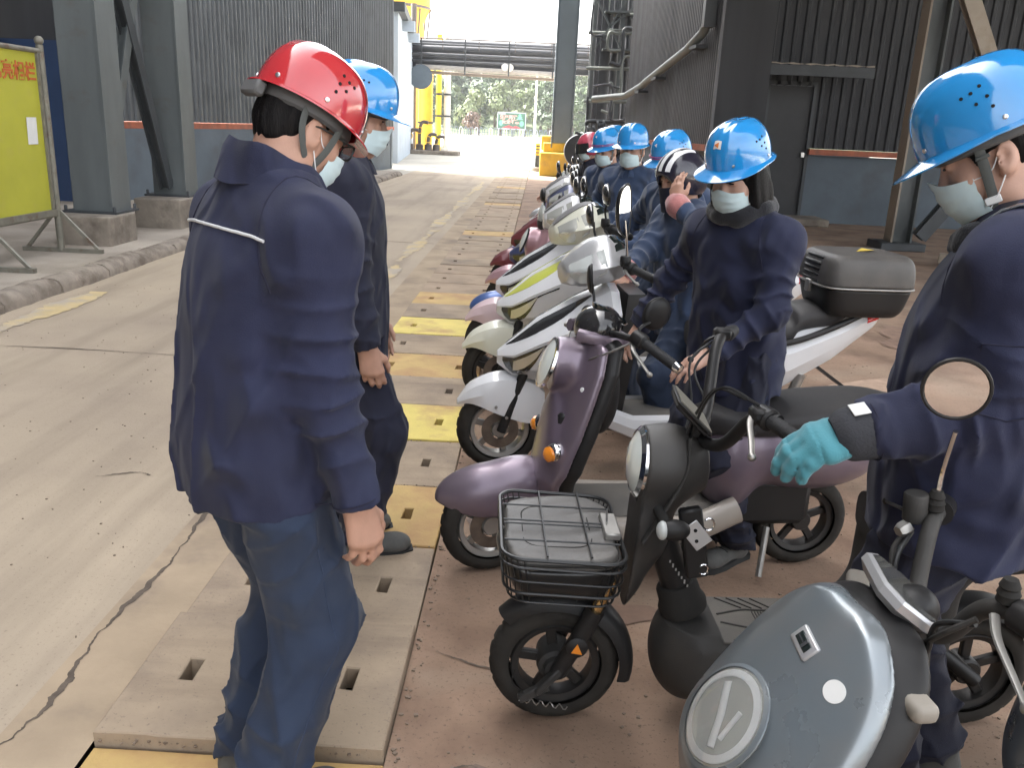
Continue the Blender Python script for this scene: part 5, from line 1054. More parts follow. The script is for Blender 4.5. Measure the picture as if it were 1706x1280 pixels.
# riding helmets of two of them
def riding_helmet(P, m, stripes=None, visor=True, vm=None, full=False):
    Hd, RH, s = P['Hd'], P['RH'], P['s']; g = G(); M = rot4(RH); M[:3, 3] = Hd(0, -.012, .03)
    prims = [els((0, 0, .0), np.array((.118, .138, .125)) * s, None, .02), els((0, -.01, -.04), np.array((.114, .128, .11)) * s, None, .03), els((0, .13, -.075), np.array((.075, .10, .095)) * s, None, .02, 's'), els((0, .01, -.05), np.array((.085, .105, .12)) * s, None, .01, 's'), cut((0, .25, -1), (0, 0, -.105 * s))]
    h = sdf_obj('riding_helmet', prims, .006, m, P['body']); h.matrix_local = Matrix(M.tolist())
    if stripes:
        for x0, x1 in ((-.062, -.038), (-.016, .010), (.036, .060)):
            rows = []
            for x in np.linspace(x0, x1, 4): rows.append([np.array((x * s, .1395 * s * math.sin(t), .1265 * s * math.cos(t))) * math.sqrt(max(.05, 1 - (x / .118) ** 2)) * np.array((0, 1, 1)) + np.array((x * s, 0, 0)) for t in np.linspace(-.5, 1.22, 18)])
            q = G(); q.patch(np.array(rows) * 1.006, -.001); q.obj('stripe', stripes, h)
    if visor:
        q = G(); rows = []
        for z_, r_ in ((.035, .146), (.0, .158), (-.035, .166), (-.06, .170)): rows.append([(r_ * .86 * math.sin(a) * s, r_ * math.cos(a) * s, z_ * s + (.0)) for a in np.linspace(-1.15, 1.15, 19)])
        q.patch(np.array(rows), .002); q.obj('visor', vm or mat('smoky_visor', (.05, .05, .055), .08, alpha_t=.6), h)
    return h
riding_helmet(Cc, mat('black_riding_helmet', (.02, .018, .03), .2, coat=.5), mat('white_stripe', (.75, .75, .75), .35), visor=False)
riding_helmet(Gg, mat('pink_red_riding_helmet', (.50, .07, .11), .25, coat=.5, var=.25, vscale=30), None, True)
# dark neck warmer over the face of the striped-helmet person
P = Cc; g = G(); rows = []
for v in np.linspace(0, 1, 8): rows.append([P['Hd'](.074 * math.sin(a) * (1 + .1 * v), .03 + .092 * math.cos(a), -.012 - .13 * v) for a in np.linspace(-1.6, 1.6, 17)])
g.patch(np.array(rows), .002); g.obj('neck_warmer', M_navyd, P['body'])
# red bands on one blue helmet
for P in (Dd, Ff):
    g = G(); RH = P['RH']; h = [c for c in P['body'].children if c.name.startswith('helmet')][0]
    for zz in (.020, .030):
        pts = [P['Hd'](.1135 * math.sin(a), .1435 * math.cos(a), .042 + zz) for a in np.linspace(-1.35, 1.35, 22)]; G().tube(pts, .0028, 6, flat=(RH @ np.array((0, 0, 1)), .9)).obj('red_band', mat('dark_red_band', (.30, .02, .10), .5), h)
# white label on the turquoise glove, clear shoulder strap on the nearest person
P = A; d = nrmz(P['wL'] - P['eL'])
if True:
    up_ = nrmz(np.array((-.35, 0, 1.0)) - d * (np.array((-.35, 0, 1.0)) @ d)); sd_ = np.cross(d, up_); R = np.stack([d, sd_, up_], 1); g = G(); g.box(P['wL'] + d * .015 + up_ * .0605, (.034, .038, .003), R, .001)
    g.obj('white_label', M_paper, P['body'])
pts = [P['shL'] + np.array((.07, y, .2)) for y in np.linspace(-.10, .10, 8)]
q = np.array([onto(P['surf'], p, (0, 0, -1), .4) + np.array((0, 0, .006)) for p in pts]); G().tube(q, .020, 10, flat=((0, 0, 1), .2)).obj('shoulder_strap', mat('grey_vinyl_strap', (.12, .13, .14), .25, coat=.5), P['body'])
# ============================================================ SCOOTERS (local x forward, y left, origin under the front axle)
M_tyre = mat('dusty_tyre_rubber', (.013, .012, .011), .85, var=.3, vscale=16, dust=.12, spec=.25)
M_rimb = mat('black_alloy_rim', (.018, .018, .019), .45, metal=.4, dust=.12); M_rims = mat('dull_silver_rim', (.40, .39, .37), .4, metal=.7, dust=.25)
M_chrome = mat('chrome', (.75, .75, .75), .10, metal=1, rvar=.06); M_dullm = mat('dull_metal', (.33, .32, .30), .42, metal=.8, var=.15, vscale=15, dust=.2)
M_disc = mat('rusty_disc', (.18, .15, .125), .45, metal=.7, var=.3, vscale=14)
M_blk = mat('black_plastic', (.010, .010, .011), .45, dust=.05, rvar=.1, spec=.3); M_blkg = mat('gloss_black_plastic', (.012, .012, .014), .12, coat=.5, dust=.06)
M_rub = mat('black_rubber', (.012, .012, .012), .8, dust=.08, spec=.25); M_grip = mat('grip_rubber', (.016, .016, .017), .7, bump=.003, bscale=260)
M_dusty = mat('dusty_dark_plastic', (.024, .024, .024), .6, dust=.12, bump=.0008, bscale=200, spec=.3); M_mat_ = mat('grey_floor_mat', (.075, .073, .070), .85, dust=.40, bump=.001, bscale=200)
M_seat = mat('dark_grey_seat_vinyl', (.022, .022, .025), .55, dust=.10, bump=.001, bscale=260, spec=.3); M_seatl = mat('grey_seat_vinyl', (.11, .11, .115), .55, dust=.3, bump=.001, bscale=260)
M_pur = mat('dusty_purple_paint', (.165, .125, .180), .36, metal=.45, coat=.3, dust=.34, rvar=.1); M_white = mat('scooter_white_paint', (.66, .66, .67), .25, coat=.5, dust=.14)
M_sil = mat('silver_paint', (.52, .52, .53), .3, metal=.5, coat=.3, dust=.15); M_lb = mat('pale_blue_metal_paint', (.19, .24, .28), .30, metal=.5, coat=.5, dust=.55, rvar=.1)
M_pinkp = mat('pink_paint', (.50, .30, .33), .3, metal=.3, coat=.4, dust=.12); M_bluep = mat('mid_blue_paint', (.06, .13, .36), .3, metal=.3, coat=.4, dust=.15)
M_navyp2 = mat('navy_paint', (.03, .045, .13), .3, metal=.2, coat=.4, dust=.15); M_redp = mat('dark_red_paint', (.16, .02, .03), .3, metal=.2, coat=.4, dust=.15); M_limep = mat('lime_yellow_paint', (.52, .55, .09), .3, coat=.4, dust=.1)
M_creamp = mat('cream_yellow_paint', (.66, .65, .54), .3, coat=.4, dust=.1); M_purd = mat('dark_violet_paint', (.06, .035, .12), .3, coat=.4, dust=.1)
M_lensg = mat('clear_lamp_lens', (.86, .89, .86), .06, alpha_t=.5, coat=.3); M_lens2 = mat('lamp_reflector', (.60, .60, .55), .25, metal=.5); M_amber = mat('amber_lens', (.75, .24, .02), .15, coat=.6); M_redl = mat('red_lens', (.5, .02, .02), .15, coat=.6)
M_lensc = mat('clear_headlight_glass', (.96, .97, .95), .03, alpha_t=.92, coat=.4); M_lensw = mat('pale_lamp_glass', (.70, .74, .70), .10, coat=.6, dust=.1); M_glassd = mat('dark_glass', (.012, .018, .017), .05, coat=.7); M_mirror = mat('mirror_glass', (.86, .86, .86), .015, metal=1)
M_tan = mat('dusty_tan_plastic', (.26, .235, .20), .6, dust=.3); M_gold = mat('gold_fork_tube', (.55, .36, .16), .25, metal=.9); M_plate = mat('silver_sticker', (.5, .5, .5), .35, metal=.4)
M_wire = mat('black_cable', (.012, .012, .012), .5); M_bag = mat('grey_leatherette', (.060, .060, .060), .45, dust=.3, bump=.0012, bscale=220, rvar=.1); M_cover = mat('black_wire', (.014, .014, .014), .4)
M_footp = mat('pale_taupe_plastic', (.34, .30, .26), .35, dust=.2, coat=.2); M_orl = mat('orange_logo', (.62, .12, .03), .5)
def rowpts(f, us): return [f(u) for u in us]
def wheel(parent, c, r=.2, w=.088, rim=None, spokes=5, disc=True, tread=True, steer=0.0, ang=.3, hubm=None, near=True):
    rim = rim or M_rimb; Rm = rz_(steer); t = .075 if near else .07
    g = G(); seg = 132 if tread and near else 36; pro = []
    for u in np.linspace(-1, 1, 15): a = u * 2.05; pro.append((r - t * .5 + t * .5 * math.cos(a) * (1.0), w * .5 * math.sin(a) * (1 - .0 * abs(u)), u))
    rows = []
    for k in range(seg):
        th = 2 * PI * k / seg; row = []
        for rr, y, u in pro:
            gr = 0
            if tread and near and .10 < abs(u) < .62 and ((k + int(abs(u) * 6)) % 6 in (0,)): gr = .006
            if tread and near and abs(u) <= .02 and k % 12 < 10: gr = .003
            q = rr - gr; row.append((q * math.cos(th), y, q * math.sin(th)))
        rows.append(row)
    g.M = rot4(Rm); g.M[:3, 3] = c; g.grid(np.array(rows), close_u=True)
    wh = G(); wh.M = g.M; ri = r - t
    wh.lathe([(ri + .012, -w * .42), (ri + .016, -w * .36), (ri - .006, -w * .30), (ri - .010, 0), (ri - .006, w * .30), (ri + .016, w * .36), (ri + .012, w * .42)], (0, 0, 0), (0, 1, 0), 40, cap=False)
    wh.lathe([(.034, -w * .42), (.04, -w * .34), (.04, w * .34), (.034, w * .42)], (0, 0, 0), (0, 1, 0), 20)
    for k in range(spokes):
        a = ang + 2 * PI * k / spokes; d = np.array((math.cos(a), 0, math.sin(a))); wh.beam(d * .03, d * (ri - .004), .030, .020, (0, 1, 0), .004)
    o = wh.obj('wheel', rim, parent); g.obj('tyre', M_tyre, o, angle=45)
    if disc:
        q = G(); q.M = g.M; q.lathe([(.045, .0), (.088, .0), (.088, .004), (.045, .004)], (0, w * .40, 0), (0, 1, 0), 32, cap=False); q.obj('brake_disc', M_disc, o)
    return o
def fender(parent, c, r, w, a0, a1, m, th=.004, tip=0.0, steer=0.0, name='front_fender', crown=.035, skirt=.05, tipz=0.0):
    rows = []
    for a in np.linspace(a0, a1, 22):
        f = (a - a0) / (a1 - a0); ww = w * (.45 + .55 * math.sin(min(1, f * 1.6 + .12) * PI / 2)); rr = r + tip * (1 - f) ** 3; row = []
        for v in np.linspace(-1, 1, 13):
            q = rr + crown * (1 - v * v) - skirt * abs(v) ** 5; row.append((math.cos(a) * q, ww * v * (1 - .12 * abs(v) ** 6), math.sin(a) * q + tipz * (1 - f) ** 2))
        rows.append(row)
    g = G(); g.M = rot4(rz_(steer)); g.M[:3, 3] = c; g.patch(np.array(rows), th); return g.obj(name, m, parent, angle=70)
def mirror(parent, stem, m=None, size=(.062, .048), face=(-1, 0, 0), ro=False, stemm=None, glass=True, up=(0, 0, 1), depth=.03):
    stem = np.asarray(stem, float); c = stem[-1]; f = nrmz(face); s_, u_, d_ = frame(f, up); R = np.stack([s_, u_, d_], 1)
    g = G(); rows = []
    for t, q in ((0, 1.0), (.25, 1.0), (.55, .93), (.8, .72), (.95, .4), (1, .02)):
        row = []
        for a in np.linspace(0, 2 * PI, 28, endpoint=False):
            e = 1 if ro else .78; x = np.sign(math.cos(a)) * abs(math.cos(a)) ** e * size[0] * q; y = np.sign(math.sin(a)) * abs(math.sin(a)) ** e * size[1] * q
            if not ro: y *= 1 - .22 * x / size[0]
            row.append(c + R @ np.array((x, y, -depth * t)))
        rows.append(row)
    g.loft(rows, cap=False); o = g.obj('mirror', m or M_blkg, parent)
    if glass:
        g = G(); P = [rows[0][k] * .93 + c * .07 + f * .0015 for k in range(28)]; g.add(P, [tuple(range(28))]); g.obj('mirror_glass', M_mirror, o, smooth=False, fix=False)
        g = G(); g.tube([rows[0][k] for k in range(28)], .004, 6, closed=True); g.obj('mirror_rim', M_blk, o)
    G().tube(cr(stem[:-1], 8) if len(stem) > 2 else stem, .0055, 8).obj('mirror_stem', stemm or M_blk, parent); return o
def lever(parent, a, b, ball=True, m=None):
    a, b = np.asarray(a, float), np.asarray(b, float); mid = (a * .5 + b * .5) + nrmz(np.cross(b - a, (0, 0, 1))) * .0; P = cr([a, a * .7 + b * .3 + (.012, 0, .004), a * .3 + b * .7 + (.004, 0, 0), b], 6)
    g = G(); g.tube(P, np.interp(np.linspace(0, 1, len(P)), [0, .3, 1], [.009, .008, .006]), 8, flat=((0, 0, 1), .6))
    if ball: g.ell(b, (.010, .010, .010), None, 8, 10)
    return g.obj('brake_lever', m or M_dullm, parent)
def grip(parent, a, b, end=None):
    a, b = np.asarray(a, float), np.asarray(b, float); P = [a + (b - a) * t for t in np.linspace(0, 1, 25)]
    o = G().tube(P, [.0165 + .0018 * (k % 2) for k in range(25)], 14).obj('grip', M_grip, parent); d = nrmz(b - a)
    G().lathe([(.0185, 0), (.0195, .006), (.017, .022), (.006, .027), (0, .027)], b, d, 14).obj('bar_end', end or M_blk, o)
    G().lathe([(.016, -.05), (.024, -.045), (.027, -.02), (.027, 0), (.021, .006)], a, d, 14).obj('switch_housing', M_blk, o); return o
def seat_loft(parent, xs, zs, ws, m, name='seat', base=.06):
    P = cr(np.stack([xs, zs, ws], 1), 8); rows = []
    for x, zz, w in P: rows.append([(x, w * math.cos(a) * (1 if math.sin(a) > 0 else .97), zz + (.055 * abs(math.sin(a)) ** .7 if math.sin(a) > 0 else -base * abs(math.sin(a)) ** .4)) for a in np.linspace(0, 2 * PI, 26, endpoint=False)])
    g = G(); g.loft(rows); return g.obj(name, m, parent, angle=60)
def half_loft(secs, n=6):
    """secs: list of (x, [(y, z) from top centre round to bottom centre]) -> full closed sections"""
    H = cr(np.array([[(x, y, z) for y, z in pts] for x, pts in secs]).reshape(len(secs), -1), n).reshape(-1, len(secs[0][1]), 3) if n > 1 else np.array([[(x, y, z) for y, z in pts] for x, pts in secs])
    return np.concatenate([H, (H * (1, -1, 1))[:, -2:0:-1]], 1)
def loft_sub(H, i0, i1, ta, tb, lift=.003, n=9, mir=1, m_n=7):
    """patch lying on a loft: H rows x points (half), rows i0..i1, between section parameters ta(f), tb(f)"""
    rows = []
    for f in np.linspace(0, 1, n):
        ii = i0 + (i1 - i0) * f; a, b = int(min(math.floor(ii), len(H) - 2)), 0; fr = ii - a; S = H[a] * (1 - fr) + H[a + 1] * fr; row = []
        for q in np.linspace(0, 1, m_n):
            t = ta(f) + (tb(f) - ta(f)) * q; k = int(min(math.floor(t), len(S) - 2)); row.append(S[k] + (S[k + 1] - S[k]) * (t - k))
        rows.append(row)
    P = np.array(rows); N = np.cross(np.gradient(P, axis=0), np.gradient(P, axis=1)); N /= np.maximum(np.linalg.norm(N, axis=2), 1e-9)[..., None]
    c = P.mean((0, 1)); s = 1 if (N.mean((0, 1)) @ np.array((0, c[1], .05))) > 0 else -1
    return (P + N * s * lift) * np.array((1, mir, 1)), s * mir
GRP = 'electric scooters parked in a row facing the drain covers'
# ------------------------------------------------------------ rounded retro scooter (purple one and its relatives)
def round_scooter(label, pos, hd, body, m2=None, fend=None, steer=0.0, near=False, ind=True, seatm=None, wr=.19, name='scooter', extra=True):
    t = tag(empty(name, (*pos, 0), hd), label, 'scooter', GRP); m2 = m2 or body; fend = fend or body; vx = .0055 if near else .010
    wheel(t, np.array((0, 0, wr)), wr, .092, M_rims if near else M_rimb, 5, True, near, steer, near=near, ang=.5); wheel(t, np.array((-1.22, 0, wr)), wr, .092, M_rimb, 5, False, near, near=near)
    # front fender: long rounded nose
    nose = [els((.035, 0, wr + .125), (.235, .092, .115), ry(.12), .02), els((-.10, 0, wr + .19), (.10, .085, .08), None, .06), els((-.02, 0, wr - .03), (wr + .012, .052, wr + .012), None, .006, 's'), cut((0.10, 0, -1), (0, 0, wr + .045)), els((-.01, 0, wr + .05), (.20, .079, .125), None, .004, 's')]
    nose = [els((-.005, 0, wr + .125), (.215, .095, .115), ry(.12), .02), els((-.12, 0, wr + .17), (.11, .08, .09), None, .06), rbox((.0, 0, wr - .055), (.33, .068, .145), None, .05, .012, 's'), cut((0.10, 0, -1), (0, 0, wr + .03))]
    sdf_obj('front_fender', nose, vx, fend, t)
    # leg shield with the lamp nacelle
    def xs(y, z): return -.165 - .36 * np.clip(z - .42, 0, 1) ** 1.1 - 1.15 * y * y - .10 * np.clip(.42 - z, 0, .2)
    def wd(z): return np.interp(z, [.24, .34, .46, .60, .72, .82, .90, .95], [.095, .17, .215, .218, .210, .196, .165, .11])
    def shield(P):
        x, y, z = P[..., 0], P[..., 1], P[..., 2]; d = smax(np.abs(x - xs(y, z)) * .85 - .013, np.abs(y) - wd(z), .012); return smax(smax(d, z - .915, .02), .25 - z, .02) * .9
    pr = [fnp(shield, (-.53, -.235, .24), (-.13, .235, .93), .02), tubez([((-.35, 0, .828), .055, .055), ((-.27, 0, .822), .088, .085), ((-.195, 0, .815), .094, .092)], .045, axis=0), els((-.22, 0, .50), (.045, .125, .20), None, .05), cut(ry(-.34) @ np.array((1, 0, 0)), (-.185, 0, .815))]
    pr.append(fnp(lambda P: np.maximum(np.maximum(-(P[..., 0] - xs(P[..., 1], P[..., 2]) + .006), np.abs(P[..., 1]) - .15), np.abs(P[..., 2] - .6) - .4), (-.6, -.2, .2), (-.1, .2, 1), .004, 's') if False else els((-.9, 0, 0), (.01, .01, .01), None, .001))
    pr = pr[:-1]; sdf_obj('leg_shield', pr, vx, body, t, sm=20)
    n_ = ry(-.34) @ np.array((1, 0, 0)); g = G(); g.lathe([(.089, -.004), (.085, .006), (.05, .018), (0, .022)], np.array((-.187, 0, .815)), n_, 28); lm = g.obj('headlight', M_lensw, t)
    G().lathe([(.088, -.006), (.096, -.004), (.095, .006), (.086, .008)], np.array((-.187, 0, .815)), n_, 28, cap=False).obj('headlight_rim', M_chrome if near else M_blk, lm)
    # black inner shield, neck, head cover
    pr = [fnp(lambda P: smax(smax(np.abs(P[..., 0] - xs(P[..., 1], P[..., 2]) + .052) * .8 - .024, np.abs(P[..., 1]) - wd(P[..., 2]) + .010, .03), np.maximum(P[..., 2] - .93, .27 - P[..., 2]), .03) * .85, (-.67, -.225, .26), (-.18, .225, .95), .02), cone((-.34, 0, .86), (-.38, 0, .955), .075, .06, .04), els((-.38, 0, .72), (.07, .14, .17), None, .04)]
    sdf_obj('inner_shield', pr, vx * 1.2, M_blk, t)
    if near:
        g = G(); g.tube([( -.345 + .115 * math.cos(a), .10 * math.sin(a), .925 + .02 * math.cos(a)) for a in np.linspace(.9, 2 * PI - .9, 24)], .018, 8, flat=((0, 0, 1), 1.3)); g.obj('cowl_edge', body, t)
    # handlebar and head cover
    bar = rot4(rz_(steer), (-.38, 0, 0), (-.02, 0, -.045)); g = G(); g.M = bar; g.ell((-.335, 0, 1.0), (.085, .10, .070), ry(.5)); g.obj('handlebar_cover', M_blkg if near else M_blk, t)
    g = G(); g.M = bar; g.lathe([(.055, 0), (.06, .012), (.05, .018), (0, .018)], (-.375, 0, 1.035), (-.5, 0, .86), 20, 1.3); g.obj('dial', M_glassd, t)
    for s_ in (-1, 1):
        B = lambda *p: bar[:3, :3] @ np.array(p) + bar[:3, 3]
        G().tube(cr([B(-.35, s_ * .05, .985), B(-.355, s_ * .15, 1.0), B(-.40, s_ * .22, .995)], 6), .012, 10).obj('handlebar', M_blk, t)
        grip(t, B(-.40, s_ * .235, .994), B(-.455, s_ * .36, .945), M_chrome if near else None); lever(t, B(-.375, s_ * .20, .985), B(-.365, s_ * .36, .92))
        if near: G().tube(cr([B(-.37, s_ * .20, .985), B(-.30, s_ * .16, .94), B(-.27, s_ * .09, .90), B(-.32, s_ * .03, .86)], 6), .004, 6).obj('cable', M_dullm, t)
        if not near: mirror(t, [B(-.385, s_ * .20, 1.0), B(-.36, s_ * .24, 1.08), B(-.36, s_ * .27, 1.14), B(-.36, s_ * .28, 1.17)], M_blk, (.062, .05))
    # floor, body, seat
    g = G(); g.box((-.60, 0, .255), (.56, .30, .06), None, .02, 2); g.obj('footboard', M_mat_, t)
    for s_ in (-1, 1): g = G(); g.tube(cr([(-.22, s_ * .13, .27), (-.35, s_ * .165, .235), (-.7, s_ * .165, .232), (-.9, s_ * .15, .30)], 6), .042, 12, flat=((0, 0, 1), 1.25)); g.obj('side_rail', M_footp if near else m2, t)
    pr = [els((-1.14, 0, .49), (.36, .165, .16), ry(-.08), .05), els((-.90, 0, .44), (.12, .15, .20), None, .06), els((-1.42, 0, .56), (.14, .10, .08), None, .06), rbox((-1.22, 0, wr - .04), (.25, .07, .26), None, .05, .01, 's')]
    sdf_obj('rear_body', pr, vx * 1.3, m2, t)
    seat_loft(t, [-.76, -.86, -1.0, -1.2, -1.42, -1.52], [.60, .615, .62, .645, .66, .65], [.06, .135, .165, .17, .15, .06], seatm or M_seat, base=.05)
    g = G(); g.box((-1.05, 0, .30), (.34, .2, .2), None, .03); g.obj('motor_case', M_blk, t); g = G(); g.tube([(-1.05, .10, .2), (-1.0, .19, .04)], .012, 8); g.obj('stand', M_dullm, t)
    g = G(); g.ell((-1.55, 0, .60), (.03, .09, .045)); g.obj('tail_light', M_redl, t)
    if ind:
        for s_ in (-1, 1):
            c = np.array((xs(s_ * .155, .53) + .012, s_ * .150, .53)); n_ = nrmz((.72, s_ * .62, .05)); o = G().lathe([(.036, 0), (.037, .012), (.030, .028), (.018, .036), (0, .038)], c, n_, 18).obj('indicator', M_chrome, t)
            G().lathe([(.028, .0), (.027, .014), (.016, .024), (0, .027)], c + n_ * .018 + np.array((.011, 0, -.004)), nrmz(n_ + (.55, 0, 0)), 16).obj('amber_lens', M_amber, o)
    if near:
        g = G(); g.lathe([(.009, 0), (.008, .004), (0, .005)], np.array((xs(.15, .76) + .014, .152, .76)), (.7, .7, 0), 10); g.obj('screw_cap', M_loop, t)
        mirror(t, [B(-.40, .205, 1.0), B(-.40, .20, 1.035), B(-.46, .175, 1.055), B(-.475, .165, 1.075)], M_blk, (.056, .056), face=(.35, -.9, .1), ro=True, depth=.022)
        mirror(t, [B(-.40, -.20, 1.0), B(-.41, -.21, 1.05), B(-.42, -.26, 1.10), B(-.42, -.265, 1.12)], M_blk, (.055, .055), face=(-1, .2, .1), ro=True, depth=.02)
        for k in range(5): g = G(); x0 = xs(.14, .645); g.beam((x0 + .0155 , .10 + .012 * k, .655 - .012 * k), (x0 + .0155, .106 + .012 * k, .628 - .012 * k), .003, .002); g.obj('lettering', M_purd, t)
        g = G(); g.box((-.24, .10, .60), (.05, .05, .12), None, .01); g.obj('key_box', M_blk, t)
    else:
        g = G(); g.lathe([(.07, -.01), (.08, .01), (.04, .03), (0, .03)], (-.31, 0, 1.0), (1, 0, .1), 18); g.obj('head_lamp', M_lensg, t)
    return t
# ------------------------------------------------------------ sharp edged sport scooter (white one and its relatives)
def sport_scooter(label, pos, hd, m1, m2, accent=None, headm=None, steer=0.0, near=False, box=False, tallm=False, bars=True, fendm=None, logo=False, wr=.2, name='scooter', mir=True, scale=1.0):
    t = tag(empty(name, (*pos, 0), hd), label, 'scooter', GRP); t.scale = (scale,) * 3; headm = headm or m1; fendm = fendm or m1
    wheel(t, np.array((0, 0, wr)), wr, .095, M_rims if near else M_rimb, 6, True, near, steer, near=near); wheel(t, np.array((-1.28, 0, wr)), wr, .1, M_rimb, 6, False, near, near=near)
    fd = half_loft([(.20, [(0, .345), (.012, .34), (.018, .33), (.012, .32), (0, .318)]), (.135, [(0, .425), (.05, .41), (.07, .37), (.06, .335), (0, .345)]), (.02, [(0, .475), (.075, .45), (.088, .39), (.08, .29), (0, .405)]), (-.12, [(0, .46), (.075, .44), (.085, .37), (.07, .24), (0, .40)]), (-.2, [(0, .40), (.06, .385), (.07, .32), (.05, .25), (0, .36)])], 4)
    g = G(); g.M = rot4(rz_(steer)); g.loft(fd); g.obj('front_fender', fendm, t, angle=28)
    for s_ in (-1, 1):
        g = G(); g.M = rot4(rz_(steer)); g.tube([(0, s_ * .065, wr), (-.10, s_ * .07, .50)], .022, 10); g.obj('fork', M_blk, t)
        if near:
            for x, z_ in ((.02, .325), (-.03, .275)): G().lathe([(.008, 0), (.006, .004), (0, .004)], (x, s_ * .087, z_), (0, s_, 0), 8).obj('screw', M_dullm, t)
    H = [(.02, [(0, .575), (.012, .570), (.02, .555), (.014, .53), (.006, .515), (0, .513)]),
         (-.05, [(0, .635), (.05, .620), (.088, .575), (.06, .50), (.03, .465), (0, .46)]),
         (-.16, [(0, .735), (.075, .715), (.150, .650), (.12, .52), (.05, .45), (0, .445)]),
         (-.32, [(0, .835), (.095, .810), (.198, .735), (.165, .56), (.08, .43), (0, .42)]),
         (-.46, [(0, .905), (.11, .885), (.215, .80), (.18, .60), (.10, .40), (0, .385)]),
         (-.50, [(0, .90), (.10, .88), (.19, .80), (.16, .60), (.09, .40), (0, .385)])]
    H = [(x, [(y * 1.15, z) for y, z in p]) for x, p in H]; Hf = np.array([[(x, y, z) for y, z in p] for x, p in H]); g = G(); g.loft(half_loft(H, 1)); g.obj('front_cowl', m1, t, angle=20)
    for s_ in (-1, 1):
        P, sg = loft_sub(Hf, .55, 3.9, lambda f: .38 + .25 * f, lambda f: .42 + .95 * math.sin(min(1, f * 1.12) * PI) ** .8 * (1 - .3 * f) + .2 * f, .003, 14, s_); g = G(); g.patch(P if sg > 0 else P[:, ::-1], .003); g.obj('dark_panel', accent or M_blkg, t, angle=60)
        P, sg = loft_sub(Hf, .35, 2.75, lambda f: 2.15 - .05 * f, lambda f: 2.15 + 1.55 * math.sin(min(1, f * 1.3 + .05) * PI) ** .7 * (1 - .55 * f) - .0 * f, .004, 12, s_); g = G(); g.patch(P if sg > 0 else P[:, ::-1], .003); hl = g.obj('headlight', M_glassd, t, angle=60)
        P2 = P[3:9, 1:5] + np.array((0, s_ * .002, .0)); g = G(); g.patch(P2 if sg > 0 else P2[:, ::-1], .002); g.obj('headlight_lens', M_lens2, hl)
        if near:
            P, sg = loft_sub(Hf, 1.2, 4.0, lambda f: 3.05 + .1 * f, lambda f: 3.5 - .2 * f, .004, 8, s_); g = G(); g.patch(P if sg > 0 else P[:, ::-1], .003); g.obj('silver_panel', M_sil, t, angle=60)
    # handlebar head
    Rb = rot4(rz_(steer), (-.44, 0, 0)); hh = [(-.25, [(0, .985), (.04, .98), (.075, .955), (.05, .915), (0, .895)]), (-.31, [(0, 1.045), (.08, 1.03), (.15, .975), (.09, .90), (0, .885)]), (-.40, [(0, 1.105), (.10, 1.085), (.185, 1.0), (.12, .92), (0, .90)]), (-.48, [(0, 1.11), (.09, 1.09), (.15, 1.01), (.11, .94), (0, .92)]), (-.53, [(0, 1.08), (.05, 1.07), (.09, 1.01), (.07, .96), (0, .94)])]
    hh = [(x, [(y * 1.12, z) for y, z in p]) for x, p in hh]; Hh_ = np.array([[(x, y, z) for y, z in p] for x, p in hh]); g = G(); g.M = Rb; g.loft(half_loft(hh, 5)); g.obj('head_cowl', headm, t, angle=50)
    for s_ in (-1, 1):
        P, sg = loft_sub(Hh_, .25, 2.0, lambda f: 1.2, lambda f: 2.3 + .5 * math.sin(f * PI), .004, 8, s_); g = G(); g.M = Rb; g.patch(P if sg > 0 else P[:, ::-1], .003); g.obj('head_lamp', M_lensg if near else M_lens2, t, angle=60)
    P, sg = loft_sub(Hh_, 2.6, 3.9, lambda f: 0.0, lambda f: 1.4 - .3 * f, .004, 6, 1); P = np.concatenate([P[:, ::-1], P[:, 1:] * (1, -1, 1)], 1); g = G(); g.M = Rb; g.patch(P, -.003); g.obj('dash', M_glassd, t, angle=60)
    if accent is not None and not near:
        P, sg = loft_sub(Hh_, .1, 2.6, lambda f: 0.0, lambda f: .5, .005, 8, 1); P = np.concatenate([P[:, ::-1], P[:, 1:] * (1, -1, 1)], 1); g = G(); g.M = Rb; g.patch(P, -.003); g.obj('head_stripe', M_seatl, t, angle=60)
    B = lambda *p: Rb[:3, :3] @ np.array(p) + Rb[:3, 3]
    for s_ in (-1, 1):
        G().tube(cr([B(-.46, s_ * .08, .99), B(-.47, s_ * .16, 1.01), B(-.50, s_ * .23, 1.0)], 5), .012, 10).obj('handlebar', M_blk, t)
        grip(t, B(-.50, s_ * .24, 1.0), B(-.54, s_ * .37, .985)); lever(t, B(-.475, s_ * .21, .995), B(-.475, s_ * .37, .96), m=M_dullm if near else M_blk)
        g = G(); g.M = Rb; g.lathe([(.022, 0), (.024, .004), (.024, .035), (.02, .04)], (-.475, s_ * .20, 1.01), (0, 0, 1), 12); g.obj('brake_reservoir', M_blk, t)
        if mir:
            if near and s_ > 0: mirror(t, [B(-.48, .20, 1.04), B(-.47, .205, 1.12), B(-.455, .21, 1.20), B(-.45, .212, 1.24)], M_blkg, (.052, .105), face=(-.75, .62, .05), depth=.03, stemm=M_chrome)
            else: mirror(t, [B(-.48, s_ * .20, 1.03), B(-.46, s_ * .23, 1.09), B(-.46, s_ * .26, 1.14), B(-.455, s_ * .28, 1.17)], M_blkg, (.075, .05), face=(-.95, .1, .1))
    # inner shield, floor
    g = G(); g.loft([[(-.47 - .06 * z_, y * .19 * w_, .30 + z_ * .58) for y in (-1, -.6, .6, 1)] + [(-.55 - .06 * z_, y * .17 * w_, .30 + z_ * .58) for y in (1, .6, -.6, -1)] for z_, w_ in ((0, .75), (.4, .9), (.8, 1.0), (1.0, .9))]); g.obj('inner_shield', M_blk, t, angle=40)
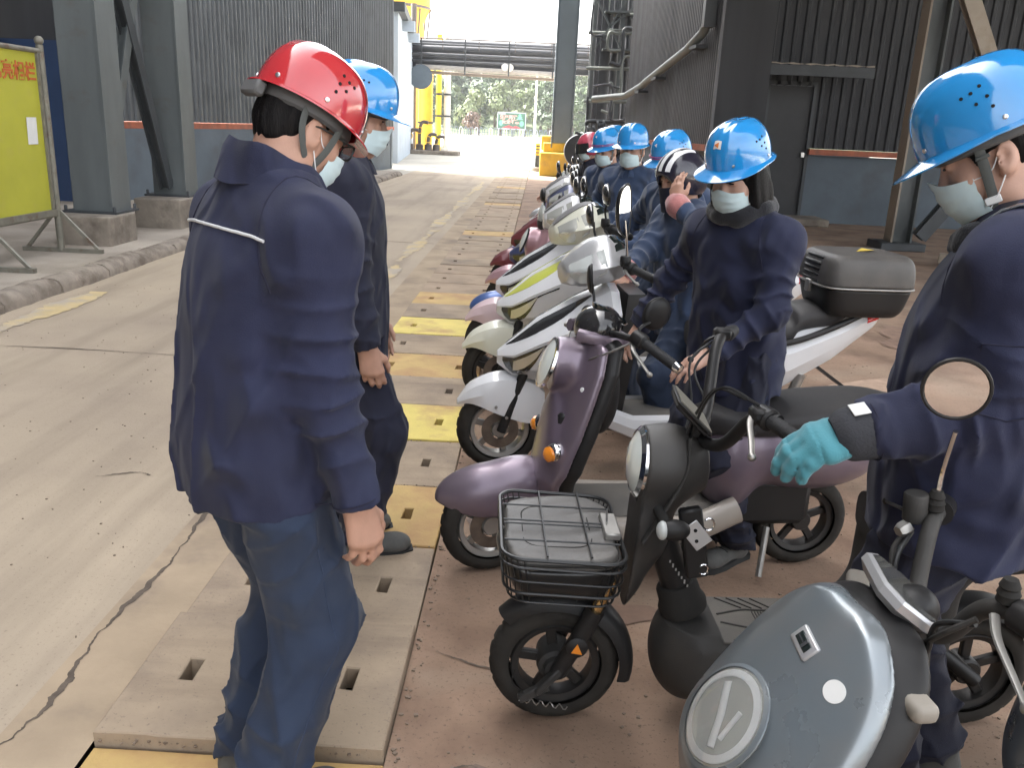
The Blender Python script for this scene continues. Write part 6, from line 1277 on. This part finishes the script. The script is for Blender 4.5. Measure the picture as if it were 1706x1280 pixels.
    g = G(); g.box((-.70, 0, .275), (.50, .33, .06), None, .02, 2); g.obj('footboard', M_mat_, t)
    for s_ in (-1, 1): g = G(); g.loft([[(x, s_ * (.15 + .02 * a), zc + h * b) for a, b in ((0, 1), (1, .7), (1.6, 0), (1, -.8), (0, -1))] for x, zc, h in ((-.40, .34, .05), (-.6, .265, .055), (-.9, .27, .06), (-1.0, .36, .08))]); g.obj('side_skirt', m2, t, angle=30)
    # tail
    T = [(-.90, [(0, .62), (.09, .62), (.13, .56), (.14, .44), (.09, .33), (0, .32)]), (-1.05, [(0, .66), (.12, .66), (.175, .585), (.18, .47), (.12, .37), (0, .37)]), (-1.30, [(0, .715), (.12, .715), (.170, .635), (.165, .555), (.10, .46), (0, .45)]), (-1.52, [(0, .785), (.10, .785), (.135, .72), (.125, .66), (.08, .59), (0, .58)]), (-1.72, [(0, .83), (.05, .83), (.075, .80), (.06, .765), (.03, .735), (0, .73)])]
    Tf = np.array([[(x, y, z) for y, z in p] for x, p in T]); g = G(); g.loft(half_loft(T, 1)); g.obj('tail_body', m2, t, angle=22)
    for s_ in (-1, 1):
        P, sg = loft_sub(Tf, 3.7 if near else 3.3, 4, lambda f: 1.2, lambda f: 2.2 + .3 * f, .003, 6, s_); g = G(); g.patch(P if sg > 0 else P[:, ::-1], .003); g.obj('tail_lamp', M_redl, t, angle=60)
        if logo:
            P0, sg = loft_sub(Tf, 1.05, 1.95, lambda f: 2.12, lambda f: 2.12 + .95, .003, 3, s_, 3); c = P0[1, 1]; u = nrmz(P0[2, 1] - P0[0, 1]); v = nrmz(P0[1, 2] - P0[1, 0]); v = nrmz(v - u * (u @ v))
            for k in range(3):
                a0 = PI / 2 + k * 2 * PI / 3; q = [c + .062 * (u * math.cos(a) * 1.0 + v * math.sin(a) * .85) for a in np.linspace(a0 - .93, a0 + .93, 8)] ; i1 = c + .026 * (u * math.cos(a0) + v * math.sin(a0) * .85)
                g = G(); nn = np.array((0, s_ * .002, 0)); g.add([p + nn for p in q] + [i1 + nn], [tuple(range(9))]); g.obj('logo_blade', M_orl, t, smooth=False, fix=False)
            for k in range(4): p = P0[1, 0] + u * (-.20 - .018 * k) + v * .035; g = G(); g.box(p + np.array((0, s_ * -.006, .09)), (.011, .003, .016), None); g.obj('small_lettering', M_seatl, t)
            g = G(); g.tube(cr([(-1.15, s_ * .16, .655), (-1.32, s_ * .165, .695), (-1.5, s_ * .15, .765), (-1.62, s_ * .12, .815)], 6), .014, 10); g.obj('grab_rail', M_blk, t)
    seat_loft(t, [-.86, -.95, -1.1, -1.28, -1.34, -1.50, -1.60], [.68, .695, .70, .715, .775, .80, .80], [.07, .125, .15, .15, .145, .125, .06], M_seat, base=.06)
    g = G(); g.box((-1.15, 0, .32), (.36, .2, .18), None, .03); g.obj('motor_case', M_blk, t); g = G(); g.beam((-1.45, 0, .56), (-1.66, 0, .42), .14, .012); g.obj('rear_mudflap', M_blk, t)
    for s_ in (-1, 1): G().tube([(-1.28, s_ * .09, wr), (-1.38, s_ * .10, .52)], .024, 10).obj('shock', M_dullm, t)
    return t
# ------------------------------------------------------------ the white sport scooter with its top box
def hdg(hx, hy): return math.atan2(hy, hx)
S4 = sport_scooter('white sport scooter with an orange round emblem on its tail, behind the purple one', (-.13, 3.93), hdg(-.99, -.10), M_white, M_white, headm=M_sil, near=True, logo=True, steer=.12, scale=1.04)
tb = thing('top_box', 'black ribbed luggage box with a dry leaf on its lid, on the white scooter tail', 'luggage box', (1.53, 4.08, .84), hdg(-.99, -.10))
pr = [rbox((0, 0, .115), (.205, .20, .115), None, .05, .02), cut((0, 0, 1), (0, 0, .135))]
sdf_obj('case', [tubez([((0, 0, .0), .165, .165), ((0, 0, .04), .19, .19), ((0, 0, .135), .215, .205)], .01, pw=5.5), cut((0, 0, 1), (0, 0, .13)), cut((0, 0, -1), (0, 0, 0))], .007, M_blk, tb, angle=50)
sdf_obj('lid', [tubez([((0, 0, .142), .218, .21), ((0, 0, .20), .216, .208), ((-.0, 0, .245), .208, .20), ((-.0, 0, .270), .195, .188), ((0, 0, .283), .178, .172)], .01, pw=6.0), cut((0, 0, -1), (0, 0, .142))], .006, mat('top_box_plastic', (.03, .03, .033), .5, dust=.3, bump=.0015, bscale=240), tb, angle=50)
g = G(); n = 60; g.tube([(np.sign(math.cos(a)) * abs(math.cos(a)) ** .38 * .222, np.sign(math.sin(a)) * abs(math.sin(a)) ** .38 * .212, .138) for a in np.linspace(0, 2 * PI, n, endpoint=False)], .005, 6, closed=True); g.obj('silver_seam', M_dullm, tb)
for k in range(5): g = G(); g.box((.205 - .006 * abs(k - 2) * 0 - (.012 if k == 4 else 0), .0, .155 + .026 * k), (.03, .17, .018), ry(-.16 * k / 4), .006); g.obj('rib', M_blk, tb)
g = G(); g.box((.222, 0, .12), (.018, .05, .06), None, .005); g.obj('latch', M_dullm, tb)
g = G(); g.box((-.19, .11, .16), (.04, .12, .03), None, .006); g.obj('red_reflector', M_redl, tb)
g = G(); g.add([(.0, 0, 0), (.03, .012, .006), (.062, 0, .002), (.03, -.014, .004), (.03, 0, .0)], [(0, 1, 4), (1, 2, 4), (2, 3, 4), (3, 0, 4)])
g.V = [[c_ * 2.0 for c_ in v] for v in g.V]
o = g.obj('fallen_leaf', mat('dry_yellow_leaf', (.50, .36, .06), .6), loc=(1.51, 4.06, 1.126), rz=.5); tag(o, 'small dry yellow leaf lying on the black top box lid', 'leaf')
# ------------------------------------------------------------ the purple scooter
S3 = round_scooter('dusty purple scooter with a round nosed fender and amber turn signal, second from the front', (-.115, 2.92), hdg(-.985, -.15), M_pur, near=True, steer=.2)
# ------------------------------------------------------------ farther scooters
sport_scooter('white and lime yellow scooter next behind the white one', (-.18, 4.92), hdg(-.985, -.12), M_white, M_white, accent=M_limep, headm=M_creamp, fendm=M_creamp, steer=.1, scale=1.1)
sport_scooter('pearl white scooter with a pinkish nose behind the lime yellow one', (-.22, 5.62), hdg(-.985, -.12), M_white, M_white, accent=M_blkg, headm=M_white, fendm=mat('pearl_white_pink', (.66, .50, .52), .28, coat=.5, dust=.1), steer=-.05, scale=1.1)
round_scooter('pink scooter with a mid blue front fender', (-.26, 6.35), hdg(-.985, -.12), M_pinkp, M_bluep, M_bluep, steer=.1, ind=False)
sport_scooter('navy scooter with a pale pink fender', (-.18, 7.1), hdg(-.985, -.12), M_navyp2, M_navyp2, accent=M_dullm, headm=M_navyp2, fendm=M_pinkp, steer=-.1, scale=1.08)
sport_scooter('dark red and white scooter with its mirror turned down', (-.20, 8.1), hdg(-.985, -.12), M_redp, M_white, accent=M_redp, headm=M_white, steer=.15, scale=1.08)
round_scooter('dark violet scooter far along the row', (-.12, 9.1), hdg(-.985, -.1), M_purd, M_purd, M_purd, ind=False)
sport_scooter('white and red scooter near the far end of the row', (-.05, 10.2), hdg(-.985, -.1), M_white, M_redp, accent=M_redp, headm=M_white)
round_scooter('black scooter second from the far end of the row', (.02, 11.5), hdg(-.985, -.1), M_blk, M_blk, M_blk, ind=False)
sport_scooter('grey scooter at the far end of the row', (.1, 13.0), hdg(-.985, -.1), M_sil, M_dusty, headm=M_sil)
# ------------------------------------------------------------ black moped with the front basket
O2 = (.115, 2.09); H2 = hdg(-.995, -.06)
t = S2 = tag(empty('moped', (*O2, 0), H2), 'black moped with a wire front basket, gold fork tube and tall handlebars', 'moped', GRP)
wr = .185; wheel(t, np.array((0, 0, wr)), wr, .088, M_rimb, 5, False, True, 0.0, ang=.15); wheel(t, np.array((-1.18, 0, wr)), wr, .088, M_rimb, 5, False, True)
G().lathe([(.03, -.06), (.048, -.05), (.052, -.02), (.052, .02), (.047, .04), (.035, .046), (.03, .06)], (0, 0, wr), (0, 1, 0), 26).obj('drum_hub', M_dusty, t)
fender(t, np.array((0, 0, wr)), wr + .022, .060, .75, 3.35, M_blk, tip=.0, crown=.012, skirt=.03)
for s_ in (-1, 1):
    G().tube([(-.002, s_ * .072, wr), (-.055, s_ * .074, wr + .11), (-.095, s_ * .072, wr + .20)], [.022, .026, .026], 12).obj('fork_leg', M_blk, t)
    G().tube([(-.085, s_ * .072, wr + .175), (-.135, s_ * .070, wr + .29)], .0165, 12).obj('fork_tube', M_gold, t)
    G().lathe([(.028, 0), (.03, .004), (.02, .010), (0, .011)], (-.048, s_ * .098, wr + .10), (0, s_, 0), 14).obj('reflector_base', M_blk, t)
    g = G(); g.add([(-.062, s_ * .1105, wr + .085), (-.032, s_ * .1105, wr + .09), (-.048, s_ * .1105, wr + .118)], [(0, 1, 2)]); g.obj('amber_reflector', M_amber, t, fix=False)
g = G(); g.beam((.02, .085, wr - .03), (.10, .085, wr - .075), .022, .026, bev=.004); g.beam((-.01, .08, wr + .02), (.055, .088, wr - .05), .03, .02, bev=.004); g.obj('brake_arm', M_dusty, t)
g = G(); g.tube([(.10 - .006 * k * .9, .088 + .007 * math.cos(k * 1.3), wr - .075 - .001 * k + .007 * math.sin(k * 1.3)) for k in range(26)], .0018, 5); g.obj('brake_spring', M_dullm, t)
G().tube(cr([(.08, .09, wr - .06), (.12, .09, wr - .02), (.115, .088, wr + .02)], 6), .002, 6).obj('brake_wire', M_rub, t)
# steering cowl, headlight
pr = [cone((-.165, 0, .46), (-.245, 0, .78), .055, .080, .05), tubez([((-.36, 0, .785), .065, .07), ((-.28, 0, .785), .10, .105), ((-.195, 0, .785), .098, .098)], .05, axis=0), els((-.205, 0, .62), (.075, .08, .12), ry(.3), .05), cone((-.12, 0, .43), (-.15, 0, .5), .085, .08, .04), cut((1, 0, .05), (-.195, 0, .785))]
sdf_obj('steering_cowl', pr, .0055, mat('dusty_black_cowl', (.013, .013, .014), .5, dust=.14, rvar=.12), t)
hl = G().lathe([(.082, 0), (.08, .018), (.05, .034), (0, .040)], (-.197, 0, .788), (1, 0, .08), 30).obj('headlight', M_lensw, t)
G().lathe([(.083, -.012), (.094, -.008), (.095, .010), (.084, .020), (.081, .018)], (-.197, 0, .788), (1, 0, .08), 30, cap=False).obj('headlight_ring', M_chrome, hl)
g = G(); g.add([(-.158 + .0, .02 * math.cos(a) + .062, .655 + .022 * math.sin(a)) for a in np.linspace(0, 6.28, 16, endpoint=False)], [tuple(range(16))]); o = g.obj('round_badge', M_plate, t, fix=False); o.location = (.052, .0, 0)
g = G(); g.tube(cr([(-.30, .065, .88), (-.295, .095, .80), (-.25, .10, .70), (-.20, .095, .60)], 6), .011, 8, flat=((1, 0, 0), .5)); g.obj('cowl_rib', M_dusty, t)
# tall handlebar
piv = np.array((-.36, 0, 0)); hb = rot4(rz_(-.10), piv); B = lambda *p: hb[:3, :3] @ np.array(p) + hb[:3, 3]
G().tube([B(-.27, 0, .74), B(-.345, 0, .90)], .026, 14).obj('steering_stem', M_blk, t)
for s_ in (-1, 1):
    G().tube(cr([B(-.345, 0, .865), B(-.35, s_ * .06, .868), B(-.375, s_ * .12, .90), B(-.40, s_ * .235, 1.02), B(-.42, s_ * .29, 1.06), B(-.45, s_ * .36, 1.065), B(-.475, s_ * .41, 1.06)] if s_ < 0 else [B(-.345, 0, .865), B(-.36, s_ * .06, .865), B(-.39, s_ * .11, .89), B(-.42, s_ * .19, .975), B(-.44, s_ * .23, 1.00), B(-.47, s_ * .27, 1.005)], 7), .0165, 12).obj('handlebar', M_blk, t)
a, b = B(-.45, -.325, 1.065), B(-.485, -.44, 1.055); G().tube([a + (b - a) * q for q in np.linspace(0, 1, 19)], [.0165 + .0022 * (k % 2) for k in range(19)], 12).obj('grip', M_grip, t)
a2, b2 = B(-.455, .255, 1.002), B(-.51, .395, .99); grip(t, a2, b2)
lever(t, B(-.43, .21, 1.01), B(-.395, .37, .955)); lever(t, B(-.42, -.30, 1.07), B(-.35, -.33, .985), m=M_blk)
g = G(); g.box(B(-.435, .235, 1.012), (.05, .05, .03), None, .008); g.obj('lever_clamp', M_blk, t); g = G(); g.box(B(-.43, -.315, 1.07), (.05, .04, .035), None, .008); g.obj('lever_clamp', M_blk, t)
for k, P in enumerate(([B(-.41, .19, 1.03), B(-.35, .12, 1.03), B(-.32, .06, .95), B(-.30, .03, .86)], [B(-.43, .23, 1.03), B(-.36, .17, 1.05), B(-.33, .09, .98), B(-.31, .04, .85)], [B(-.42, -.31, 1.06), B(-.34, -.26, 1.0), B(-.34, -.17, .90), B(-.31, -.05, .84)], [B(-.43, -.33, 1.05), B(-.36, -.30, .96), B(-.40, -.20, .86), B(-.33, -.03, .80)])): G().tube(cr(P, 8), .0038, 6).obj('cable', M_wire, t)
R = hb[:3, :3] @ ry(-.75); g = G(); g.box(B(-.315, .0, .935), (.125, .155, .010), R, .004); g.box(B(-.315, 0, .935) - R[:, 2] * .010, (.11, .14, .012), R, .004); dd = g.obj('display', M_blk, t)
g = G(); g.box(B(-.315, .0, .935) + R[:, 2] * .006, (.112, .142, .002), R); g.obj('display_glass', mat('dusty_screen', (.16, .155, .125), .35, dust=.35), dd)
# indicators and tag plate
for s_ in (-1, 1):
    g = G(); g.tube([(-.235, s_ * .08, .69), (-.245, s_ * .135, .675)], [.016, .013], 10); g.obj('indicator_stalk', M_rub, t)
    g = G(); g.ell((-.262, s_ * .155, .668), (.042, .024, .028)); o = g.obj('indicator', M_blk, t); g = G(); g.ell((-.232, s_ * .158, .668), (.016, .021, .025)); g.obj('clear_lens', M_lensg, o)
g = G(); g.box((-.335, .105, .63), (.05, .004, .075), ry(.7), .002); pl = g.obj('tag_plate', M_plate, t)
for x, z in ((-.33, .645), (-.336, .615)): G().lathe([(.005, 0), (.005, .002), (0, .002)], (x, .107, z), (0, 1, 0), 8).obj('plate_hole', M_hole, pl)
g = G(); g.box((-.335, .085, .60), (.06, .03, .20), ry(.2), .006); g.obj('lock_panel', M_blk, t)
for z, q in ((.66, .014), (.53, .012)): G().tube([(-.365 + q * math.cos(a), .10, z + q * 1.2 * math.sin(a)) for a in np.linspace(.6, 5.6, 14)], .0025, 6).obj('hook', M_chrome, t)
# basket
bk = thing('wire_basket', 'black wire basket with a grey leatherette bag strapped in, on the black moped front', 'basket', (*O2, 0), H2)
def rrect(cx, cy, z, a, b, rad, n=6, tilt=0.0):
    P = []
    for q, (sx, sy) in enumerate(((1, 1), (-1, 1), (-1, -1), (1, -1))):
        for k in range(n): th = q * PI / 2 + k / (n - 1) * PI / 2; P.append((cx + sx * (a - rad) + rad * math.cos(th), cy + sy * (b - rad) + rad * math.sin(th), z))
    P = np.array(P); P[:, 2] += (P[:, 0] - cx) * tilt; return P
bx, by = .010, .0
for z, a, b, r_ in ((.598, .158, .205, .0055), (.575, .160, .207, .0035), (.535, .155, .202, .0030), (.50, .150, .198, .0040), (.468, .138, .185, .0032)): G().tube(rrect(bx, by, z, a, b, .055, tilt=.05), r_, 6, closed=True).obj('wire_ring', M_cover, bk)
q0, q1 = rrect(bx, by, .598, .158, .205, .055, tilt=.05), rrect(bx, by, .468, .138, .185, .055, tilt=.05)
for k in range(0, 24, 1): G().tube([q0[k], q0[k] * .35 + q1[k] * .65 + (0, 0, .01), q1[k]], .002, 5).obj('wire', M_cover, bk)
for x in (-.06, .0, .06, .12): G().tube([(x + bx - .04, -.17, .468), (x + bx - .04, .17, .468)], .0022, 5).obj('wire', M_cover, bk)
for y in (-.095, .0, .02, .115): G().tube([(bx - .148, y, .603), (bx + .15, y, .612)], .0026, 6).obj('cover_wire', M_cover, bk)
for x in (-.065, .045): G().tube([(bx + x, -.2, .607), (bx + x, .2, .609)], .0026, 6).obj('cover_wire', M_cover, bk)
g = G(); g.box((bx - .135, .01, .602), (.045, .13, .02), None, .004); g.obj('hinge_plate', M_tan if False else M_dullm, bk)
G().tube(cr([(bx + .15, .02, .60), (bx + .165, .02, .57), (bx + .16, .02, .53)], 5), .004, 6).obj('hook_wire', M_dullm, bk)
g = G(); g.beam((-.13, .05, .47), (bx - .02, .05, .462), .02, .012); g.beam((-.13, -.05, .47), (bx - .02, -.05, .462), .02, .012); g.obj('bracket', M_blk, bk)
bg_ = thing('leatherette_bag', 'grey black leatherette bag lying inside the wire basket', 'bag', (*O2, 0), H2)
BG = [tubez([((bx, by, .475), .128, .175), ((bx, by, .52), .142, .190), ((bx, by, .56), .149, .196), ((bx, by, .594), .142, .190)], .01, pw=4.5), cut((0, 0, -1), (0, 0, .475))]
bgf = lambda P: -.004 * (wav(P, (16, 16, 9), 3)) + .010 * (np.clip(P[:, 2] - .575, 0, .02) / .02) * (1 - np.clip(np.hypot((P[:, 0] - bx) / .1, (P[:, 1]) / .14), 0, 1))
sdf_obj('bag_lid', BG + [cut((0, 0, -1), (0, 0, .566))], .006, M_bag, bg_, bgf); sdf_obj('bag_body', BG + [cut((0, 0, 1), (0, 0, .562))], .006, mat('black_leatherette', (.012, .012, .012), .35, coat=.2), bg_, bgf)
G().tube(rrect(bx + .01, by, .594, .09, .12, .05), .0022, 6, closed=True).obj('piping', M_rub, bg_); G().tube(rrect(bx, by, .580, .146, .194, .06), .004, 6, closed=True).obj('zip', M_rub, bg_)
# frame tube, boot, deck
G().tube([(-.215, 0, .72), (-.335, 0, .40)], .042, 18).obj('frame_tube', M_blk, t)
for k in range(7): g = G(); g.box((-.29 - .0045 * k * 2, .0425, .52 - .012 * k), (.004, .002, .007 + .004 * (k % 2)), rx(0)); g.obj('tube_lettering', M_plate, t)
G().lathe([(.066, -.02), (.068, 0), (.060, .02), (.058, .055), (.050, .066), (.043, .068)], (-.345, 0, .375), nrmz((.35, 0, .94)), 22).obj('rubber_boot', M_rub, t)
pr = [tubez([((-.30, 0, .25), .055, .10), ((-.34, 0, .255), .085, .12), ((-.42, 0, .25), .11, .125), ((-.62, 0, .235), .10, .125)], .02, axis=0, pw=3.0), els((-.345, 0, .22), (.075, .11, .14), None, .05), cut((0, 0, 1), (0, 0, .365))]
pr = [els((-.375, 0, .235), (.11, .125, .155), None, .03), rbox((-.62, 0, .235), (.26, .130, .085), None, .03, .06), cut((.0, 0, 1), (0, 0, .335)), fnp(lambda P: -(P[..., 2] - .315 - np.clip(P[..., 0] + .44, 0, 1) * 2) if False else np.maximum(-(P[..., 2] - .318), P[..., 0] + .44), (-1, -.2, .3), (-.44, .2, .4), .01, 's')]
sdf_obj('deck_shell', pr, .006, M_dusty, t)
g = G(); g.box((-.66, 0, .3195), (.44, .235, .006), None, .002); dm = g.obj('floor_mat', M_mat_, t)
for s_ in (-1, 1):
    for k in range(4):
        G().tube([(-.47 - .035 * k, s_ * .108, .3235), (-.535 - .03 * k, s_ * (.055), .3235)], .0026, 6).obj('mat_rib', M_dusty, dm)
    G().tube(cr([(-.455, s_ * .02, .3235), (-.53, s_ * .045, .3235), (-.60, s_ * .045, .3235), (-.86, s_ * .045, .3235)], 4), .0032, 6).obj('mat_rib', M_dusty, dm)
g = G()
for k in range(36): g.box((-.56 - .0085 * k, 0, .3235), (.003, .078, .0025))
tag(g.obj('mat_ribs', M_dusty, dm, smooth=False), kind='stuff')
pr = [rbox((-.96, 0, .45), (.13, .10, .20), None, .05, .05), els((-1.15, 0, .57), (.24, .11, .07), None, .08), cone((-.80, 0, .33), (-.90, 0, .36), .09, .12, .05)]
sdf_obj('seat_housing', pr, .009, M_dusty, t); seat_loft(t, [-.82, -.92, -1.08, -1.28, -1.38], [.66, .67, .665, .68, .67], [.06, .11, .135, .12, .06], M_seat)
G().tube([(-.95, 0, .35), (-1.18, .07, wr)], .022, 10).obj('swing_arm', M_blk, t); fender(t, np.array((-1.18, 0, wr)), wr + .03, .065, .3, 2.6, M_blk, name='rear_fender', crown=.012, skirt=.03)
# ------------------------------------------------------------ pale blue scooter close to the camera
O1 = (.10, 1.03); H1 = hdg(-.98, -.20)
t = S1 = tag(empty('scooter', (.305, 1.31, 0), H1), 'pale blue scooter with a round headlight, nearest the camera', 'scooter', GRP)
wheel(t, np.array((0, 0, .2)), .2, .1, M_rims, 5, True, True); wheel(t, np.array((-1.25, 0, .2)), .2, .1, M_rimb, 5, False, True)
fender(t, np.array((0, 0, .2)), .23, .075, -.1, 2.7, M_lb, tip=.02, crown=.02, skirt=.04)
def sx(y, z): return -.03 - .90 * np.clip(z - .55, 0, 1) ** 1.15 - .12 * np.clip((.55 - z) / .3, 0, 1) ** 2 - 1.9 * y * y
SW = cr(np.array([(.26, .10), (.40, .18), (.52, .218), (.64, .226), (.74, .21), (.82, .174), (.875, .118), (.905, .06), (.93, .0)]), 12)
def sw(z): return np.interp(z, SW[:, 0], SW[:, 1])
pr = [fnp(lambda P: smax(smax(np.maximum(P[..., 0] - sx(P[..., 1], P[..., 2]), sx(P[..., 1], P[..., 2]) - .05 - P[..., 0]) * .7, np.abs(P[..., 1]) - sw(P[..., 2]), .02), np.maximum(P[..., 2] - .905, .28 - P[..., 2]), .02) * .85, (-.52, -.235, .27), (-.02, .235, .92), .02)]
shp = pr; sdf_obj('front_shell', pr, .0045, M_lb, t, sm=40)
def spt(y, z): return np.array((sx(y, z), y, z))
def sn(y, z): e = .004; return nrmz(np.array((1, -(sx(y + e, z) - sx(y - e, z)) / (2 * e), -(sx(y, z + e) - sx(y, z - e)) / (2 * e))))
c, n_ = spt(.0, .655), sn(0, .655); hl = G().lathe([(.104, -.01), (.105, .004), (.09, .014), (.055, .021), (0, .024)], c, n_, 36).obj('headlight', M_lensc, t)
G().lathe([(.0, -.034), (.03, -.03), (.07, -.018), (.10, -.002)], c + n_ * .004, n_, 36).obj('reflector', M_lens2, hl)
G().lathe([(.102, -.004), (.112, .0), (.112, .004), (.103, .008)], c, n_, 36, cap=False).obj('headlight_ring', M_lb, hl); G().lathe([(.078, .004), (.094, .002), (.095, .006), (.080, .009)], c, n_, 36, cap=False).obj('light_ring', M_loop, hl)
a_, b_, d_ = frame(n_, (0, 0, 1)); g = G()
g.tube([c + n_ * .006 + a_ * .045 + b_ * .05, c + n_ * .004, c + n_ * .006 - a_ * .035 - b_ * .055], .010, 10, flat=(n_, .5)); g.tube([c + n_ * .006 - a_ * .035 + b_ * .035, c + n_ * .006 - a_ * .04 - b_ * .03], .006, 8)
g.obj('lamp_strut', M_loop, hl)
y, z = .015, .825; c, n_ = spt(y, z), sn(y, z); a_, b_, d_ = frame(n_, (0, 0, 1)); R = np.stack([a_, b_, d_], 1) @ rz_(.25); g = G(); g.box(c, (.070, .042, .012), R, .0055, 3); e = g.obj('emblem', M_sil, t); g = G(); g.box(c + n_ * .0055, (.048, .022, .004), R, .002); g.obj('emblem_inset', M_glassd, e)
g = G(); g.box(c + n_ * .0078 - R[:, 0] * .008, (.008, .018, .002), R); g.box(c + n_ * .0078 + R[:, 0] * .008, (.022, .003, .002), R); g.obj('emblem_mark', M_chrome, e)
y, z = .125, .795; c, n_ = spt(y, z), sn(y, z); G().lathe([(.0215, .0), (.0215, .0018), (0, .0022)], c, n_, 24).obj('round_sticker', M_paper, t)
pr = [fnp(lambda P: smax(smax(np.abs(P[..., 0] - sx(P[..., 1], P[..., 2]) + .085) * .7 - .03, np.abs(P[..., 1]) - sw(P[..., 2]) - .006, .04), np.maximum(P[..., 2] - .895, .28 - P[..., 2]), .03) * .85, (-.60, -.245, .27), (-.06, .245, .92), .02), els((-.36, 0, .74), (.07, .12, .14), None, .05), cone((-.34, 0, .78), (-.47, 0, .88), .05, .045, .04)]
sdf_obj('inner_shield', pr, .007, M_blk, t)
t.scale = (.92, .92, .92)
bar = rot4(rz_(-.31), (-.40, 0, 0), (-.11, 0, -.085)); B = lambda *p: bar[:3, :3] @ np.array(p) + bar[:3, 3]
# display
Rd = bar[:3, :3] @ ry(-.62); cD = B(-.335, .0, .995); ol = [(x * 1.28, y * 1.32) for x, y in ((-.052, -.055), (-.03, -.075), (.03, -.078), (.055, -.05), (.055, .05), (.03, .078), (-.03, .075), (-.052, .055))]
g = G(); g.M = rot4(Rd); g.M[:3, 3] = cD; g.loft([[(x * k, y * k, zz) for x, y in ol] for k, zz in ((.8, -.03), (1, -.016), (1, .0), (.93, .006))]); dd = g.obj('display', M_sil, t, angle=25)
g = G(); g.M = rot4(Rd); g.M[:3, 3] = cD; g.loft([[(x * k, y * k, zz) for x, y in ol] for k, zz in ((.90, .004), (.88, .0075))]); g.obj('display_glass', mat('dusty_display_glass', (.045, .05, .05), .12, coat=.5, dust=.25), dd, angle=25)
g = G(); g.M = bar; g.loft([[(-.335 + x, y, .93 + z_) for x, y in ((.05 * k, .06 * k), (-.05 * k, .06 * k), (-.05 * k, -.06 * k), (.05 * k, -.06 * k))] for k, z_ in ((1.1, -.06), (1, 0), (.8, .03))]); g.obj('display_stalk', M_dusty, t, angle=30)
for s_ in (-1, 1):
    G().tube([B(-.34, s_ * .055, .915), B(-.32, s_ * .165, .893)], [.018, .015], 10).obj('indicator_stalk', M_rub, t)
    o = G(); R_ = bar[:3, :3] @ rz_(s_ * .25); o.box(B(-.315, s_ * .205, .885), (.05, .10, .038), R_, .014, 3); o = o.obj('indicator', M_tan, t)
    P = [B(-.385, 0, .93), B(-.39, s_ * .045, .93), B(-.40, s_ * .095, .965), B(-.42, s_ * .145, 1.045), B(-.44, s_ * .185, 1.075), B(-.465, s_ * .225, 1.08)]
    G().tube(cr(P, 8), .0175, 14).obj('handlebar', M_dusty, t); grip(t, B(-.48, s_ * .25, 1.08), B(-.535, s_ * .385, 1.07))
    g = G(); g.M = bar; g.tube([B2 for B2 in ((-.455, s_ * .205, 1.08), (-.475, s_ * .25, 1.08))], .03, 14); g.obj('switch_pod', M_blk, t)
    if s_ < 0:
        g = G(); g.M = bar; g.lathe([(.024, 0), (.026, .004), (.026, .060), (.023, .064), (0, .064)], (-.405, s_ * .195, 1.062), (.1, 0, 1), 18); g.obj('brake_reservoir', M_dusty, t); g = G(); g.M = bar; g.lathe([(.017, 0), (.017, .02), (.012, .028)], (-.39, s_ * .185, 1.05), (.8, .5, -.3), 6); g.obj('banjo_bolt', M_dullm, t)
    lever(t, B(-.42, s_ * .20, 1.07), B(-.405, s_ * .39, 1.02), m=M_dullm if s_ > 0 else M_blk)
    for k in (0, 1): G().tube(cr([B(-.40, s_ * .185, 1.05 - .01 * k), B(-.36, s_ * (.16 - .03 * k), 1.0), B(-.36, s_ * (.09 + .02 * k), .93), B(-.36, s_ * .04, .86)], 8), .006, 8).obj('cable', M_wire if k else M_dusty, t)
    G().lathe([(.016, 0), (.020, .004), (.018, .014), (.020, .018), (.016, .028), (.018, .032), (.012, .046)], B(-.44, s_ * .19, 1.092), (.05, 0, 1), 14).obj('mirror_boot', M_rub, t)
b0 = B(-.44, -.19, 1.13); mirror(t, [b0, b0 + np.array((.0, .002, .06)), b0 + np.array((.025, .045, .16)), b0 + np.array((.055, .06, .255))], M_blk, (.062, .062), face=rz_(-H1) @ np.array((-.30, -.95, -.05)), ro=True, stemm=M_chrome, depth=.02)
g = G(); g.box((-.64, 0, .28), (.52, .32, .07), None, .02, 2); g.obj('footboard', M_mat_, t)
sdf_obj('rear_body', [els((-1.18, 0, .56), (.36, .165, .16), ry(-.08), .05), els((-.94, 0, .46), (.12, .15, .2), None, .06), rbox((-1.25, 0, .16), (.25, .07, .26), None, .05, .01, 's')], .01, M_lb, t)
seat_loft(t, [-.82, -.92, -1.06, -1.26, -1.46, -1.56], [.69, .705, .71, .735, .745, .735], [.06, .125, .15, .155, .135, .06], M_seat, base=.05)
# ============================================================ HAZE
hz = bpy.data.materials.new('haze_air'); hz.use_nodes = True; n = hz.node_tree.nodes; n.clear()
vo = n.new('ShaderNodeVolumePrincipled'); vo.inputs['Density'].default_value = 0.00045; vo.inputs['Color'].default_value = (.92, .95, .97, 1)
oo = n.new('ShaderNodeOutputMaterial'); hz.node_tree.links.new(vo.outputs[0], oo.inputs['Volume'])
g = G(); g.box((0, 190, 24), (830, 640, 52)); tag(g.obj('haze', hz, smooth=False), kind='stuff')
